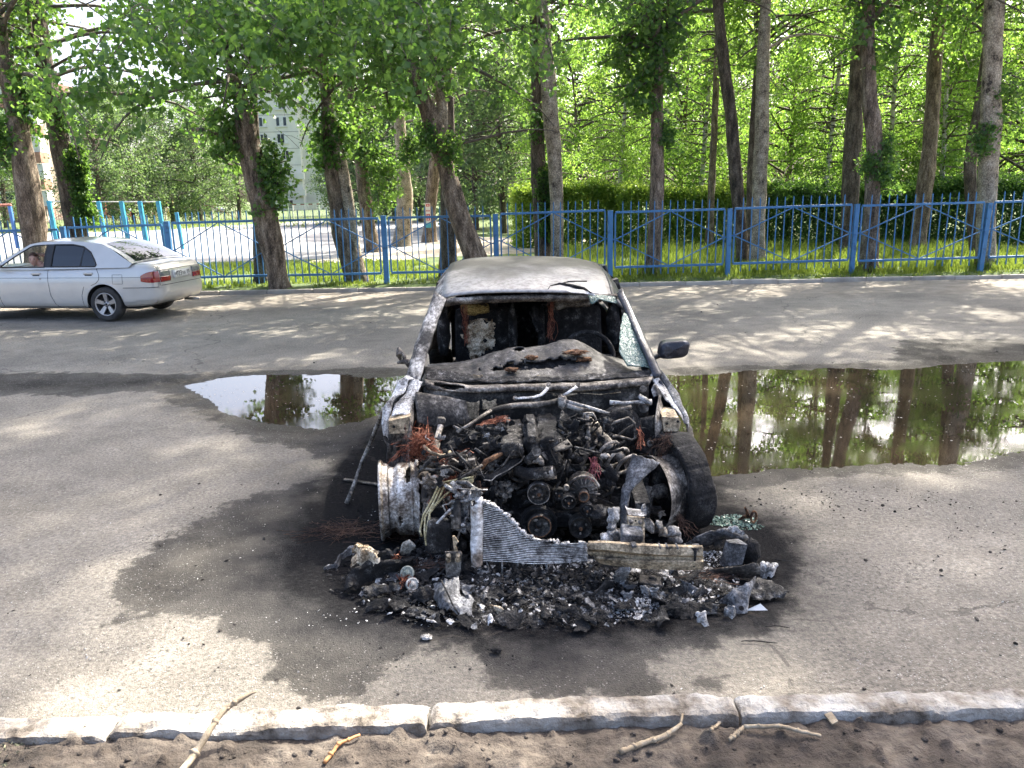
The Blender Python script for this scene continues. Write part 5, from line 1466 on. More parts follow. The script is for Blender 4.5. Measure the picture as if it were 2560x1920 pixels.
# clothing: sleeveless top following the torso
top = skin_body([J[0] - V(0, 0, .02), J[1], V(1.24, .465, .84), V(1.29, .49, .905), V(1.20, .60, .93)], [(0, 1), (1, 2), (2, 3), (2, 4)], [(.165, .135), (.165, .135), (.15, .125), (.085, .085), (.075, .07)], 1)
top.materials.clear(); top.materials.append(M_SHIRT); link('sleeveless_top', top, pe)
hb = MB()
vs, fs = [], []
def hair(s, t):
    a = 2 * math.pi * s; ph = t * 1.95
    x, y, z = math.sin(ph) * math.sin(a), math.sin(ph) * math.cos(a), math.cos(ph)
    if y > 0:
        z2 = max(z, .52 + .10 * math.cos(a * 3)); sc_ = 1.0 if z >= z2 else 0
        if z < z2: z = z2; r_ = math.sqrt(max(0, 1 - z * z)); x, y = r_ * math.sin(a), r_ * math.cos(a)
    kk = 1.075 + .03 * noise.noise(V(x, y, z) * 4)
    return HC + rx * x * .0755 * kk + fx * y * .097 * kk + ux * (z * .117 * kk + .002)
hb.grid(hair, 30, 14, True); hb.build('hair', M_HAIR, pe)
for sx in (-.031, .031):
    e = MB(); c_ = HC + rx * sx + fx * .081 + ux * .006; e.blob(c_, (.010, .008, .006), 0, 2); e.build('eye', M_EYE, pe)
    e = MB(); e.tube([HC + rx * (sx - .016) + fx * .083 + ux * .022, HC + rx * sx + fx * .087 + ux * .027, HC + rx * (sx + .016) + fx * .082 + ux * .022], [.002, .0032, .002], 5); e.build('eyebrow', M_HAIR, pe)
e = MB(); e.tube([HC + rx * -.024 + fx * .086 - ux * .052, HC + fx * .0965 - ux * .051, HC + rx * .024 + fx * .086 - ux * .052], [.002, .0055, .002], 6); e.build('mouth', M_LIP, pe)

# ================================================================== BURNT CAR
def zA(x, y): return (900 + x / 3.53, 930 + y / 3.53)
def zB(x, y): return (1300 + x / 3.53, 930 + y / 3.53)
def zC(x, y): return (760 + x / 3.456, 1280 + y / 3.456)
def zD(x, y): return (1350 + x / 3.16, 1240 + y / 3.16)
def zE(x, y): return (900 + x / 2.304, 620 + y / 2.304)
def aA(x, y, d): return A(*zA(x, y), d)
def aB(x, y, d): return A(*zB(x, y), d)
def aE(x, y, d): return A(*zE(x, y), d)
def gC(x, y, h): return G(*zC(x, y), h)
def gD(x, y, h): return G(*zD(x, y), h)

def burnt(name, stops, scale, rough=.85, metal=0.0, bump=.8, bscale=None, bdist=.012, spec=.4, stretch=None):
    return mat(name, stops, scale, rough, metal, bump, bscale, bdist, stretch, spec, detail=10, rvar=.08, con=2.0)
M_CHAR = burnt('charred_black', [(.32, (.005, .005, .0055)), (.55, (.016, .0155, .016)), (.68, (.04, .039, .038)), (.8, (.12, .118, .115))], 14, .9, bump=1.0, bscale=45, bdist=.02)
M_CRUST = burnt('residue_crust', [(.30, (.010, .010, .010)), (.5, (.035, .034, .033)), (.62, (.12, .118, .115)), (.78, (.52, .515, .51))], 16, .9, bump=1.0, bscale=50, bdist=.02)
M_CHARA = burnt('char_with_ash', [(.25, (.012, .012, .012)), (.5, (.036, .034, .032)), (.70, (.10, .095, .09)), (.92, (.36, .35, .34))], 26, .9, bump=1.0, bscale=50, bdist=.02)
M_SOOTM = burnt('sooty_steel', [(.3, (.016, .015, .014)), (.5, (.045, .041, .037)), (.64, (.11, .10, .088)), (.78, (.24, .22, .195))], 7, .7, .25, bump=.5)
M_BURN = burnt('burnt_bare_steel', [(.28, (.030, .026, .023)), (.45, (.12, .105, .09)), (.62, (.26, .235, .205)), (.78, (.40, .37, .33))], 9, .75, .15, bump=.5)
M_BEIGE = burnt('scorched_beige_primer', [(.18, (.05, .040, .030)), (.32, (.20, .155, .10)), (.54, (.43, .34, .225)), (.85, (.58, .48, .34))], 9, .75, bump=.35)
M_ASHW = burnt('white_ash_metal', [(.22, (.05, .047, .045)), (.40, (.24, .23, .22)), (.58, (.50, .49, .475)), (.82, (.76, .755, .745))], 11, .85, bump=.7)
M_ALU = burnt('melted_aluminium', [(.25, (.06, .06, .06)), (.48, (.21, .21, .21)), (.75, (.50, .50, .50))], 12, .55, .35, bump=.8)
M_GREYSH = burnt('grey_scaled_sheet', [(.25, (.035, .036, .038)), (.48, (.11, .112, .118)), (.68, (.22, .222, .226)), (.88, (.48, .475, .465))], 9, .75, .1, bump=.5)
M_COPPER = burnt('bare_copper_wire', [(.3, (.12, .030, .016)), (.6, (.30, .10, .055)), (.8, (.42, .22, .15))], 30, .6, .3, bump=0)
M_RUSTW = burnt('rusty_tyre_cord', [(.3, (.05, .03, .022)), (.7, (.15, .085, .06))], 30, .85, bump=0)
M_PIPE = burnt('yellowed_pipe', [(.3, (.20, .165, .085)), (.6, (.46, .40, .22)), (.8, (.56, .51, .34))], 14, .6, .2, bump=.2)
M_RUBBER = burnt('charred_tyre', [(.3, (.006, .006, .0065)), (.6, (.016, .0155, .016)), (.76, (.05, .048, .047))], 12, .85, bump=1.0, bscale=30, bdist=.02)
M_PILW = burnt('blistered_white_pillar', [(.30, (.022, .022, .023)), (.44, (.12, .115, .11)), (.60, (.30, .29, .27)), (.82, (.52, .505, .48))], 8, .8, bump=.6, stretch=(1, .6, .6))
M_DKPAINT = burnt('dark_blue_black_paint', [(.3, (.014, .016, .024)), (.6, (.030, .033, .045)), (.8, (.13, .13, .14))], 9, .38, .2, bump=.3, spec=.6)
M_CLOTH = burnt('scorched_beige_cloth', [(.3, (.14, .10, .06)), (.46, (.40, .33, .235)), (.7, (.56, .49, .38))], 12, .95, bump=.6)
M_FOAM = burnt('scorched_yellow_foam', [(.34, (.03, .022, .014)), (.46, (.26, .18, .06)), (.72, (.46, .34, .13))], 12, .95, bump=.8)
M_RUSTO = burnt('orange_rust', [(.3, (.04, .022, .014)), (.55, (.15, .075, .038)), (.8, (.30, .17, .09))], 14, .9, bump=.6)
def roof_mat():
    m, nt, p, _ = _nodes('burnt_roof_paint')
    c = _coord(nt); n = _noise(nt, 5, 8, .65, c); n2 = _noise(nt, 26, 6, .7, c); n3 = _noise(nt, 2.0, 4, .6, c)
    sx = nt.nodes.new('ShaderNodeSeparateXYZ'); nt.links.new(c, sx.inputs[0])
    dark = _ramp(nt, n, [(.3, (.055, .052, .047)), (.55, (.080, .077, .070)), (.75, (.12, .115, .105))])
    ash = _ramp(nt, n2, [(.3, (.20, .19, .18)), (.55, (.45, .44, .43)), (.75, (.62, .61, .60))])
    r = nt.nodes.new('ShaderNodeMapRange'); r.interpolation_type = 'SMOOTHSTEP'; r.inputs[1].default_value = 2.02; r.inputs[2].default_value = 1.30
    nt.links.new(_math(nt, 'ADD', sx.outputs[1], _math(nt, 'MULTIPLY', _math(nt, 'SUBTRACT', n3, .5), 1.6)), r.inputs[0])
    spots = _ramp(nt, n2, [(.62, (0,)), (.68, (1,))])
    col = _mix(nt, _math(nt, 'MULTIPLY', r.outputs[0], .75), dark, ash)
    col = _mix(nt, _math(nt, 'MULTIPLY', spots, .35), col, (.02, .02, .02))
    nt.links.new(col, p.inputs['Base Color']); p.inputs['Roughness'].default_value = .5; p.inputs['Metallic'].default_value = .25
    _bump(nt, p, n2, .35, .006)
    return m
M_ROOF = roof_mat()

CX = .14
WO = V(CX, 4.5, 0)
WK = thing('burnt_car', WO, 'burnt out dark sedan with its bonnet gone and engine bay exposed', 'car')
def wk(mb, name, m, parent=None): return mb.build(name, m, parent or WK, WO)

def edge_at(pl, s):
    f = s * (len(pl) - 1); i = min(int(f), len(pl) - 2); return pl[i].lerp(pl[i + 1], f - i)
def strip(mb, L, R, nu=14, nv=6, th=.004, amp=.006, freq=14, sag=(0, 0, 0), seed=0, holes=None, jag=0.0, sharp=False):
    sg = Vector(sag)
    def fn(s, t):
        jt = t
        p = edge_at(L, s).lerp(edge_at(R, s), jt)
        q = p * freq + V(seed * 5.3, seed, 0)
        d_ = V(noise.noise(q), noise.noise(q + V(9, 0, 0)), noise.noise(q + V(0, 9, 0)))
        if sharp: d_ = V(d_.x, d_.y, .35 - abs(d_.z) * 1.8) * 1.3 + V(0, 0, .5 - abs(noise.noise(q * 2.1))) * .7
        p = p + d_ * amp + sg * math.sin(math.pi * t)
        if jag and (t < .01 or t > .99 or s < .01 or s > .99):
            k = noise.noise(p * 60 + V(seed, 2, 3)) * jag + noise.noise(p * 150) * jag * .5
            c = edge_at(L, .5).lerp(edge_at(R, .5), .5); p = p + (c - p).normalized() * (jag * .4 + k)
        return p
    mb.grid(fn, nu, nv, not sharp, th, holes)
    return mb
def shard(b, c, w, seed):
    r_ = random.Random(seed); u = V(r_.gauss(0, 1), r_.gauss(0, .5), r_.gauss(0, .6)).normalized(); v = u.cross(V(r_.gauss(0, .4), -1, r_.gauss(0, .5))).normalized(); n = u.cross(v)
    strip(b, [c - u * w * .7 - v * w * .4, c - v * w * .6 + n * w * .3, c + u * w * .8 - v * w * .3], [c - u * w * .6 + v * w * .5, c + v * w * .4 - n * w * .2, c + u * w * .5 + v * w * .6], 9, 7, .005, w * .3, .6 / w, n * (w * r_.uniform(-.5, .5)), seed, None, w * .2, True)
def helix(c0, c1, r, turns, n=14, tw=0.0, rz=1.0):
    c0, c1 = Vector(c0), Vector(c1); ax = (c1 - c0).normalized(); x = ax.orthogonal().normalized(); y = ax.cross(x); N = int(turns * n)
    return [c0.lerp(c1, k / N) + x * r * math.cos(2 * math.pi * k / n + tw) + y * r * math.sin(2 * math.pi * k / n + tw) for k in range(N + 1)]
def wires(mb, a, b, n, spread, r=.0016, seed=0, sag=.03, kink=.02):
    rnd = random.Random(seed)
    for k in range(n):
        p0 = Vector(a) + V(rnd.gauss(0, 1), rnd.gauss(0, 1), rnd.gauss(0, 1)) * spread * .4
        p1 = Vector(b) + V(rnd.gauss(0, 1), rnd.gauss(0, 1), rnd.gauss(0, 1)) * spread
        pts = []
        for j in range(6):
            t = j / 5; pts.append(p0.lerp(p1, t) + V(rnd.gauss(0, kink), rnd.gauss(0, kink), rnd.gauss(0, kink) - sag * math.sin(math.pi * t)))
        mb.tube(pts, r, 3, False)

# ---- body shell
def side_z(y): return np.interp(y, [4.9, 5.4, 7.6, 8.4, 8.75], [.835, .86, .90, .90, .78])
for sd in (-1, 1):
    def fn(s, t, sd=sd):
        y = 4.93 + 3.85 * s; zt = float(side_z(y)); z = .20 + (zt - .20) * t
        w = .905 + .022 * math.sin(math.pi * min(1, t * 1.1)) - .10 * max(0, t - .72) / .28 - .10 * max(0, s - .8) / .2 - .05 * max(0, .15 - t) / .15
        return V(CX + sd * w, y, z + .004 * noise.noise(V(y * 3, z * 3, sd)))
    hole = lambda s, t: math.hypot(4.93 + 3.85 * s - 7.38, .20 + .69 * t - .30) < .335
    b = MB(); b.grid(fn, 56, 18, True, .02, hole); sp = wk(b, 'side_panel', M_DKPAINT if sd > 0 else M_SOOTM)
    b = MB()
    for yy in (5.15, 6.25, 7.2): b.tube([fn((yy - 4.93) / 3.85, t) + V(sd * .012, 0, 0) for t in np.linspace(.1, .97, 8)], .004, 4, False)
    wk(b, 'door_seams', M_CHAR, sp)
    for yy in (6.05, 7.0):
        b = MB(); p = fn((yy - 4.93) / 3.85, .80); b.box(p + V(sd * .022, 0, 0), (.02, .17, .03), None, .006); wk(b, 'door_handle', M_SOOTM, sp)
    b = MB(); b.lathe([(.30, -.09), (.31, 0), (.30, .09), (.20, .09), (.19, -.09)], (CX + sd * .80, 7.38, .30), (1, 0, 0), 28, True, True); wk(b, 'rear_tyre', M_RUBBER)
    b = MB(); b.lathe([(.2, .06), (.17, .02), (.05, .0), (.001, .01)], (CX + sd * .84, 7.38, .30), (sd, 0, 0), 24); wk(b, 'rear_rim', M_SOOTM)
RZ = lambda y: float(np.interp(y, [5.70, 5.95, 6.3, 6.8, 7.2, 7.5, 7.75], [1.300, 1.365, 1.415, 1.447, 1.437, 1.40, 1.345]))
def roof_p(s, t):
    y = 5.70 + 2.0 * s; k = 2 * t - 1; w = .605 + .03 * math.sin(math.pi * s) - .03 * s
    return V(CX + k * w - .02, y + .02 * k * k * (1 - s) - .03 * (1 - k * k) * (1 - s), RZ(y) + .022 * (1 - k * k) - .028 * abs(k) ** 5 - k * .012)
b = MB(); b.grid(roof_p, 30, 24, True, .012); RF = wk(b, 'roof', M_ROOF)
for sd in (0, 1):
    b = MB(); b.tube([roof_p(s, .045 if sd == 0 else .955) + V(0, 0, .004) for s in np.linspace(0, 1, 26)], .008, 6, False); wk(b, 'roof_moulding', M_DKPAINT, RF)
    k = -1 if sd == 0 else 1
    b = MB(); strip(b, [roof_p(s, 0.0 if sd == 0 else 1.0) for s in np.linspace(0, 1, 12)], [roof_p(s, 0.0 if sd == 0 else 1.0) + V(k * (.075 + .02 * s), .02, -.085) for s in np.linspace(0, 1, 12)], 24, 4, .02, .003, 9, seed=sd); wk(b, 'cant_rail', M_PILW if sd == 0 else M_DKPAINT)
    b = MB(); b.beam(V(CX + k * .70, 6.42, 1.33), V(CX + k * .83, 6.42, .84), .12, .04, (0, 0, 1)); wk(b, 'centre_pillar', M_SOOTM)
    b = MB(); strip(b, [V(CX + k * .68, 7.55, 1.34), V(CX + k * .76, 7.9, 1.12), V(CX + k * .82, 8.3, .90)], [V(CX + k * .70, 7.2, 1.36), V(CX + k * .80, 7.45, 1.05), V(CX + k * .84, 7.55, .88)], 10, 4, .03, .002); wk(b, 'rear_pillar', M_DKPAINT)
    b = MB(); b.slab([V(CX + k * .80, 6.48, .87), V(CX + k * .80, 7.5, .90), V(CX + k * .69, 7.2, 1.33), V(CX + k * .69, 6.48, 1.34)], .006); wk(b, 'sooty_side_glass', M_CHAR)
b = MB(); b.grid(lambda s, t: roof_p(1, t).lerp(V(CX + (2 * t - 1) * .70, 8.25, .91), s), 6, 10, True, .008); wk(b, 'sooty_rear_glass', M_CHAR)
b = MB(); b.grid(lambda s, t: V(CX + (2 * t - 1) * (.80 - .06 * s), 8.2 + .5 * s, .905 + .02 * (1 - (2 * t - 1) ** 2) - .03 * s), 8, 12, True, .01); wk(b, 'boot_lid', M_DKPAINT)
b = MB(); b.grid(lambda s, t: V(CX + (2 * t - 1) * .80, 8.70 + .06 * math.sin(math.pi * s), .88 - .62 * s), 10, 12, True, .01); wk(b, 'rear_panel', M_DKPAINT)
b = MB(); b.box((CX, 6.75, .22), (1.7, 3.7, .05)); wk(b, 'floor_pan', M_CHAR)
def on_roof(x, y):
    for d in np.arange(5.60, 7.6, .005):
        q = A(*zE(x, y), d)
        if q.z <= RZ(d) + .03 - .012 * (q.x - CX): return q + V(0, 0, .006)
    return q
# scorch debris on the roof: two charred twig like strips
b = MB(); pts = [on_roof(x, y) for x, y, d in ((1095, 225, 5.95), (1150, 212, 6.0), (1220, 222, 5.97), (1290, 238, 5.90), (1330, 262, 5.80))]
b.tube(pts, [.006, .012, .014, .011, .005], 6); b.tube([pts[1], pts[1] + V(.08, .06, .012), pts[1] + V(.2, .02, .014)], .005, 5); b.tube([pts[0], pts[0] + V(-.02, -.07, -.016)], .004, 5); wk(b, 'peeled_trim_strip', M_CHAR, RF)
b = MB(); strip(b, [on_roof(x, y) for x, y, d in ((1180, 250, 5.84), (1260, 245, 5.85), (1340, 262, 5.79))], [on_roof(x, y) for x, y, d in ((1210, 262, 5.79), (1290, 268, 5.77), (1360, 282, 5.73))], 10, 4, .002, .004, 30); wk(b, 'paint_flake', M_ASHW, RF)

# ---- windscreen frame
ph = MB(); strip(ph, [aE(x, y, 5.70) for x, y in ((480, 292), (700, 276), (1000, 268), (1250, 268), (1480, 262))], [aE(x, y, 5.74) for x, y in ((484, 316), (700, 297), (1000, 290), (1250, 290), (1476, 286))], 26, 3, .03, .004, 12); wk(ph, 'windscreen_header', M_BURN)
b = MB(); strip(b, [aE(430, 245, 5.76), aE(372, 400, 5.52), (aE(322, 540, 5.28)), aE(285, 660, 5.08), aE(262, 745, 4.96)], [aE(497, 292, 5.68), aE(448, 410, 5.46), aE(405, 540, 5.22), aE(372, 660, 5.03), aE(350, 760, 4.93)], 30, 7, .035, .006, 16, (-.02, -.012, .012), 3); wk(b, 'left_windscreen_pillar', M_PILW)
b = MB(); strip(b, [aE(1480, 262, 5.68), aE(1540, 390, 5.46), aE(1602, 520, 5.22), aE(1655, 640, 5.03), aE(1690, 750, 4.93)], [aE(1510, 232, 5.76), aE(1580, 380, 5.52), aE(1650, 530, 5.28), aE(1700, 640, 5.08), aE(1738, 720, 4.98)], 30, 6, .035, .003, 10, (.015, -.012, .012), 4); wk(b, 'right_windscreen_pillar', M_DKPAINT)
M_SHAT, _nt, _p, _out = _nodes('shattered_glass')
_c = _coord(_nt); _vv = _nt.nodes.new('ShaderNodeTexVoronoi'); _vv.feature = 'DISTANCE_TO_EDGE'; _vv.inputs['Scale'].default_value = 75; _nt.links.new(_c, _vv.inputs['Vector'])
_nt.links.new(_ramp(_nt, _vv.outputs['Distance'], [(.02, (.34, .42, .39)), (.08, (.09, .17, .145)), (.4, (.04, .10, .085))]), _p.inputs['Base Color'])
_p.inputs['Roughness'].default_value = .25; _p.inputs['Transmission Weight'].default_value = .25; _bump(_nt, _p, _vv.outputs['Distance'], .7, .01)
b = MB(); strip(b, [aE(x, y, d) for x, y, d in ((1518, 372, 5.47), (1500, 440, 5.36), (1492, 520, 5.24), (1490, 600, 5.12), (1540, 680, 5.02))], [aE(x, y, d) for x, y, d in ((1534, 376, 5.47), (1568, 450, 5.36), (1604, 530, 5.24), (1640, 610, 5.12), (1672, 690, 5.01))], 26, 12, .005, .006, 22, jag=.01); wk(b, 'shattered_windscreen_piece', M_SHAT)
b = MB(); strip(b, [aE(x, y, 5.69) for x, y in ((1310, 275), (1380, 272), (1470, 280))], [aE(x, y, 5.62) for x, y in ((1330, 330), (1380, 300), (1490, 325))], 12, 5, .005, .005, 22, jag=.012, seed=2); wk(b, 'shattered_windscreen_piece', M_SHAT)

# ---- cabin
def dash_p(s, t):
    x = -.585 + 1.44 * s; y = 4.99 + .50 * t
    z = .832 + .03 * t + .105 * math.exp(-((s - .42) / .18) ** 2) * math.exp(-((t - .75) / .42) ** 2) + .150 * math.exp(-((s - .69) / .145) ** 2) * math.exp(-((t - .78) / .38) ** 2)
    z += .05 * t * (1 - t) * 2 - .05 * max(0, abs(2 * s - 1) - .8)
    q = V(x * 9, y * 9, 2); z += .008 * noise.noise(q) + .006 * noise.noise(q * 2.6) + .004 * noise.noise(q * 6)
    return V(x + .012 * noise.noise(q * 1.3 + V(4, 0, 0)), y, z)
def dash_hole(s, t):
    n_ = noise.noise(V(s * 9 + 3, t * 5, 1.0)) + .6 * noise.noise(V(s * 26, t * 15, 4.0))
    band = math.exp(-((t - .32 - .3 * max(0, s - .45)) / .15) ** 2) * (.25 < s < .72)
    return n_ * .55 + band * .62 > .52 or (math.hypot((s - .44) / .028, (t - .70) / .10) < 1)
b = MB(); b.grid(dash_p, 110, 44, True, .012, dash_hole); DS = wk(b, 'charred_dashboard', burnt('burnt_dashboard', [(.25, (.018, .017, .016)), (.5, (.05, .047, .044)), (.72, (.115, .108, .10)), (.95, (.34, .32, .30))], 13, .62, bump=.5, bscale=60, bdist=.006, spec=.5))
b = MB(); b.grid(lambda s, t: dash_p(s, .05 + .9 * t) - V(0, 0, .05), 20, 8, True, .01); wk(b, 'dashboard_core', M_CHAR, DS)
for k, (x, y, w) in enumerate([(1240, 600, .09), (1290, 640, .06), (870, 700, .05), (985, 630, .05), (1010, 742, .07)]):
    p = aE(x, y, 5.2 if y < 680 else 5.08); b = MB(); b.blob(p, (w * .8, w * .5, .014), .9, 3, 4.5, k); wk(b, 'scorched_foam_edge', M_RUSTO if k != 4 else M_FOAM, DS)
b = MB(); strip(b, [aE(375, 690, 5.12), aE(700, 745, 5.03), aE(1100, 752, 5.01), aE(1690, 705, 5.05)], [aE(380, 772, 4.96), aE(700, 778, 4.955), aE(1100, 775, 4.955), aE(1690, 745, 4.955)], 60, 6, .01, .014, 20, seed=7); wk(b, 'windscreen_sill', M_CHARA)
sw_c = aE(1312, 625, 5.62); Rm = Euler((rad(62), 0, 0)).to_matrix()
b = MB(); b.tube([sw_c + Rm @ V(.185 * math.cos(a), .185 * math.sin(a), 0) for a in np.linspace(0, 2 * math.pi, 33)], .017, 8, False); SWW = wk(b, 'steering_wheel', M_CHAR)
b = MB(); b.blob(sw_c + V(0, .02, -.02), (.07, .05, .05), .3, 2, 2); b.beam(sw_c + Rm @ V(-.17, 0, 0), sw_c + Rm @ V(.17, 0, 0), .03, .02); b.tube([sw_c, sw_c + V(0, -.35, -.2)], .025, 8); wk(b, 'steering_hub', M_CHAR, SWW)
def seat(x, nm, pm):
    s_ = MB(); s_.box((x, 6.05, .42), (.48, .5, .16), (rad(6), 0, 0), .05); s_.box((x, 6.36, .80), (.46, .13, .66), (rad(-14), 0, 0), .05); o = wk(s_, nm, pm)
    s_ = MB(); s_.box((x, 6.46, 1.17), (.24, .08, .15), (rad(-10), 0, 0), .03); s_.tube([V(x - .06, 6.43, 1.05), V(x - .06, 6.45, 1.15)], .007, 5); s_.tube([V(x + .06, 6.43, 1.05), V(x + .06, 6.45, 1.15)], .007, 5); wk(s_, 'headrest', M_CHAR, o)
    return o
ST1 = seat(-.22, 'front_seat', M_CHAR); ST2 = seat(.50, 'front_seat', M_CHAR)
b = MB(); b.box((CX, 7.25, .45), (1.35, .55, .2), None, .06); b.box((CX, 7.62, .80), (1.35, .14, .6), (rad(-18), 0, 0), .06); wk(b, 'rear_seat', M_CHAR)
for k, (x, y, w, h) in enumerate([(480, 470, .05, .4), (880, 480, .035, .42), (1045, 480, .03, .42), (1460, 460, .06, .4)]):
    p = aE(x, y, 6.1 + .1 * k); b = MB(); b.blob(p, (w, w, h / 2), .35, 3, 2.5, k + 2); wk(b, 'hanging_char', M_CHAR)
# scorched airbag cloth and foam
b = MB(); b.grid(lambda s, t: aE(580 + 235 * s, 405 + 245 * t, 5.98) + V(0, .05 * noise.noise(V(s * 4, t * 4, 1)) + .02 * noise.noise(V(s * 11, t * 11, 2)), 0), 46, 46, True, .002,
    lambda s, t: math.hypot((s - .47 + .12 * (t - .4)) / (.44 - .22 * max(0, t - .45)), (t - .45) / .50) + .42 * noise.noise(V(s * 5, t * 5, 5)) + .3 * noise.noise(V(s * 14, t * 14, 8)) > .92 or math.hypot(s - .60, t - .52) < .05)
wk(b, 'torn_airbag_cloth', M_CLOTH)
b = MB(); strip(b, [aE(590, 340, 6.3), aE(640, 318, 6.3), aE(720, 330, 6.3)], [aE(600, 385, 6.25), aE(660, 392, 6.25), aE(745, 372, 6.25)], 16, 8, .03, .025, 14); wk(b, 'scorched_headlining', M_FOAM)
b = MB(); strip(b, [aE(1110, 320, 6.3), aE(1220, 290, 6.3), aE(1330, 295, 6.3)], [aE(1115, 355, 6.25), aE(1220, 345, 6.25), aE(1325, 335, 6.25)], 16, 6, .03, .02, 14, seed=3); wk(b, 'scorched_headlining', M_BURN)
b = MB(); wires(b, aE(605, 295, 5.95), aE(615, 540, 5.95), 14, .014, .0016, 3, 0, .012); wk(b, 'hanging_copper_wires', M_COPPER)
b = MB(); wires(b, aE(1105, 290, 5.95), aE(1095, 520, 5.95), 14, .018, .0016, 4, 0, .012); wk(b, 'hanging_copper_wires', M_COPPER)
b = MB(); wires(b, aE(1030, 470, 6.0), aE(1000, 350, 6.0), 5, .01, .012, 5, 0, .01); wk(b, 'seat_belt_stalk', M_CHAR)

# ---- mirrors
mc = aE(1805, 580, 5.22); b = MB()
def mir(s, t):
    a = 2 * math.pi * s; r = min(1, t / .14) ** .5 * min(1, max(0, 1 - t) / .06) ** .5; z_ = math.cos(a); x_ = math.sin(a)
    sq = (abs(x_) ** 4 + abs(z_) ** 4) ** -.25
    return mc + V(x_ * sq * .094 * r + .012 * z_, (t - .5) * .12, z_ * sq * .058 * r + x_ * .006)
b.grid(mir, 32, 14, True); MR = wk(b, 'door_mirror', M_DKPAINT)
b = MB(); b.tube([mc + V(-.06, .01, -.035), mc + V(-.12, .02, -.062), mc + V(-.19, .03, -.075)], [.026, .022, .03], 10, flat=.7); wk(b, 'mirror_arm', M_BLACKP, MR)
b = MB(); q = aE(262, 650, 5.12); b.tube([aE(290, 668, 5.10), q, aE(215, 662, 5.12)], [.03, .022, .008], 8); b.tube([q, aE(250, 615, 5.12), aE(235, 590, 5.13)], [.016, .012, .006], 6); b.blob(aE(225, 605, 5.13), (.022, .02, .04), .8, 2, 4, 2); wk(b, 'burnt_mirror_stub', M_BURN)

# ---- cowl, firewall, fenders
b = MB(); strip(b, [aE(372, 760, 4.94), aE(640, 795, 4.93), aE(1000, 786, 4.93), aE(1300, 780, 4.93), aE(1690, 742, 4.95)], [aE(380, 812, 4.88), aE(640, 832, 4.87), aE(1000, 822, 4.87), aE(1300, 822, 4.87), aE(1660, 792, 4.88)], 60, 8, .006, .005, 12, (0, -.03, .012), 9, lambda s, t: abs(s - .135) < .085 and .25 < t < .95 - 8 * abs(s - .135) * .6); wk(b, 'scuttle_panel', M_BURN)
b = MB(); strip(b, [aE(370, 810, 4.90), aE(700, 835, 4.90), aE(1200, 828, 4.90), aE(1660, 792, 4.92)], [V(-.56, 4.90, .30), V(-.1, 4.92, .30), V(.4, 4.92, .30), V(.86, 4.90, .30)], 40, 16, .008, .008, 8); FW = wk(b, 'firewall', M_SOOTM)
b = MB(); strip(b, [aE(318, 830, 4.84), aE(450, 850, 4.84), aE(610, 880, 4.85)], [aE(330, 1010, 4.72), aE(470, 1040, 4.74), aE(640, 1010, 4.80)], 16, 12, .006, .006, 8, (0, -.02, 0), 4); wk(b, 'left_inner_wing', M_SOOTM)
for k, (x0, y0, x1, y1) in enumerate([(610, 880, 690, 985), (700, 870, 790, 930), (360, 870, 400, 905), (1100, 835, 1260, 850), (1270, 835, 1500, 838), (650, 725, 710, 745)]):
    b = MB(); d = 4.845 if k < 3 else 4.875 if k < 5 else 5.0
    strip(b, [aE(x0, y0, d), aE((x0 + x1) / 2, y0 + random.uniform(-8, 8), d), aE(x1, y0, d)], [aE(x0, y1, d - .003), aE((x0 + x1) / 2, y1 + 8, d - .003), aE(x1, y1 - 10, d - .003)], 14, 10, .002, .003, 20, seed=k, jag=.014); wk(b, 'unburnt_primer_patch', M_BEIGE, FW)
# front fender remnants
fl_out = [aE(268, 735, 4.98), aA(330, 90, 4.92), aA(262, 240, 4.84), aA(196, 330, 4.76), aA(186, 480, 4.72), aA(205, 560, 4.70)]
fl_in = [aE(330, 745, 4.95), aA(440, 60, 4.90), aA(395, 190, 4.84), aA(300, 250, 4.78), aA(262, 420, 4.73), aA(246, 600, 4.70)]
b = MB(); strip(b, fl_out, fl_in, 30, 7, .003, .008, 18, (-.012, -.01, .012), 5, jag=.012); wk(b, 'torn_wing_sheet', M_ASHW)
b = MB(); strip(b, [aA(440, 70, 4.92), aA(400, 180, 4.86), aA(305, 280, 4.78), aA(272, 395, 4.70)], [aA(560, 80, 4.92), aA(520, 170, 4.86), aA(475, 270, 4.78), aA(440, 390, 4.70)], 24, 8, .004, .006, 16, (0, 0, .012), 6, jag=.010); wk(b, 'wing_rail_top', M_ASHW)
b = MB(); strip(b, [aA(200, 560, 4.70), aA(235, 640, 4.66), aA(232, 800, 4.62), aA(245, 960, 4.60)], [aA(246, 600, 4.72), aA(300, 640, 4.70), aA(310, 800, 4.70), aA(320, 960, 4.70)], 16, 6, .003, .01, 16, seed=8, jag=.01); wk(b, 'torn_wing_sheet', M_SOOTM)
def bracket(pts, d, dep, name, mrk):
    p = [A(u, v, d) for u, v in pts]; b = MB(); bb = [q + V(0, dep, .02) for q in p]
    n = len(p); b.add(p + bb, [tuple(range(n))] + [((i + 1) % n, i, i + n, (i + 1) % n + n) for i in range(n)], False); o = wk(b, name, M_BEIGE)
    for (u, v) in mrk:
        h = MB(); h.disc(A(u, v, d) + V(0, -.002, 0), (0, -1, 0), .0085, .002, 12); wk(h, 'bolt_hole', M_CHAR, o)
    return o
bracket([zA(252, 432), zA(440, 392), zA(438, 500), zA(405, 540), zA(258, 545)], 4.66, .16, 'wing_bracket', [zA(300, 483), zA(397, 497)])
bracket([zB(1256, 395), zB(1400, 402), zB(1420, 440), zB(1402, 525), zB(1270, 525)], 4.66, .16, 'wing_bracket', [zB(1294, 455), zB(1392, 436)])
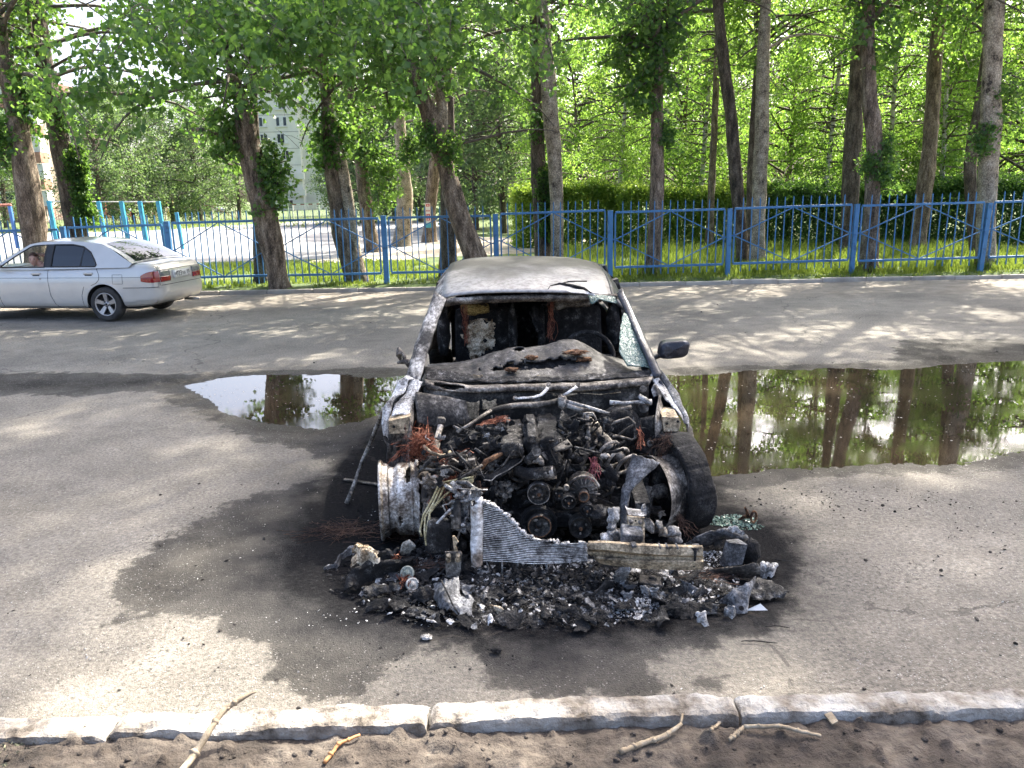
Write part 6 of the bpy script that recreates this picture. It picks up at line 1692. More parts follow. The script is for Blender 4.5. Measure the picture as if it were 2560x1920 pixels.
for (za, L_, R_, sd) in ((aA, [(262, 545), (280, 700), (330, 850), (340, 960)], [(438, 520), (440, 640), (420, 800), (400, 930)], 0), (aB, [(1260, 525), (1240, 600), (1190, 700), (1180, 760)], [(1410, 525), (1400, 600), (1330, 690), (1300, 740)], 1)):
    b = MB(); strip(b, [za(x, y, 4.70) for x, y in L_], [za(x, y, 4.70) for x, y in R_], 16, 8, .006, .008, 12, (0, .06, 0), 3 + sd); wk(b, 'wheel_arch_inner', M_BURN)
    b = MB(); x0, y0 = L_[0]
    strip(b, [za(440 if not sd else 1230, 255 if not sd else 200, 4.80), za(440 if not sd else 1190, 420 if not sd else 420, 4.66), za(420 if not sd else 1195, 610 if not sd else 640, 4.62)], [za(478 if not sd else 1262, 260 if not sd else 300, 4.82), za(470 if not sd else 1265, 440 if not sd else 480, 4.68), za(445 if not sd else 1205, 610 if not sd else 600, 4.63)], 14, 5, .004, .004, 12, seed=sd + 12); wk(b, 'wing_flange', M_BURN)
fr_in = [aE(1670, 735, 4.96), aB(1190, 110, 4.92), aB(1280, 250, 4.84), aB(1370, 330, 4.78), aB(1420, 400, 4.74)]
fr_out = [aE(1735, 700, 5.0), aB(1400, 190, 4.94), aB(1440, 300, 4.84), aB(1500, 430, 4.76), aB(1480, 520, 4.72)]
b = MB(); strip(b, fr_in, [p.lerp(q, .55) for p, q in zip(fr_in, fr_out)], 26, 6, .003, .006, 18, (0, 0, .01), 11, jag=.01); wk(b, 'wing_rail_top', M_ASHW)
b = MB(); strip(b, [p.lerp(q, .5) + V(0, 0, .004) for p, q in zip(fr_in, fr_out)], fr_out, 26, 6, .003, .005, 14, (.01, 0, .01), 12, jag=.006); wk(b, 'torn_wing_sheet', M_GREYSH)
b = MB(); strip(b, [aB(1440, 400, 4.76), aB(1470, 470, 4.72), aB(1480, 560, 4.68), aB(1500, 640, 4.66)], [aB(1490, 440, 4.80), aB(1525, 500, 4.78), aB(1540, 580, 4.74), aB(1545, 650, 4.72)], 14, 4, .003, .006, 14, seed=13, jag=.008); wk(b, 'torn_wing_sheet', M_SOOTM)
b = MB(); strip(b, [aB(1165, 170, 4.86), aB(1180, 120, 4.88), aB(1215, 130, 4.88)], [aB(1185, 215, 4.84), aB(1215, 200, 4.84), aB(1250, 280, 4.82)], 10, 6, .01, .015, 20, seed=15); wk(b, 'hinge_stub', M_ASHW)

# ---- wipers and rods
def bar(name, pts, r, m, flat=1.0, n=6, fn=aE): b = MB(); b.tube([fn(*p) for p in pts], r, n, True, True, flat); return wk(b, name, m)
w1 = bar('wiper_arm', [(1085, 790, 4.84), (1075, 815, 4.81), (1045, 845, 4.78), (1000, 860, 4.76), (892, 866, 4.74)], [.011, .013, .014, .015, .012], M_ASHW, .4)
w2 = bar('wiper_arm', [(1255, 788, 4.84), (1240, 805, 4.81), (1150, 862, 4.76)], [.011, .014, .011], M_ASHW, .4)
for o, (x, y) in ((w1, (1085, 787)), (w2, (1255, 787)), (w1, (894, 866)), (w2, (1152, 862))):
    b = MB(); b.disc(aE(x, y, 4.80) + V(0, -.01, 0), (0, -.7, .7), .014, .014, 10); wk(b, 'pivot_bolt', M_BURN, o)
bar('wiper_linkage', [(640, 1010, 4.55), (755, 935, 4.62), (820, 920, 4.66), (905, 905, 4.70), (1000, 905, 4.72), (1090, 895, 4.74), (1150, 875, 4.76)], [.008, .016, .018, .018, .020, .020, .016], M_SOOTM)
bar('linkage_rod', [(755, 935, 4.60), (640, 1012, 4.50), (560, 1060, 4.44)], .010, M_BURN)
bar('linkage_rod', [(1190, 885, 4.74), (1300, 915, 4.70), (1440, 955, 4.66)], [.014, .013, .008], M_ASHW)
bar('linkage_rod', [(1195, 905, 4.73), (1250, 925, 4.70), (1315, 935, 4.68)], [.016, .017, .013], M_BURN)
b = MB(); b.blob(aE(1165, 890, 4.75), (.03, .03, .045), .4, 3, 3, 1); wk(b, 'linkage_pivot', M_BURN)
bar('wiper_link_bar', [(1440, 890, 4.76), (1520, 892, 4.76), (1600, 888, 4.76), (1680, 888, 4.76)], [.016, .010, .011, .020], M_ASHW)
bar('wiper_link_bar', [(1470, 938, 4.72), (1540, 925, 4.72), (1565, 912, 4.72)], [.015, .016, .011], M_BURN)
bar('motor_bracket', [(1605, 850, 4.78), (1640, 875, 4.76), (1675, 900, 4.74)], [.014, .02, .014], M_ALU)
b = MB(); b.disc(aE(1630, 918, 4.78), (0, -1, .2), .032, .03, 16); b.disc(aE(1630, 905, 4.77), (0, -1, .2), .012, .05, 10); wk(b, 'strut_nut', M_SOOTM)
b = MB(); b.disc(aE(1628, 815, 4.86), (0, -1, .4), .022, .03, 12); wk(b, 'scuttle_bolt', M_BURN)

# ---- suspension struts and springs
def strut(p0, p1, r0, r1, name): b = MB(); b.tube([p0, p0.lerp(p1, .42), p0.lerp(p1, .43), p1], [r0, r0, r1, r1], 12); return wk(b, name, M_BURN)
S1 = strut(aA(712, 470, 4.58), aA(612, 830, 4.42), .017, .027, 'strut')
b = MB(); b.box(aA(715, 425, 4.60), (.05, .05, .035), (0, .2, .3), .008); wk(b, 'strut_cap', M_SOOTM, S1)
def ring(c, rx_, ry_, tilt, r, a0, a1, name, m, n=22):
    b = MB(); Rm_ = Euler((tilt, 0, 0)).to_matrix(); b.tube([c + Rm_ @ V(rx_ * math.cos(a), ry_ * math.sin(a), 0) for a in np.linspace(a0, a1, n)], r, 7); return wk(b, name, m)
b = MB(); b.tube(helix(aA(668, 690, 4.44), aA(620, 880, 4.42), .062, 3.6, 18), .0085, 7); wk(b, 'coil_spring', M_BURN, S1)
bar('spring_coil_end', [(560, 650, 4.38), (620, 705, 4.34), (700, 735, 4.33), (765, 735, 4.36), (795, 705, 4.42)], .0095, M_BEIGE, fn=aA)
S2 = strut(aB(610, 425, 4.62), aB(915, 790, 4.34), .023, .030, 'strut')
b = MB(); b.lathe([(.03, 0), (.038, .005), (.038, .02), (.03, .025), (.036, .045), (.028, .06)], aB(640, 470, 4.60), (aB(915, 790, 4.34) - aB(610, 425, 4.62)), 14); wk(b, 'bump_stop', M_CLOTH, S2)
b = MB(); b.lathe([(.03, 0), (.042, .01), (.042, .03), (.03, .035)], aB(790, 650, 4.46), (aB(915, 790, 4.34) - aB(610, 425, 4.62)), 14); wk(b, 'spring_seat', M_BURN, S2)
for k, (x0, y0) in enumerate(((720, 640), (805, 700), (885, 760))):
    c = aB(x0 + 30, y0 + 40, 4.40 - .03 * k); axs = (aB(915, 790, 4.34) - aB(610, 425, 4.62)).normalized(); xx = axs.orthogonal().normalized(); yy = axs.cross(xx)
    b = MB(); b.tube([c + xx * .078 * math.cos(a) + yy * .078 * math.sin(a) + axs * (.022 * a / 3) for a in np.linspace(0, 5.6, 22)], .010, 7); wk(b, 'coil_spring', M_BURN, S2)
bar('wishbone_rod', [(700, 590, 4.5), (640, 660, 4.46), (615, 720, 4.44)], .014, M_BURN, fn=aB)
bar('damper_rod', [(615, 560, 4.55), (600, 700, 4.45), (560, 800, 4.4), (470, 890, 4.35)], [.016, .016, .014, .010], M_SOOTM, fn=aB)
bar('support_post', [(590, 360, 4.62), (610, 600, 4.5)], .014, M_BURN, fn=aB)
# brake servo and its pipe cage
sc_ = aB(880, 490, 4.74)
b = MB(); b.lathe([(.001, -.03), (.10, -.03), (.125, -.01), (.135, .02), (.135, .06), (.12, .10)], sc_ + V(0, -.03, 0), (0, 1, 0), 30); SV = wk(b, 'brake_servo', M_CHAR)
b = MB(); b.tube([aB(x, y, 4.60) for x, y in ((785, 500), (800, 455), (960, 405), (1010, 450), (1020, 580), (990, 600), (860, 565), (770, 570))], .009, 6); wk(b, 'servo_pipe_cage', M_BURN, SV)
b = MB(); b.tube([aB(x, y, 4.59) for x, y in ((870, 555), (1000, 465))], .008, 6); wk(b, 'servo_pipe', M_BURN, SV)
b = MB(); b.tube([aB(x, y, 4.60) for x, y in ((555, 430), (565, 365), (640, 360), (665, 400), (700, 490))], .006, 6); b.tube([aB(x, y, 4.60) for x, y in ((580, 440), (590, 380), (650, 380))], .006, 6); wk(b, 'fluid_pipe', M_BURN)
b = MB(); strip(b, [aB(1020, 420, 4.78), aB(1020, 700, 4.70)], [aB(1190, 380, 4.78), aB(1190, 740, 4.70)], 10, 8, .006, .006, 10, seed=3); wk(b, 'right_inner_wing', M_SOOTM)
b = MB(); b.disc(aB(1085, 545, 4.68), (0, -1, 0), .042, .01, 20); wk(b, 'wing_opening', M_CHAR)
b = MB(); b.lathe([(.018, 0), (.022, .01), (.012, .015), (.012, 0)], aB(1148, 625, 4.66), (0, -1, 0), 12); wk(b, 'wing_grommet', M_BURN)
b = MB(); strip(b, [aB(700, 470, 4.62), aB(560, 600, 4.6)], [aB(780, 560, 4.62), aB(700, 700, 4.5)], 8, 6, .02, .03, 14, seed=5); wk(b, 'charred_hose_lump', M_CHAR)

# ---- engine
def blk(name, c, size, m, rot=None, bev=.02, parent=None):
    b = MB(); b.box(c, size, rot, bev); return wk(b, name, m, parent)
EN = blk('engine_block', V(.13, 4.62, .37), (.36, .62, .42), M_CHAR, (0, rad(-8), 0), .03)
ec1, ec2 = aA(1340, 540, 4.42), aB(240, 520, 4.45)
for k, (c, sx, sz) in enumerate(((aA(1340, 560, 4.46), .135, .10), (aB(90, 520, 4.5), .09, .11), (aB(250, 520, 4.5), .14, .12))):
    b = MB()
    b.grid(lambda s, t: (lambda a, p_: V(c.x + sx / 2 * math.copysign(abs(math.cos(a)) ** .5, math.cos(a)), c.y - .24 + .52 * t, c.z - sz * .4 + sz * math.copysign(abs(math.sin(a)) ** .6, math.sin(a)) * .6) + V(noise.noise(p_), noise.noise(p_ + V(5, 0, 0)), noise.noise(p_ + V(0, 5, 0))) * .016)(2 * math.pi * s, V(math.cos(2 * math.pi * s) * 3, t * 8, k * 3 + math.sin(2 * math.pi * s) * 3)), 26, 22, True)
    b.blob(c + V(0, -.24, -.01), (sx * .5, .02, sz * .5), .2, 2, 3, k); wk(b, 'valve_cover', [M_CHARA, M_CHAR, M_CHAR][k], EN)
for k in range(5):
    p = aB(90 + 4 * k, 470 + 40 * k, 4.52 - .07 * k) + V(0, 0, .035); blk('ignition_coil', p, (.05, .05, .05), M_CHARA, (rad(20), 0, 0), .008, EN)
for k in range(26):
    r_ = random.Random(k); p = aA(1180 + r_.uniform(-90, 320), 560 + r_.uniform(-120, 160), 4.40 + r_.uniform(0, .15)); b = MB(); shard(b, p, r_.uniform(.02, .05), k); wk(b, 'melted_flake', r_.choice([M_CHAR, M_CHARA, M_ASHW if k % 5 == 0 else M_CHAR]), EN)
# timing cover sloping band and runner pipes
bar('inlet_rail', [(1090, 850, 4.20), (1200, 760, 4.24), (1320, 690, 4.28), (1440, 640, 4.32)], [.030, .034, .034, .028], M_CHAR, .7, 8, aA)
bar('inlet_rail', [(1070, 930, 4.16), (1160, 930, 4.16), (1260, 880, 4.18), (1350, 800, 4.22), (1440, 760, 4.26)], [.022, .030, .032, .030, .026], M_CHAR, .7, 8, aA)
bar('scorched_hose', [(1070, 850, 4.17), (1110, 790, 4.18), (1180, 755, 4.2), (1260, 715, 4.22)], [.012, .016, .014, .010], M_RUSTO, 1, 7, aA)
bar('gasket_rim', [(1090, 950, 4.13), (1160, 960, 4.13), (1200, 920, 4.14), (1300, 870, 4.16), (1420, 790, 4.2), (1450, 740, 4.22)], .004, M_BURN, 1, 5, aA)
b = MB()
for k in range(34):
    r_ = random.Random(100 + k); p = aA(1150 + r_.uniform(0, 180), 960 + r_.uniform(0, 150), 4.22 + r_.uniform(0, .06)); b.box(p, (r_.uniform(.012, .035), .03, r_.uniform(.01, .03)), (r_.uniform(-.5, .5), r_.uniform(-.8, .8), 0), .003)
wk(b, 'engine_fittings', M_BURN, EN)['kind'] = 'stuff'
bar('thermostat_housing', [(1480, 790, 4.2), (1540, 740, 4.18), (1560, 690, 4.18)], [.028, .030, .024], M_CHAR, 1, 10, aA)
bar('radiator_hose', [(1380, 860, 4.22), (1460, 900, 4.18), (1560, 900, 4.14), (1700, 880, 4.12)], [.03, .034, .036, .034], M_CHAR, 1, 10, aA)
b = MB(); b.lathe([(.036, 0), (.038, .02), (.034, .03), (.038, .04), (.036, .06)], aB(215, 905, 4.13), (1, -.2, .3), 14); wk(b, 'frayed_hose_end', M_BURN)
b = MB(); b.blob(aB(280, 660, 4.30), (.075, .05, .03), .3, 3, 2, 3); b.blob(aB(285, 760, 4.26), (.055, .06, .055), .25, 3, 2, 4); wk(b, 'melted_reservoir', M_CHAR, EN)
b = MB(); b.disc(aB(145, 700, 4.18), (0, -1, .3), .026, .035, 14); b.blob(aB(150, 770, 4.18), (.03, .03, .025), .4, 2, 3, 6); b.blob(aB(190, 800, 4.17), (.018, .03, .02), .4, 2, 3, 7); wk(b, 'sensor_housing', M_SOOTM, EN)
b = MB(); strip(b, [aB(290, 690, 4.2), aB(350, 640, 4.22), aB(420, 600, 4.25)], [aB(310, 720, 4.16), aB(400, 690, 4.18), aB(465, 670, 4.2)], 10, 6, .012, .006, 14); wk(b, 'belt_guard', M_SOOTM, EN)
def pulley(name, x, y, d, r, m, rim=None, hub=.35, dep=.03, zf=aB, grooves=0, spokes=0, hubm=None):
    c = zf(x, y, d); R = r / 3.53 * d / 2000 * 1.02; b = MB()
    b.lathe([(R * .93, dep), (R, dep * .85), (R, -.002), (R * .92, -.006), (R * .86, .004), (R * .82, .012), (R * .5, .014), (R * hub, .004), (R * hub * .9, -.008), (R * .12, -.010), (.0005, -.006)], c, (0, 1, .05), 36)
    o = wk(b, name, m, EN)
    if rim:
        b = MB(); b.tube([c + V(R * .96 * math.cos(a), -.004, R * .96 * math.sin(a)) for a in np.linspace(0, 2 * math.pi, 41)], R * .035, 6, False); wk(b, 'pulley_rim', rim, o)
    for k in range(3 if not spokes else spokes):
        a = .5 + 2 * math.pi * k / (spokes or 3); b = MB(); b.disc(c + V(R * .55 * math.cos(a), .006, R * .55 * math.sin(a)), (0, -1, 0), R * .09, .010, 10); wk(b, 'pulley_bolt', hubm or M_BURN, o)
    b = MB(); b.disc(c + V(0, -.006, 0), (0, -1, 0), R * .16, .012, 8); wk(b, 'hub_bolt', hubm or M_RUSTO, o)
    return o
pulley('water_pump_pulley', 165, 1075, 4.10, 105, M_CHARA, M_BURN, .42, .04, spokes=4)
co_ = pulley('crank_damper', 165, 1345, 4.12, 172, M_CHAR, None, .66, .05)
b = MB(); cc = aB(172, 1360, 4.08); R_ = 112 / 3.53 * 4.08 / 2000
b.lathe([(R_, .03), (R_, -.004), (R_ * .93, -.008), (R_ * .86, -.002), (R_ * .84, .022), (R_ * .3, .026), (R_ * .25, .006), (.0005, .004)], cc, (0, 1, .05), 36); wk(b, 'crank_pulley', M_SOOTM, EN)
b = MB(); b.tube([cc + V(R_ * .95 * math.cos(a), -.008, R_ * .95 * math.sin(a)) for a in np.linspace(0, 2 * math.pi, 41)], .0035, 6, False); wk(b, 'pulley_rim', M_RUSTO, EN)
for k in range(3):
    a = 2.2 + k * 2.1; b = MB(); b.blob(cc + V(.035 * math.cos(a), .016, .035 * math.sin(a)), (.014, .004, .009), .1, 2); wk(b, 'pulley_slot', M_BURN, EN)
pulley('power_steering_pulley', 535, 1375, 4.08, 106, M_SOOTM, M_SOOTM, .3, .07, spokes=3)
pulley('tensioner_pulley', 430, 1150, 4.07, 66, M_CHAR, M_SOOTM, .4, .05)
pulley('idler_pulley', 592, 1222, 4.06, 62, M_CHAR, M_CHAR, .45, .06)
pulley('guide_pulley', 345, 1085, 4.12, 58, M_CHAR, None, .4, .04)
b = MB(); b.blob(aB(690, 1240, 4.08), (.05, .05, .04), .4, 3, 3, 9); wk(b, 'compressor_stub', M_CHAR, EN)
# alternator with ribs
ac = aB(560, 1055, 4.14); b = MB(); b.lathe([(.078, .12), (.084, .10), (.084, .02), (.076, .0), (.05, -.012), (.03, -.014)], ac, (0, 1, 0), 30); AL = wk(b, 'alternator', M_SOOTM)
for k in range(18):
    a = 2 * math.pi * k / 18; p = ac + V(math.cos(a) * .062, -.010, math.sin(a) * .062); b = MB(); b.box(p, (.030, .014, .006), (0, -a, 0), .002); wk(b, 'alternator_rib', M_BURN, AL)
b = MB(); b.tube([ac + V(.088 * math.cos(a), 0, .088 * math.sin(a)) for a in np.linspace(.2, 2.9, 18)], .008, 6); b.tube([ac + V(.03, -.016, -.005), ac + V(.09, -.016, -.012)], .006, 6); wk(b, 'alternator_bracket', M_BURN, AL)
b = MB(); b.disc(aB(408, 1010, 4.10), (0, -1, 0), .016, .03, 12); wk(b, 'alternator_bolt', M_BURN, AL)
pc = aB(562, 1100, 4.08); b = MB(); b.lathe([(.026, .05), (.030, .045), (.030, -.004), (.024, -.008), (.016, -.006), (.014, .012), (.0005, .014)], pc, (0, 1, 0), 26); wk(b, 'alternator_pulley', M_SOOTM, AL)
b = MB(); b.tube([pc + V(.027 * math.cos(a), -.006, .027 * math.sin(a)) for a in np.linspace(0, 6.283, 29)], .0045, 6, False); wk(b, 'rusty_rim', M_RUSTO, AL)
b = MB(); wires(b, aB(650, 760, 4.18), aB(670, 940, 4.12), 18, .018, .0013, 8, 0, .008); b.blob(aB(650, 830, 4.15), (.012, .012, .02), .5, 2, 3); wk(b, 'frayed_red_wires', burnt('red_wire', [(.3, (.14, .03, .04)), (.7, (.32, .10, .11))], 30, .8, bump=0))
b = MB(); wires(b, aB(1050, 500, 4.60), aB(1060, 660, 4.55), 14, .015, .0014, 9, 0, .008); wk(b, 'frayed_red_wires', M_COPPER)
# lower cross tubes and the steel floor of the bay
b = MB(); b.box((CX, 4.55, .19), (1.25, .7, .03)); b.beam(V(-.45, 4.25, .22), V(.72, 4.25, .22), .08, .07); b.beam(V(-.42, 4.1, .30), V(-.42, 4.95, .42), .08, .10); b.beam(V(.70, 4.1, .30), V(.70, 4.95, .42), .08, .10); wk(b, 'subframe', M_CHAR)

# ---- front wheels
def rim_left():
    c = V(-.685, 4.50, .245); ax_ = V(math.cos(rad(8)), -math.sin(rad(8)) * -1, 0).normalized(); ax_ = V(math.cos(rad(7)), math.sin(rad(7)), 0)
    e1 = V(0, 0, 1); e2 = ax_.cross(e1)
    prof = [(.238, 0), (.241, .01), (.236, .018), (.222, .022), (.214, .05), (.196, .062), (.190, .085), (.200, .098), (.214, .110), (.216, .150), (.214, .180), (.222, .190), (.214, .198), (.214, .214), (.230, .222), (.232, .232)]
    pt = np.linspace(0, 1, len(prof)); pr = np.array(prof)
    def fn(s, t):
        r = float(np.interp(t, pt, pr[:, 0])); h = float(np.interp(t, pt, pr[:, 1])) - .115; a = 2 * math.pi * s
        if t > .93: h += .010 * noise.noise(V(math.cos(a) * 9, math.sin(a) * 9, 3)) + .006 * noise.noise(V(math.cos(a) * 30, math.sin(a) * 30, 3))
        r *= 1 + .006 * noise.noise(V(math.cos(a) * 2, math.sin(a) * 2, t * 3))
        return c + ax_ * h + e1 * math.cos(a) * r + e2 * math.sin(a) * r
    def hole(s, t):
        # two burnt through holes on the side facing the front
        p = fn(s, t)
        for q in (aA(403, 975, 4.28), aA(352, 1310, 4.30)):
            d = p - q
            if p.y < c.y and math.hypot(d.x / .016, d.z / (.032 if q.z > .25 else .034)) + .3 * noise.noise(p * 90) < 1: return True
        return False
    b = MB(); b.grid(fn, 150, 56, True, .005, hole); o = wk(b, 'left_front_wheel', burnt('scorched_alloy', [(.25, (.03, .024, .019)), (.42, (.15, .12, .095)), (.58, (.36, .33, .295)), (.8, (.66, .645, .62))], 9, .55, .35, bump=.5))
    b = MB(); b.tube([fn(s, .30) + (fn(s, .30) - c).normalized() * .0005 for s in np.linspace(0, 1, 60)], .004, 5, False); wk(b, 'rim_ridge', M_SOOTM, o)
    b = MB(); b.lathe([(.216, -.112), (.236, -.110), (.2395, -.100), (.222, -.092)], c, ax_, 60); wk(b, 'rim_lip', M_BEIGE, o)
    b = MB(); b.lathe([(.17, .10), (.172, .112), (.05, .112), (.05, .10)], c, ax_, 40, True, True, jag=.03); wk(b, 'brake_disc', M_BURN, o)
    b = MB(); b.blob(c + ax_ * .16 + V(0, 0, .03), (.05, .09, .13), .3, 3, 2, 4); wk(b, 'hub_carrier', M_BURN, o)
rim_left()
rc = V(.90, 4.50, .262); rax = V(-math.cos(rad(24)), -math.sin(rad(24)), .03).normalized()
prof = [(.236, .12), (.230, .112), (.226, .09), (.216, .075), (.212, .04), (.196, .02), (.19, -.01), (.205, -.03), (.21, -.08), (.232, -.10)]
b = MB(); b.lathe(prof, rc, rax, 60); RW = wk(b, 'right_front_wheel', M_BURN)
for k, h in enumerate((.10, .07, .03)):
    b = MB(); r_ = float(np.interp(-h, [-.12, -.112, -.09, -.075, -.04, -.02], [.236, .230, .226, .216, .212, .196])) - .004; x_ = rax.orthogonal().normalized(); y_ = rax.cross(x_)
    b.tube([rc + rax * h + (x_ * math.cos(a) + y_ * math.sin(a)) * r_ for a in np.linspace(0, 6.283, 60)], .0045, 5, False); wk(b, 'rim_ridge', M_ASHW if k == 0 else M_BURN, RW)
b = MB(); b.lathe([(.21, -.075), (.12, -.07), (.06, -.05), (.001, -.05)], rc, rax, 40); wk(b, 'wheel_face', M_SOOTM, RW)
b = MB(); b.tube([rc + rax * -.05, rc + rax * .06, rc + rax * .08, rc + rax * .17], [.045, .045, .034, .030], 16); wk(b, 'hub_carrier', M_BURN, RW)
b = MB(); b.lathe([(.15, .0), (.15, .012), (.05, .012), (.05, 0)], rc, rax, 36, True, True); wk(b, 'brake_disc', M_SOOTM, RW)
b = MB(); b.beam(rc + V(-.03, -.05, -.1), rc + V(-.28, -.05, -.09), .05, .03); b.beam(rc + rax * .1 + V(0, 0, .04), rc + rax * .1 + V(-.05, -.06, -.12), .04, .05); wk(b, 'lower_arm', M_BURN, RW)
# charred tyre hanging off the rim
tc = V(1.00, 4.58, .287); tax = V(-math.cos(rad(16)), -math.sin(rad(16)), -.06).normalized(); tx = tax.orthogonal().normalized(); ty = tax.cross(tx)
def tyre(s, t):
    a = 2 * math.pi * s; pr_ = [(.225, -.070), (.255, -.086), (.285, -.088), (.298, -.078), (.302, -.03), (.302, .03), (.298, .078), (.285, .088), (.255, .086), (.225, .070)]
    f = t * 9; i = min(int(f), 8); f -= i; r = pr_[i][0] * (1 - f) + pr_[i + 1][0] * f; h = pr_[i][1] * (1 - f) + pr_[i + 1][1] * f
    d = tx * math.cos(a) + ty * math.sin(a)
    k = 1 + .035 * noise.noise(V(math.cos(a) * 2, math.sin(a) * 2, t * 2)) + .012 * noise.noise(V(math.cos(a) * 9, math.sin(a) * 9, t * 8))
    g = -.008 if (.28 < t < .72 and (int(s * 46 + (2 if t > .5 else 0) * .25) % 2 == 0) and (s * 46) % 1 < .14) else 0
    return tc + d * (r * k + g) + tax * (h * (1 + .25 * noise.noise(V(math.cos(a) * 1.5, math.sin(a) * 1.5, 7))))
b = MB(); b.grid(tyre, 150, 40, True, .014, lambda s, t: t > .78 and noise.noise(V(s * 14, t * 6, 2)) > .12); wk(b, 'charred_tyre', M_RUBBER)
b = MB(); wires(b, aB(1300, 560, 4.5), aB(1210, 720, 4.5), 26, .04, .0015, 21, 0, .012); wires(b, aB(1380, 1260, 4.3), aB(1480, 1430, 4.2), 26, .03, .0015, 22, 0, .01); wk(b, 'tyre_cord_fray', M_RUSTW)['kind'] = 'stuff'
# bent wing liner in front of the right wheel
b = MB(); strip(b, [aB(990, 715, 4.24), aB(965, 820, 4.21), aB(930, 930, 4.18), aB(885, 1050, 4.15), aB(875, 1200, 4.12), aB(882, 1380, 4.10)], [aB(1240, 790, 4.20), aB(1195, 850, 4.16), aB(1090, 935, 4.12), aB(1000, 1040, 4.10), aB(955, 1160, 4.08), aB(945, 1380, 4.07)], 34, 10, .004, .007, 12, (0, -.03, .01), 3, jag=.010); wk(b, 'bent_wing_liner', M_GREYSH)

# ---- radiator
rx0 = aA(1085, 1150, 3.98)
top = [aA(1085, 1150, 4.0), aA(1190, 1195, 3.985), aA(1300, 1270, 3.97), aA(1380, 1370, 3.95), aA(1480, 1455, 3.93), aA(1600, 1500, 3.91), aA(1765, 1520, 3.89), aB(600, 1510, 3.86)]
bot = [aA(1085, 1665, 3.90), aA(1190, 1668, 3.90), aA(1300, 1672, 3.89), aA(1380, 1680, 3.88), aA(1480, 1690, 3.87), aA(1600, 1690, 3.86), aA(1765, 1685, 3.85), aB(600, 1660, 3.83)]
b = MB()
for k in range(31):
    pts = []
    for q in np.linspace(0, 1, 60):
        tp_, bt_ = edge_at(top, q), edge_at(bot, q); f = 1 - k * (.0325 * (1 - .28 * q)) * (edge_at(top, 0).z - edge_at(bot, 0).z) / max(.02, tp_.z - bt_.z)
        if f < 0.0: break
        pts.append(tp_.lerp(bt_, f) + V(0, .003 * noise.noise(V(q * 9, k * .3, 0)), .002 * noise.noise(V(q * 7, k * .5, 3))))
    if len(pts) > 3: b.tube(pts, .0025, 5, True, True, 1.0)
RD = wk(b, 'radiator_core', burnt('ash_white_tubes', [(.2, (.16, .155, .15)), (.45, (.48, .475, .46)), (.8, (.72, .715, .70))], 7, .8, bump=.3)); RD['kind'] = 'stuff'
b = MB(); strip(b, [p + V(0, .028, -.01) for p in top], [p + V(0, .028, 0) for p in bot], 30, 14, .006, .003, 12); wk(b, 'radiator_back', M_CHAR, RD)
b = MB(); tp2 = [p + V(0, .005, 0) for p in top]
for k in range(90):
    s = random.random(); p = edge_at(tp2, s); b.blob(p + V(0, random.uniform(-.01, .02), random.uniform(-.004, .012)), (random.uniform(.008, .018), random.uniform(.008, .018), random.uniform(.004, .011)), .6, 1, 3, k)
wk(b, 'melted_core_edge', M_ASHW, RD)['kind'] = 'stuff'
tk = MB(); strip(tk, [aA(975, 1190, 3.99), aA(972, 1330, 3.97), aA(975, 1520, 3.93), aA(985, 1700, 3.90)], [aA(1086, 1100, 4.0), aA(1088, 1330, 3.96), aA(1086, 1520, 3.92), aA(1086, 1700, 3.89)], 24, 8, .04, .004, 10, (0, -.028, 0), 2); wk(tk, 'radiator_end_tank', burnt('scorched_white_tank', [(.25, (.06, .042, .03)), (.42, (.27, .22, .175)), (.58, (.52, .495, .46)), (.75, (.68, .67, .655))], 5, .7, bump=.4, stretch=(.6, .6, 1)), RD)
b = MB(); b.box(aA(1040, 1085, 4.03), (.028, .03, .07), (0, .2, 0), .006); b.disc(aA(1005, 1095, 4.03), (0, -.2, 1), .014, .05, 10); wk(b, 'tank_neck', M_ALU, RD)

# ---- bumper beam
bt = [gD(375, 375, .315), gD(500, 362, .318), gD(800, 385, .315), gD(1050, 398, .312), gD(1285, 402, .31)]
YB = 3.70
def bz(x, y, d): return A(*zD(x, y), d)
rows = [[(368, 372), (520, 368), (780, 388), (1050, 400), (1288, 404)], [(372, 412), (520, 418), (780, 446), (1050, 462), (1288, 466)], [(376, 430), (520, 436), (780, 462), (1050, 470), (1288, 474)], [(420, 470), (540, 486), (780, 506), (1050, 508), (1288, 506)], [(430, 484), (560, 500), (780, 518), (1050, 520), (1288, 518)], [(480, 530), (600, 545), (780, 568), (1050, 576), (1288, 574)]]
dep = [0, -.010, .026, .024, -.014, .006]
def beam_p(s, t):
    i = min(int(t * 5), 4); f = t * 5 - i
    def P(r): 
        R_ = rows[r]; g_ = s * 4; j = min(int(g_), 3); h = g_ - j
        x = R_[j][0] * (1 - h) + R_[j + 1][0] * h; y = R_[j][1] * (1 - h) + R_[j + 1][1] * h
        return A(*zD(x, y), YB + .10 * (1 - s) ** 2 + dep[r])
    p = P(i).lerp(P(i + 1), f)
    if s < .04: p = p + V(.02 * noise.noise(p * 40), 0, 0)
    return p
b = MB(); b.grid(beam_p, 44, 20, False, .006); BM = wk(b, 'bumper_beam', M_BEIGE)
b = MB(); b.grid(lambda s, t: beam_p(s, 0) + V(0, .022 * t, .001 * t), 30, 3, False, .005); wk(b, 'beam_top_flange', M_BEIGE, BM)
b = MB(); strip(b, [bz(1195, 410, YB - .012), bz(1215, 440, YB - .016), bz(1215, 520, YB - .014), bz(1208, 560, YB - .008)], [bz(1262, 415, YB - .012), bz(1240, 440, YB - .016), bz(1232, 520, YB - .014), bz(1225, 560, YB - .008)], 12, 4, .002, .001, 10); wk(b, 'tar_run', M_CHAR, BM)
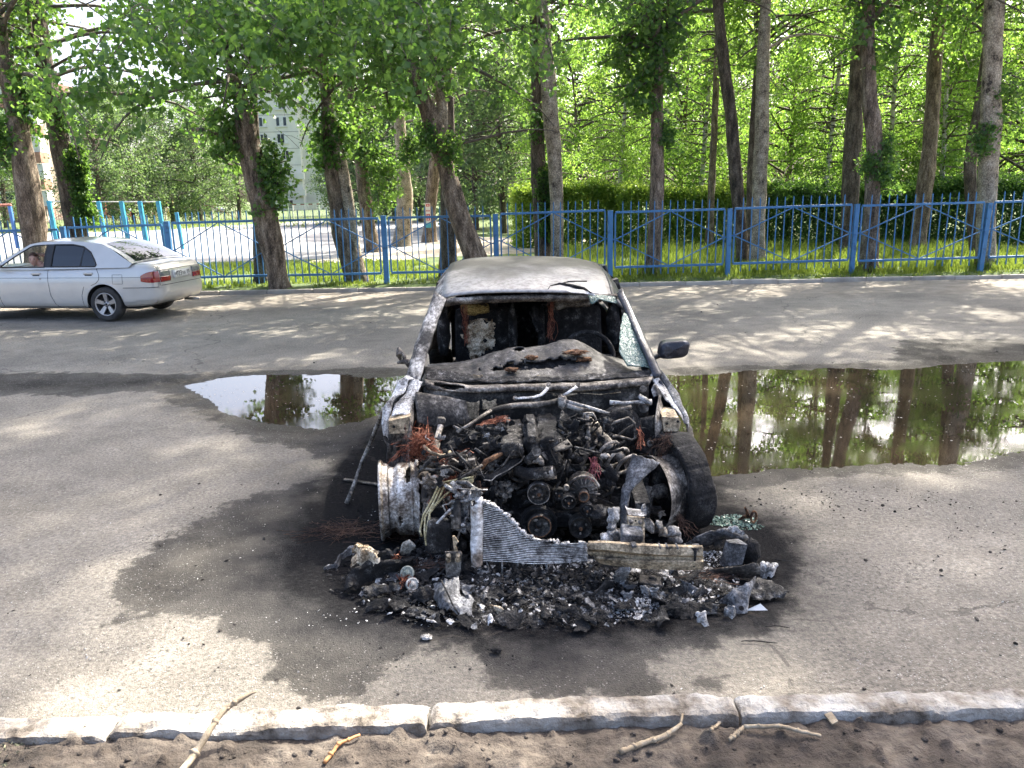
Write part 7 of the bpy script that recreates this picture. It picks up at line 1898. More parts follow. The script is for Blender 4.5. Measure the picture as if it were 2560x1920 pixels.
for k, (x, y, w) in enumerate([(740, 388, 40), (945, 398, 16), (1000, 398, 18), (1080, 400, 18), (1150, 402, 14), (1235, 404, 60)]):
    b = MB(); b.box(bz(x, y - 4, YB + .02), (w / 3.16 * 3.7 / 2000, .05, .012), None, .002); wk(b, 'beam_clip', M_GREYSH, BM)
# brackets behind the beam
b = MB(); b.slab([bz(690, 158, 3.90), bz(828, 172, 3.90), bz(826, 390, 3.80), bz(795, 385, 3.80), bz(790, 285, 3.88), bz(695, 270, 3.88)], .006, V(0, -1, 0)); BK = wk(b, 'bumper_bracket', M_BEIGE)
for x in (718, 792):
    b = MB(); b.lathe([(.0125, .0), (.0125, .008), (.008, .010), (.006, .016), (.0005, .016)], bz(x, 205 if x > 750 else 200, 3.893), (0, -1, 0), 14); wk(b, 'bracket_bolt', M_BURN, BK)
b = MB(); b.disc(bz(755, 195, 3.893), (0, -1, 0), .005, .002, 10); wk(b, 'bracket_hole', M_CHAR, BK)
b = MB(); b.slab([bz(678, 95, 3.96), bz(700, 150, 3.93), bz(815, 160, 3.93), bz(842, 150, 3.94), bz(840, 85, 3.97), bz(820, 95, 3.97), bz(808, 135, 3.95), bz(700, 122, 3.95)], .05, V(0, -1, 0)); wk(b, 'bracket_channel', M_ALU, BK)
b = MB(); b.box(bz(720, 315, 3.86), (.11, .10, .08), (rad(12), rad(8), 0), .008); wk(b, 'crash_box', M_GREYSH, BK)
b = MB(); b.box(bz(580, 318, 3.87), (.055, .05, .07), (0, rad(-10), .3), .01); wk(b, 'crash_box', M_ALU, BK)
b = MB(); strip(b, [bz(830, 170, 3.90), bz(870, 175, 3.88), bz(900, 220, 3.86), bz(900, 290, 3.85)], [bz(830, 260, 3.88), bz(850, 265, 3.87), bz(870, 280, 3.86), bz(880, 300, 3.85)], 12, 6, .01, .004, 12); wk(b, 'bracket_ear', M_BURN, BK)
for k, (x, y, w, h, m_) in enumerate([(580, 150, 80, 120, M_ALU), (560, 230, 70, 60, M_ALU), (940, 230, 50, 60, M_ALU), (1050, 280, 90, 70, M_ALU), (980, 290, 80, 60, M_SOOTM), (1060, 335, 120, 60, M_GREYSH), (660, 290, 110, 40, M_BURN), (520, 330, 80, 50, M_ASHW), (480, 380, 60, 40, M_ASHW)]):
    b = MB(); d = 3.95 - .02 * (k % 4)
    strip(b, [bz(x - w / 2, y - h / 2, d), bz(x, y - h / 2 - 6, d - .02), bz(x + w / 2, y - h / 2, d)], [bz(x - w / 2, y + h / 2, d - .03), bz(x, y + h / 2, d - .06), bz(x + w / 2, y + h / 2, d - .03)], 10, 8, .006, .012, 26, (0, -.02, 0), k, jag=.012); wk(b, 'crumpled_alloy_piece', m_)

# ---- pipes and wires on the left of the engine bay
for k, pts in enumerate([[(1000, 925, 4.10), (860, 950, 4.12), (740, 975, 4.14), (695, 1000, 4.14), (640, 1120, 4.10), (560, 1260, 4.06), (528, 1400, 4.02), (545, 1450, 4.0)],
                         [(1000, 945, 4.10), (880, 975, 4.12), (760, 1000, 4.14), (715, 1015, 4.13), (640, 1170, 4.08), (575, 1280, 4.05), (570, 1420, 4.0), (585, 1530, 3.96)],
                         [(1000, 960, 4.10), (900, 990, 4.12), (780, 1005, 4.14), (740, 1020, 4.12), (680, 1150, 4.08), (620, 1220, 4.05), (600, 1330, 4.02), (580, 1470, 3.99)],
                         [(990, 975, 4.11), (860, 1000, 4.13), (735, 1100, 4.10), (650, 1200, 4.06), (612, 1250, 4.04), (618, 1370, 4.01)]]):
    bar('bent_fluid_pipe', pts, .0058, M_PIPE, 1, 7, aA)
bar('bent_fluid_pipe', [(1000, 870, 4.14), (920, 865, 4.14), (890, 900, 4.13), (875, 960, 4.12), (880, 1000, 4.12)], .003, M_BURN, 1, 5, aA)
bar('thin_bracket_rod', [(870, 1105, 4.08), (780, 1165, 4.05), (730, 1175, 4.04), (760, 1240, 4.02)], .005, M_BURN, 1, 5, aA)
bar('thin_bracket_rod', [(800, 1210, 4.02), (675, 1340, 3.98)], .0075, M_ASHW, 1, 5, aA)
b = MB(); c_ = aA(540, 640, 4.42); wires(b, c_, c_, 150, .042, .0012, 31, 0, .026); wires(b, c_, aA(250, 790, 4.40), 5, .012, .002, 32, -.03, .01); wires(b, c_, aA(400, 800, 4.42), 3, .012, .0016, 33, -.01, .01); wires(b, c_, aA(740, 770, 4.40), 28, .02, .0016, 34, 0, .014); b.tube([aA(470, 600, 4.44), aA(500, 600, 4.42), aA(530, 590, 4.42), aA(550, 545, 4.42)], .006, 5); wk(b, 'copper_wire_tangle', M_COPPER)
b = MB(); wires(b, aA(790, 780, 4.36), aA(800, 960, 4.30), 46, .026, .0015, 35, 0, .012); wires(b, aA(800, 940, 4.30), aA(760, 1130, 4.16), 30, .05, .0013, 36, 0, .02); wires(b, aA(820, 800, 4.34), aA(960, 690, 4.32), 6, .01, .0018, 37, -.01, .008); wk(b, 'hanging_copper_wires', M_COPPER)
b = MB(); wires(b, aA(1060, 480, 4.45), aA(1290, 410, 4.42), 14, .012, .0013, 38, -.01, .01); wk(b, 'copper_wire_loom', M_COPPER)
b = MB(); wires(b, aA(920, 1000, 4.1), aA(960, 1180, 4.06), 18, .03, .0016, 39, 0, .016); wires(b, aA(960, 780, 4.2), aA(1000, 900, 4.15), 14, .03, .002, 40, 0, .02); wk(b, 'bare_wires', M_BURN)
# strut tower lumps, ash heaps inside the bay
for k, (x, y, w, m_) in enumerate([(700, 570, .03, M_ASHW), (820, 640, .05, M_CHARA), (900, 600, .05, M_CHAR), (1000, 540, .045, M_CHAR), (960, 640, .05, M_CHAR), (1120, 560, .022, M_ASHW), (1180, 620, .04, M_CHARA), (1240, 500, .02, M_ASHW), (600, 580, .022, M_ASHW), (880, 860, .06, M_CHAR), (760, 900, .05, M_BURN), (600, 940, .05, M_BURN), (640, 1000, .05, M_BURN), (800, 1330, .06, M_SOOTM), (700, 1400, .07, M_CHAR), (720, 1240, .05, M_BURN), (880, 1180, .05, M_ALU), (900, 1330, .05, M_ALU), (1140, 1090, .05, M_CHAR), (1200, 1180, .05, M_CHAR)]):
    b = MB(); shard(b, aA(x, y, 4.40 if y < 900 else 4.22 if y < 1250 else 4.05), w * 1.25, k + 5); wk(b, 'burnt_fitting', m_)
for k, (x, y, w, m_) in enumerate([(380, 420, .02, M_ASHW), (410, 400, .012, M_ASHW), (480, 580, .06, M_CHAR), (480, 480, .05, M_CHAR), (560, 700, .05, M_CHAR), (760, 760, .035, M_BURN), (470, 850, .05, M_CHAR), (720, 1000, .05, M_CHAR), (800, 900, .05, M_CHAR), (700, 1330, .05, M_CHAR), (640, 1440, .05, M_CHARA), (330, 1290, .04, M_CHAR), (360, 1180, .03, M_SOOTM), (1000, 1270, .05, M_CHAR), (1240, 1260, .04, M_BURN)]):
    b = MB(); shard(b, aB(x, y, 4.45 if y < 700 else 4.28), w * 1.25, k + 55); wk(b, 'burnt_fitting', m_)
b = MB(); b.tube([aA(870, 1130, 4.05), aA(850, 1250, 4.02), aA(845, 1385, 3.99)], [.022, .026, .03], 10); wk(b, 'damper_stub', M_SOOTM)
b = MB(); strip(b, [aA(830, 1160, 4.05), aA(815, 1300, 4.02), aA(800, 1430, 3.98)], [aA(960, 1120, 4.06), aA(945, 1280, 4.03), aA(915, 1440, 3.98)], 14, 8, .008, .014, 22, (0, .03, 0), 9, jag=.014); wk(b, 'crumpled_alloy_piece', M_ALU)
b = MB(); b.box(aA(690, 1440, 4.02), (.13, .12, .17), (0, .15, .2), .02); wk(b, 'charred_module', M_CHAR)
b = MB(); strip(b, [aA(550, 920, 4.30), aA(540, 1080, 4.25), aA(560, 1300, 4.2)], [aA(700, 910, 4.32), aA(680, 1000, 4.28), aA(600, 1320, 4.22)], 14, 8, .012, .015, 16, seed=4); wk(b, 'hub_knuckle', M_BURN)
b = MB(); strip(b, [aA(1030, 960, 4.14), aA(1040, 1050, 4.12), aA(1090, 1062, 4.1)], [aA(1060, 960, 4.12), aA(1065, 1030, 4.1), aA(1130, 1020, 4.1)], 10, 4, .006, .003, 16); wk(b, 'rusty_hook', M_RUSTO)

# tangled hoses, brackets and melted plastic filling the bay
def clutter(name, m, seed, n, zf, x0, x1, y0, y1, d0, d1, par):
    r_ = random.Random(seed); b = MB()
    for k in range(n):
        p = zf(r_.uniform(x0, x1), r_.uniform(y0, y1), r_.uniform(d0, d1)); q = r_.random()
        if q < .45:
            d = V(r_.gauss(0, 1), r_.gauss(0, .6), r_.gauss(0, .8)).normalized() * r_.uniform(.03, .09); pts = [p - d, p + V(r_.gauss(0, .012), r_.gauss(0, .012), r_.gauss(0, .012)), p + d]
            w = r_.uniform(.003, .012); b.tube(pts, [w, w * 1.1, w * .8], 6)
        elif q < .78: shard(b, p, r_.uniform(.018, .042), seed + k)
        else: b.box(p, (r_.uniform(.015, .06), r_.uniform(.01, .04), r_.uniform(.012, .05)), (r_.uniform(-.8, .8), r_.uniform(-.8, .8), r_.uniform(-.8, .8)), .003)
    wk(b, name, m, par)['kind'] = 'stuff'
clutter('charred_hoses', M_CHAR, 301, 120, aA, 1050, 1700, 640, 1100, 4.22, 4.38, EN)
clutter('charred_hoses', M_CHAR, 302, 70, aB, 250, 850, 620, 1350, 4.24, 4.4, EN)
clutter('burnt_brackets', M_SOOTM, 303, 40, aA, 1050, 1900, 620, 1250, 4.18, 4.34, EN)
clutter('burnt_brackets', M_SOOTM, 304, 16, aB, 250, 900, 560, 1350, 4.2, 4.4, EN)
clutter('burnt_oddments', M_BURN, 305, 24, aA, 560, 1000, 650, 1550, 4.08, 4.36, None)
clutter('burnt_oddments', M_CHAR, 306, 70, aA, 560, 1000, 700, 1600, 4.05, 4.40, None)
clutter('burnt_oddments', M_CHARA, 307, 34, aA, 900, 1400, 420, 640, 4.36, 4.6, None)
clutter('burnt_oddments', M_CHAR, 308, 60, aB, 330, 800, 400, 700, 4.4, 4.66, None)
clutter('burnt_oddments', M_ALU, 309, 26, aA, 820, 1000, 1000, 1400, 4.0, 4.1, None)

# ================================================================== DEBRIS IN FRONT OF THE BURNT CAR
DG = 'burnt debris in front of the car'
def deb(mb, name, m, label, cat, group=DG): return base(mb.build(name, m), label, cat, group)
def dsheet(name, m, label, cat, L, R, zf, nu=20, nv=10, th=.005, amp=.012, freq=18, sag=(0, 0, .03), seed=0, jag=.012, holes=None):
    b = MB(); strip(b, [zf(*p) for p in L], [zf(*p) for p in R], int(nu * 1.5), int(nv * 1.5), th, amp, freq, sag, seed, holes, jag, True); return deb(b, name, m, label, cat)
dsheet('bumper_skin_fragment', M_CHAR, 'black curled bumper skin fragment left of the radiator', 'fragment', [(345, 700, .01), (370, 580, .06), (440, 490, .11), (560, 440, .13), (760, 420, .13), (960, 405, .12)], [(470, 690, .0), (500, 640, .01), (560, 600, .02), (640, 570, .03), (780, 520, .04), (950, 440, .06)], gC, 30, 10, .012, .012, 14, (0, -.02, .03), 1, .014)
dsheet('charred_board', M_CHARA, 'grey edged charred board lying below the curled bumper fragment', 'fragment', [(510, 660, .05), (640, 632, .06), (830, 625, .06)], [(560, 770, .01), (680, 715, .03), (830, 668, .04)], gC, 24, 8, .010, .012, 20, (0, 0, .01), 2, .016)
dsheet('scorched_trim_piece', M_CLOTH, 'pale scorched trim wedge on top of the curled bumper fragment', 'fragment', [(420, 330, .16), (480, 315, .17), (560, 350, .16), (650, 420, .14)], [(430, 480, .10), (480, 455, .11), (560, 455, .11), (660, 440, .13)], gC, 22, 10, .016, .02, 24, (0, 0, .04), 3, .014)
dsheet('torn_strip', M_CHARA, 'long ragged grey strip behind the pale trim wedge', 'fragment', [(580, 360, .16), (700, 330, .17), (830, 320, .17)], [(600, 400, .13), (720, 380, .14), (810, 365, .15)], gC, 20, 5, .006, .012, 22, (0, 0, .01), 4)
dsheet('peeled_foil', M_GREYSH, 'dark curled foil flake left of the pale trim wedge', 'fragment', [(180, 505, .005), (260, 470, .02), (290, 400, .05), (350, 320, .08), (450, 295, .08)], [(200, 512, .002), (290, 470, .01), (340, 400, .02), (380, 380, .02), (440, 350, .03)], gC, 24, 6, .003, .010, 22, (0, 0, .02), 5, .012)
# lamp parts
dsheet('headlamp_reflector', mat('white_cup', [(.3, (.22, .20, .16)), (.5, (.50, .48, .42)), (.75, (.66, .64, .58))], 9, .7, bump=.4, con=2.0), 'white dome shaped lamp reflector above the curled bumper fragment', 'lamp part', [(832, 335, .10), (860, 268, .16), (910, 245, .17), (962, 300, .13)], [(838, 368, .07), (880, 352, .09), (930, 328, .10), (974, 312, .10)], gC, 12, 8, .004, .006, 16, (0, -.02, .012), 21, .006)
for k, (x, y, r, lb, tl, mm) in enumerate([(890, 525, .036, 'greenish round lamp cap leaning among the debris', (-.2, -.9, .45), mat('greenish_cap', [(.3, (.22, .24, .19)), (.7, (.40, .41, .35))], 14, .7, bump=.5, con=2.2)), (938, 625, .034, 'white ringed lamp cap lying below the greenish cap', (.35, -.85, .5), mat('white_cap', [(.3, (.42, .39, .33)), (.7, (.64, .61, .55))], 14, .7, bump=.4, con=2.2))]):
    c = gC(x, y, .07 if k == 0 else .045); b = MB(); b.lathe([(r, -.016), (r * 1.04, -.006), (r, .004), (r * .8, .006), (r * .74, .0), (r * .45, .0), (r * .4, .010), (.0005, .011)], c, tl, 24); deb(b, 'round_cap', mm, lb, 'lamp part')
b = MB(); wires(b, gC(800, 410, .12), gC(770, 390, .13), 12, .02, .0022, 51, 0, .006); wires(b, gC(900, 560, .06), gC(860, 620, .05), 12, .025, .0022, 52, 0, .01); deb(b, 'red_wire_bunch', M_COPPER, 'loose red copper wire strands around the lamp caps', 'wire')
# steel plate with two bolts
b = MB(); p = [gC(1218, 345, .20), gC(1350, 340, .20), gC(1366, 360, .195), gC(1352, 520, .09), (gC(1325, 572, .05)), gC(1228, 568, .05)]
pt_ = thing('steel_plate', (p[5].x + .03, p[5].y, 0), 'brown steel bracket plate with two bolts left of the radiator', 'bracket', DG); po = V(*pt_.location)
b.slab(p, .008, V(0, -1, 0)); b.build('plate', M_BURN, pt_, po)
for x in (1250, 1330):
    for (dy, r, h) in ((372, .013, .006), (378, .011, .016), (408, .015, .005), (404, .010, .012)):
        b = MB(); b.lathe([(r, 0), (r, h), (r * .6, h), (r * .5, h + .006), (.0005, h + .006)], gC(x, dy, .20 - (dy - 345) * .0007) + V(0, -.004, 0), (0, -1, .35), 12); b.build('bolt', M_BEIGE, pt_, po)
b = MB(); b.slab([gC(1282, 210, .29), gC(1300, 205, .29), gC(1336, 260, .26), gC(1310, 285, .24), gC(1330, 340, .20), gC(1296, 340, .20)], .006, V(0, -1, 0)); b.build('hook_tab', M_BEIGE, pt_, po)
# crumpled grey sheet, centre left
def fold(s, t): return 0
b = MB(); L = [gC(1110, 640, .03), gC(1190, 585, .11), gC(1280, 572, .12), gC(1330, 600, .10)]; Rr = [gC(1130, 770, .01), gC(1210, 850, .035), gC(1350, 905, .025), gC(1465, 905, .01)]
strip(b, L, Rr, 34, 22, .004, .022, 9, (0, -.01, .012), 6, None, .012, True); deb(b, 'crumpled_sheet', M_GREYSH, 'large crumpled grey metal sheet in front of the radiator', 'sheet metal')
b = MB(); b.tube([gC(1185, 590, .125), gC(1240, 700, .115), gC(1285, 800, .08), gC(1340, 885, .045)], .0045, 6); deb(b, 'bent_seam_strip', M_CHAR, 'thin dark seam strip lying along the crumpled grey sheet', 'strip')
dsheet('sheet_shard', M_GREYSH, 'dark blue grey shard right of the crumpled sheet', 'sheet metal', [(1340, 610, .06), (1420, 640, .05), (1490, 650, .04)], [(1380, 740, .02), (1440, 720, .02), (1480, 700, .02)], gC, 14, 8, .003, .01, 18, (0, 0, .02), 7)
dsheet('folded_flake', M_CLOTH, 'pale folded flake at the front edge of the debris', 'fragment', [(1598, 820, .04), (1680, 820, .045), (1700, 850, .04)], [(1660, 890, .01), (1740, 940, .002), (1772, 940, .002)], gC, 14, 8, .004, .006, 18, (0, 0, .02), 8, .008)
dsheet('folded_flake', M_CHAR, 'black crust flake left of the crumpled sheet', 'fragment', [(930, 745, .01), (1000, 690, .05), (1090, 665, .05)], [(980, 780, .0), (1040, 790, .01), (1110, 770, .01)], gC, 16, 8, .008, .014, 24, (0, 0, .03), 9)
# right-hand debris
dsheet('wing_shell', M_GREYSH, 'arched grey shell beside the charred tyre', 'sheet metal', [(1145, 385, .03), (1220, 320, .10), (1330, 275, .15), (1440, 262, .16), (1560, 280, .13), (1640, 325, .08)], [(1180, 395, .0), (1290, 395, .02), (1390, 355, .06), (1460, 325, .10), (1560, 325, .10), (1635, 345, .06)], gD, 34, 10, .010, .006, 12, (0, -.015, .0), 10, .008)
dsheet('ash_flake', M_ASHW, 'bright white flake on the arched grey shell', 'fragment', [(1475, 262, .17), (1530, 240, .18), (1600, 280, .15)], [(1490, 285, .15), (1560, 295, .14), (1620, 300, .13)], gD, 12, 6, .004, .008, 24, (0, 0, .015), 11)
b = MB(); b.lathe([(.001, 0), (.016, 0), (.02, .004), (.026, .004), (.026, .05), (.001, .05)], gD(1420, 392, .055), (-.2, 1, .1), 20); deb(b, 'bushing', M_SOOTM, 'round metal bushing under the arched grey shell', 'bushing')
b = MB(); b.slab([gD(1450, 560, .02), gD(1500, 370, .16), gD(1600, 360, .16), gD(1640, 385, .15), gD(1600, 540, .03)], .05, V(.2, -1, .1).normalized()); deb(b, 'lamp_housing', M_GREYSH, 'blue grey wedge shaped lamp housing behind the bumper beam end', 'lamp part')
b = MB(); b.blob(gD(1660, 440, .08), (.055, .05, .075), .35, 3, 2.2, 3); deb(b, 'melted_lump', M_CHAR, 'black melted lump right of the lamp housing', 'lump')
dsheet('curved_panel', burnt('brown_burnt_panel', [(.3, (.03, .026, .023)), (.6, (.09, .078, .066)), (.8, (.22, .20, .17))], 8, .8), 'long brown curved panel strip right of the bumper beam', 'sheet metal', [(1330, 600, .03), (1480, 560, .08), (1620, 535, .11), (1725, 530, .11)], [(1360, 625, .0), (1480, 625, .01), (1620, 640, .01), (1742, 632, .02)], gD, 28, 8, .006, .006, 10, (0, -.015, .01), 12, .008)
hole_c = gD(1580, 878, .05)
dsheet('torn_metal_sheet', M_GREYSH, 'upright torn grey sheet with a round hole at the right front', 'sheet metal', [(1400, 840, .01), (1520, 740, .09), (1620, 690, .12), (1710, 640, .13)], [(1500, 880, .005), (1560, 935, .0), (1630, 930, .0), (1640, 800, .05)], gD, 30, 14, .004, .008, 14, (0, -.01, .01), 13, .010)
b = MB(); b.disc(gD(1580, 878, .052) + V(0, -.02, .005), (0, -1, .5), .012, .004, 14); deb(b, 'rubber_plug', M_CHAR, 'small black round plug in the torn grey sheet', 'plug')
dsheet('ash_covered_plate', M_CHARA, 'flat ash covered plate at the right end of the debris', 'sheet metal', [(1640, 700, .06), (1740, 655, .06), (1850, 690, .04), (1975, 765, .03)], [(1640, 800, .02), (1720, 840, .015), (1820, 830, .01), (1920, 800, .01)], gD, 26, 10, .006, .012, 22, (0, 0, .02), 14, .014)
b = MB(); b.slab([gD(1632, 898, .025), gD(1740, 850, .045), gD(1798, 903, .02), (gD(1640, 906, .018))], .003); deb(b, 'white_card', M_PLATE, 'small white triangular card at the right front of the debris', 'card')
dsheet('ash_heap', M_ASHW, 'white crusty ash lump right of the brown panel', 'ash lump', [(1730, 590, .03), (1790, 560, .05), (1850, 600, .02)], [(1740, 625, .0), (1790, 640, .0), (1850, 630, .0)], gD, 14, 8, .02, .02, 30, (0, 0, .03), 15)
dsheet('pointed_shard', M_GREYSH, 'pointed pale shard standing in front of the bumper beam', 'sheet metal', [(1095, 650, .08), (1160, 680, .07), (1260, 735, .04), (1275, 780, .01)], [(1110, 668, .06), (1150, 740, .03), (1210, 785, .01), (1260, 785, .0)], gD, 16, 6, .003, .004, 14, (0, 0, .01), 16, .006)
b = MB(); b.box(gD(868, 682, .04), (.115, .07, .035), (.2, .1, -.1), .006); b.box(gD(885, 640, .065), (.03, .02, .015), (.2, .1, -.1), .004); deb(b, 'control_box', M_SOOTM, 'dark rectangular control box below the bumper beam', 'box')
dsheet('folded_strip', M_SOOTM, 'bent brown strip running through the ash', 'strip', [(250, 840, .005), (340, 780, .03), (430, 770, .03), (520, 675, .07), (600, 680, .06)], [(300, 855, .0), (360, 830, .005), (440, 795, .01), (480, 770, .02), (590, 720, .03)], gD, 26, 6, .004, .008, 16, (0, 0, .01), 17, .008)
dsheet('light_plate', M_ALU, 'pale torn plate hanging below the left end of the bumper beam', 'sheet metal', [(590, 600, .14), (640, 560, .16), (710, 565, .15)], [(585, 660, .07), (640, 690, .05), (700, 650, .08)], gD, 14, 8, .004, .010, 20, (0, -.01, .01), 18)
dsheet('crust_slab', M_CHAR, 'thin black crust slab at the front right edge of the debris', 'fragment', [(940, 930, .01), (1080, 860, .03), (1250, 850, .03), (1420, 880, .02)], [(990, 945, .0), (1120, 970, .0), (1260, 945, .0), (1420, 945, .0)], gD, 30, 8, .008, .014, 24, (0, 0, .02), 19, .016)
for k, (x, y, lb) in enumerate([(660, 720, 'ragged pale alloy scrap below the torn plate'), (830, 760, 'pale alloy scrap in front of the control box'), (690, 800, 'curled pale alloy scrap in the ash'), (900, 770, 'small pale scrap right of the control box'), (1045, 605, 'small square grey clip under the bumper beam'), (1500, 910, 'small white chip left of the torn grey sheet'), (1270, 970, 'pale flake before the crust slab')]):
    r_ = random.Random(k); w, h = r_.uniform(25, 45), r_.uniform(22, 38)
    dsheet('alloy_scrap', M_ALU if k != 6 else M_ASHW, lb, 'scrap', [(x - w, y - h, .05), (x, y - h - 8, .06), (x + w, y - h, .05)], [(x - w, y + h, .005), (x, y + h + 5, .01), (x + w, y + h, .005)], gD, 10, 8, .004, .014, 34, (0, 0, .015), 30 + k)
# rusty hook piece and glass on the ground at the right
hk = gD(1640, 195, .0); b = MB(); b.tube([gD(1570, 190, .01), gD(1610, 165, .03), gD(1650, 160, .05), gD(1670, 170, .04)], [.008, .012, .014, .010], 7); b.tube([gD(1645, 160, .05), gD(1630, 110, .09), gD(1618, 90, .11)], [.012, .008, .006], 7)
c = gD(1688, 165, .05); b.tube([c + V(.018 * math.cos(a), .006 * math.cos(a), .036 * math.sin(a)) for a in np.linspace(0, 6.283, 20)], .008, 7); deb(b, 'rusty_bracket', M_RUSTO, 'rusty bracket with an eyelet standing beside the green glass', 'bracket')
# leaning strip on the left
b = MB(); pts = [A(640 + x / 3.456, 880 + y / 3.456, d) for x, y, d in ((1100, 500, 4.78),)] + [G(640 + x / 3.456, 880 + y / 3.456, h) for x, y, h in ((1060, 600, .56), (1000, 760, .42), (915, 950, .26), (860, 1120, .13), (785, 1310, .012))]
b.tube(pts, [.010, .014, .015, .014, .016, .018], 7, True, True, .7)
for k in range(14):
    s = random.random(); b.blob(edge_at(pts, s), (.014, .014, .018), .8, 1, 4, k)
deb(b, 'door_seal_strip', M_BURN, 'long burnt seal strip leaning from the left wing to the ground', 'strip')
b = MB(); b.beam(G(860, 1198, .012), G(955, 1212, .012), .03, .008); deb(b, 'flat_bar', M_SOOTM, 'flat dark bar lying behind the left wheel', 'bar')
def tangle(name, c, r, n, m, label, seed, flat=.3, wr=.0014):
    rnd = random.Random(seed); b = MB()
    for k in range(n):
        a = rnd.uniform(0, 6.28); p = c + V(rnd.gauss(0, r[0]), rnd.gauss(0, r[1]), abs(rnd.gauss(0, .012)) + .006); L_ = rnd.uniform(.08, .22); pts = []
        cv = rnd.uniform(-6, 6)
        for j in range(6): pts.append(p.copy()); a += cv * L_ / 6; p = p + V(math.cos(a), math.sin(a) * .6, rnd.gauss(0, .12)) * (L_ / 5); p.z = max(p.z, .005)
        b.tube(pts, wr, 3, False)
    return deb(b, name, m, label, 'wire')
tangle('wire_tangle', gC(330, 180, 0), (.10, .07), 150, M_RUSTW, 'flat tangle of rusty tyre cord left of the front wheel', 61)
tangle('wire_tangle', gC(850, 215, .0), (.05, .03), 60, M_RUSTW, 'small tangle of rusty tyre cord under the left rim', 62)
tangle('wire_tangle', gC(1050, 480, .03), (.04, .03), 40, M_RUSTW, 'thin dark wires in front of the steel bracket plate', 63)
tangle('wire_tangle', gD(1330, 640, .02), (.05, .03), 40, M_RUSTW, 'thin wires below the right end of the bumper beam', 64)

# ---- loose stuff: char crumbs, ash, glass
def crumbs(name, spots, m, label, cat, seed, sub=1, amp=.5):
    rnd = random.Random(seed); rng = np.random.default_rng(seed)
    # a few base lumps, scattered by hand into one mesh
    lumps = []
    for k in range(8):
        t = MB(); t.blob((0, 0, 0), 1.0, amp, sub, 2.2, k + seed); lumps.append((np.array(t.v), np.array(t.f)))
    co, fc, n = [], [], 0
    for (poly_c, rx_, ry_, cnt, s0, s1, h) in spots:
        for _ in range(cnt):
            r = math.sqrt(rnd.random()); a = rnd.uniform(0, 6.283); x, y = poly_c.x + rx_ * r * math.cos(a), poly_c.y + ry_ * r * math.sin(a)
            s = s0 + (s1 - s0) * rnd.random() ** 2.5; v, f = lumps[rnd.randrange(8)]
            R_ = np.array(Euler((rnd.gauss(0, .45), rnd.gauss(0, .45), rnd.uniform(0, 6))).to_matrix())
            z = road_z(x, y) + s * .4 + h * max(0, 1 - r * r) * rnd.random()
            co.append((v * s * np.array([1.2, rnd.uniform(.4, 1.3), rnd.uniform(.12, .45)])) @ R_.T + np.array([x, y, z])); fc.append(f + n); n += len(v)
    me = fast_mesh(name, np.concatenate(co), np.concatenate(fc), m, False)
    return tag(link(name, me), label, cat, None, 'stuff')
xs_ = np.arange(-.95, 1.35, .012); ys_ = np.arange(3.25, 4.45, .012); X_, Y_ = np.meshgrid(xs_, ys_, indexing='ij')
d_ = sdf_poly(X_, Y_, [(-.80, 3.95), (-.62, 3.62), (-.35, 3.48), (.1, 3.40), (.6, 3.44), (1.0, 3.52), (1.18, 3.72), (1.12, 4.0), (.9, 4.35), (-.5, 4.35)]) + fbm(X_ * 6, Y_ * 6, 4, 41) * .22
h_ = np.clip(d_ / .25, 0, 1) * .028 + np.clip(fbm(X_ * 14, Y_ * 14, 4, 43), -.2, .4) * .075 * np.clip(d_ / .08, 0, 1) + np.abs(fbm(X_ * 34, Y_ * 34, 3, 44)) * .035 * np.clip(d_ / .05, 0, 1) - .012
tag(link('charred_crust', fast_mesh('charred_crust', np.stack([X_, Y_, h_], -1).reshape(-1, 3), grid_quads(len(xs_), len(ys_)), M_CRUST, False)), 'lumpy black and grey crust of burnt residue under the wreck', 'residue', None, 'stuff')
crumbs('charred_rubble', [(V(.15, 3.72, 0), .95, .30, 3200, .003, .014, .05), (V(.25, 3.80, 0), .75, .16, 1800, .004, .022, .09), (V(-.62, 4.05, 0), .45, .35, 600, .003, .012, .02), (V(1.0, 3.95, 0), .40, .45, 600, .003, .014, .03), (V(.1, 4.2, 0), .8, .4, 500, .006, .03, .06), (V(-.7, 4.9, 0), .35, .5, 360, .003, .012, .01), (V(-.25, 3.30, 0), .7, .22, 260, .002, .006, 0)], M_CHAR, 'black charred rubble spread under the front of the burnt car', 'rubble', 71)
crumbs('ash', [(gC(1650, 620, 0), .22, .07, 714, .0025, .011, .05), (gC(1480, 540, 0), .10, .05, 340, .0025, .011, .05), (gC(1880, 650, 0), .18, .08, 442, .0025, .011, .04), (gD(100, 700, 0), .09, .08, 442, .0025, .011, .05), (gD(760, 880, 0), .16, .10, 714, .0025, .011, .03), (gD(300, 590, 0), .30, .06, 442, .0025, .008, .06), (gD(1380, 500, 0), .10, .10, 204, .0025, .009, .04), (gC(820, 560, 0), .10, .05, 102, .0025, .006, .04), (V(.2, 3.75, 0), .85, .3, 714, .0025, .006, .04), (gD(1100, 760, 0), .35, .14, 374, .0025, .008, .04), (V(-.55, 4.9, 0), .4, .5, 102, .0025, .008, 0), (gC(950, 900, 0), .8, .1, 85, .0025, .006, 0)], burnt('white_ash', [(.3, (.30, .30, .30)), (.5, (.58, .58, .575)), (.7, (.74, .74, .735))], 30, .95, bump=.8, bscale=120), 'white and grey ash crumbs on the black rubble', 'ash', 72)
crumbs('brittle_ash_sticks', [(gC(1900, 440, 0), .12, .03, 60, .004, .012, .10)], M_ASHW, 'brittle pale ash sticks below the radiator', 'ash', 75)
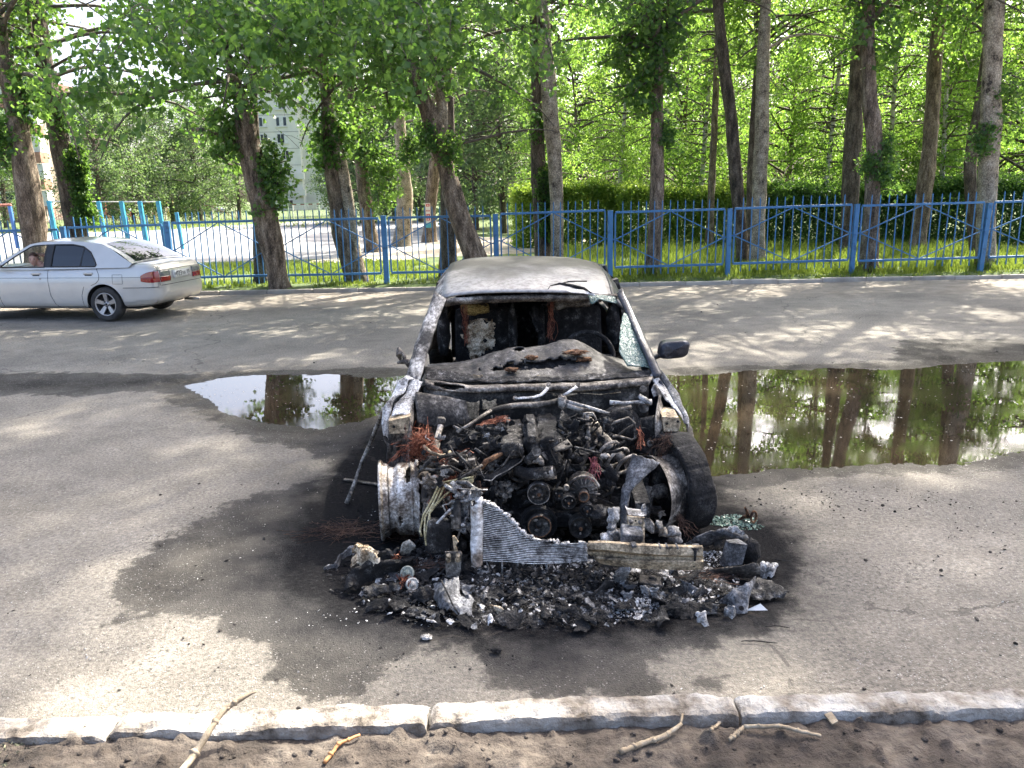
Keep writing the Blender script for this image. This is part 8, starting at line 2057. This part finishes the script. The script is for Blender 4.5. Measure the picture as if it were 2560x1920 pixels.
M_GCRUMB, _nt, _p, _ = _nodes('green_glass_crumbs'); _p.inputs['Base Color'].default_value = (.18, .30, .25, 1); _p.inputs['Roughness'].default_value = .15; _p.inputs['Transmission Weight'].default_value = .4
crumbs('glass_crumbs', [(gD(1530, 200, 0), .14, .10, 520, .004, .010, .01), (gD(1640, 250, 0), .10, .05, 120, .004, .009, .005), (gD(1420, 210, 0), .08, .06, 120, .004, .009, .005)], M_GCRUMB, 'crumbs of green safety glass beside the charred tyre', 'glass', 73, 0, .3)
# flat torn flakes lying all over the residue
def flakes(name, m, n, seed, label, w0, w1):
    r_ = random.Random(seed); b = MB()
    for k in range(n):
        a = r_.uniform(0, 6.283); q = math.sqrt(r_.random()); x, y = .18 + 1.0 * q * math.cos(a), 3.78 + .42 * q * math.sin(a); w = w0 + (w1 - w0) * r_.random() ** 2
        th_ = r_.uniform(0, 6.283); u = V(math.cos(th_), math.sin(th_), r_.gauss(0, .35)).normalized(); v = V(-math.sin(th_), math.cos(th_), r_.gauss(0, .45)).normalized()
        c = V(x, y, .028 + .04 * r_.random() * max(0, 1 - q)); g = [r_.uniform(.4, 1.1) for _ in range(6)]
        strip(b, [c - u * w * g[0] - v * w * .5, c - v * w * g[1] * .7, c + u * w * g[2] - v * w * .4], [c - u * w * g[3] + v * w * .4, c + v * w * g[4] * .7, c + u * w * g[5] + v * w * .3], 6, 5, .003, w * .22, .7 / w, (0, 0, w * r_.uniform(-.1, .4)), k, None, w * .18, True)
    tag(b.build(name, m), label, 'flakes', None, 'stuff')
flakes('black_flakes', M_CHAR, 170, 401, 'torn black plastic flakes lying over the residue', .02, .08)
flakes('grey_flakes', M_GREYSH, 60, 402, 'torn grey sheet flakes lying over the residue', .015, .06)
flakes('pale_flakes', M_ASHW, 150, 403, 'pale ash coated flakes lying over the residue', .008, .035)
# upright ash sticks
for k in range(16):
    r_ = random.Random(200 + k); x = 1600 + 42 * k + r_.uniform(-15, 15)
    p0 = gC(x, 520 + r_.uniform(-20, 30), .02); b = MB(); p1 = p0 + V(r_.uniform(-.05, .03), r_.uniform(0, .03), r_.uniform(.05, .13)); b.tube([p0, p0.lerp(p1, .5) + V(r_.uniform(-.006, .006), 0, 0), p1], [.006, .005, .004], 5)
    o = deb(b, 'ash_stick', M_CHARA if k % 3 else M_ASHW, 'thin brittle ash stick standing below the radiator', 'stick', 'brittle ash sticks below the radiator')
# gravel, fluff and litter on the asphalt
rg = random.Random(5)
def scat(n, box, s0, s1): return [(p, .02, .02, 1, s0, s1, 0) for p in [V(rg.uniform(box[0], box[1]), rg.uniform(box[2], box[3]), 0) for _ in range(n)] if math.hypot((p.x - .15) / 1.7, (p.y - 4.2) / 1.3) > 1 or rg.random() < .04]
M_PEBL = burnt('pale_gravel', [(.3, (.28, .27, .25)), (.5, (.42, .40, .37)), (.7, (.58, .56, .53))], 60, .9, bump=.3)
crumbs('gravel', scat(1500, (-3.6, 3.6, 2.78, 8.5), .002, .0055) + scat(350, (-3.0, 3.0, 2.76, 4.5), .002, .007), M_PEBL, 'pale grit and poplar fluff scattered over the asphalt', 'gravel', 74, 0, .3)
crumbs('dirt_crumbs', scat(260, (-2.6, 2.8, 2.78, 5.5), .004, .012) + scat(60, (-6, 7, 9, 16), .006, .018) + [(V(3.4, 4.2, 0), .9, .7, 300, .003, .010, 0), (V(2.2, 4.9, 0), .7, .3, 120, .003, .012, 0)], burnt('dark_dirt', [(.3, (.02, .018, .016)), (.7, (.07, .062, .055))], 30, .95), 'dark dirt crumbs scattered over the asphalt', 'dirt', 76, 0, .4)
def float_specks():
    rnd = random.Random(9); co, q, n = [], [], 0
    for poly, cnt in ((PUD_R, 900), (PUD_L, 420)):
        xs = [p.x for p in poly]; ys = [p.y for p in poly]; k = 0
        while k < cnt:
            x, y = rnd.uniform(min(xs), min(max(xs), 6.5)), rnd.uniform(min(ys), max(ys)); k += 1
            if noise.noise(V(x * 1.5, y * 1.5, 3)) < -.1: continue
            s = rnd.uniform(.004, .012); a = rnd.uniform(0, 6.28); c_, s_ = math.cos(a) * s, math.sin(a) * s * .7
            co += [(x - c_, y - s_, -.0105), (x + s_, y - c_, -.0105), (x + c_, y + s_, -.0100), (x - s_, y + c_, -.0105)]; q.append((n, n + 1, n + 2, n + 3)); n += 4
    tag(link('floating_fluff', fast_mesh('floating_fluff', np.array(co), np.array(q), M_PEBL)), 'poplar fluff and dust floating on the puddles', 'fluff', None, 'stuff')
float_specks()

# ================================================================== STICKS AND CLODS ON THE SOIL
M_STICK = mat('weathered_stick', [(.3, (.20, .155, .10)), (.55, (.34, .275, .19)), (.75, (.46, .39, .29))], 20, .9, bump=.5, bscale=60, stretch=(1, 1, 1))
M_STICKO = mat('orange_peeled_stick', [(.3, (.36, .16, .06)), (.7, (.50, .25, .10))], 14, .8, bump=.3)
def stick(pts, r, m, label, knots=()):
    N_ = 18; pp = [edge_at(pts, k / N_) + V(noise.noise(V(k * .9, r[0] * 900, 1)), noise.noise(V(k * .9, r[0] * 900, 5)), noise.noise(V(k * .7, 3, r[0] * 900))) * .0035 for k in range(N_ + 1)]
    rr_ = [float(np.interp(k / N_, np.linspace(0, 1, len(r)), r)) * (1 + .22 * noise.noise(V(k * 1.7, r[0] * 500, 2))) for k in range(N_ + 1)]
    b = MB(); b.tube(pp, rr_, 9)
    for k in (4, 9, 13): b.blob(pp[k], rr_[k] * 1.25, .5, 2, 2, k)
    for (p, q, rr) in knots: b.tube([p, q], [rr, rr * .6], 6)
    base(b.build('stick', m), label, 'stick', 'sticks on the soil strip')
sp_ = [V(-.62, 2.26, .10), G(485, 1890, .12), G(520, 1830, .17), G(560, 1775, .20), G(605, 1745, .22), G(642, 1727, .235)]
sp_[0].x = sp_[1].x - .05; sp_[0].y = sp_[1].y - .16
stick(sp_, [.013, .0125, .012, .011, .009, .003], M_STICK, 'long bent pale stick sloping over the kerb at the lower left', [(sp_[3], sp_[3] + V(.02, 0, .008), .006)])
z_ = lambda u, v: soil_z(G(u, v, .06).x, G(u, v, .06).y)
def on(u, v, dz=.008): p = G(u, v, .06); p.z = soil_z(p.x, p.y) + dz; return p
stick([on(812, 1922), on(850, 1885, .012), on(901, 1857, .014)], [.007, .0065, .005], M_STICKO, 'short orange stick lying on the soil left of the middle')
def oR(x, y, dz=.01): return on(1280 + x / 1.728, 1620 + y / 1.728, dz)
stick([oR(465, 495), oR(560, 455, .014), oR(660, 425, .018), oR(730, 385, .03)], [.010, .0095, .009, .007], M_STICK, 'knobbly stick slanting up right in the soil, middle of the bottom edge', [(oR(725, 390, .03), oR(735, 355, .05), .006)])
stick([oR(855, 432), oR(880, 380, .014), oR(905, 335, .014)], [.006, .0055, .005], M_STICK, 'short thin stick pointing at the kerb joint')
stick([oR(935, 448), oR(998, 398, .016)], [.008, .007], M_STICK, 'short thick stick touching the left end of the straight one')
stick([oR(1000, 398, .018), oR(1150, 412, .016), oR(1330, 425, .014)], [.008, .0075, .006], M_STICK, 'straight pale stick lying level on the soil at the right')
b = MB(); b.slab([oR(1345, 342, .02), oR(1375, 338, .025), oR(1405, 375, .02), oR(1380, 380, .015)], .006, V(0, -.3, 1).normalized()); base(b.build('wood_chip', M_STICK), 'flat wood chip on the soil right of the straight stick', 'wood chip')
def clods():
    rnd = random.Random(3); lumps = []
    for k in range(6):
        t = MB(); t.blob((0, 0, 0), 1.0, .5, 2, 2.0, k); lumps.append((np.array(t.v), np.array(t.f)))
    co, fc, n = [], [], 0
    for _ in range(520):
        x, y = rnd.uniform(-2.4, 2.4), rnd.uniform(2.25, 2.56); s = .002 + .011 * rnd.random() ** 4; v, f = lumps[rnd.randrange(6)]
        co.append(v * s * np.array([1, 1, .7]) + np.array([x, y, soil_z(x, y) + s * .3])); fc.append(f + n); n += len(v)
    tag(link('soil_clods', fast_mesh('soil_clods', np.concatenate(co), np.concatenate(fc), M_SOIL, True)), 'small clods of dark soil on the soil strip', 'soil', None, 'stuff')
clods()
gr = np.random.default_rng(3); gp = np.stack([gr.uniform(-2.1, -1.75, 260), gr.uniform(2.42, 2.58, 260), np.full(260, .06)], 1)
cg, qg = leaves_np(gr, gp, 3, .012, .022, 0)
tag(link('dry_grass', fast_mesh('dry_grass', cg, qg, mat('dusty_weed', [(.3, (.12, .12, .07)), (.7, (.24, .23, .15))], 30, .9, bump=0))), 'little patch of dusty weeds at the lower left corner', 'weeds', None, 'stuff')
# twigs on the asphalt
for k, (u0, v0, u1, v1, lb) in enumerate([(1912, 1568, 1975, 1572, 'thin dark twig on the asphalt right of the debris'), (1855, 1608, 1942, 1606, 'thin curved twig on the sunlit asphalt before the right kerb'), (1920, 1400, 1985, 1402, 'dark thin twig beside the ash covered plate')]):
    b = MB(); a_, c_ = G(u0, v0, .006), G(u1, v1, .006); b.tube([a_.lerp(c_, t) + V(0, .014 * math.sin(3 * t + k) + .004 * noise.noise(V(t * 6, k, 0)), .003) for t in np.linspace(0, 1, 9)], [.002, .0026, .003, .003, .003, .0028, .0026, .0022, .0015], 5); base(b.build('twig', M_CHAR), lb, 'twig', 'twigs on the asphalt')
b = MB(); b.blob(G(1240, 1625, .012), (.022, .018, .012), .7, 3, 3, 4); base(b.build('char_lump', M_CHAR), 'lone black lump on the asphalt in front of the debris', 'lump')
b = MB(); b.blob(G(1066, 1592, .010), (.028, .02, .008), .6, 3, 3, 5); base(b.build('grey_flake', M_ASHW), 'lone grey flake on the asphalt below the crumpled sheet', 'flake')
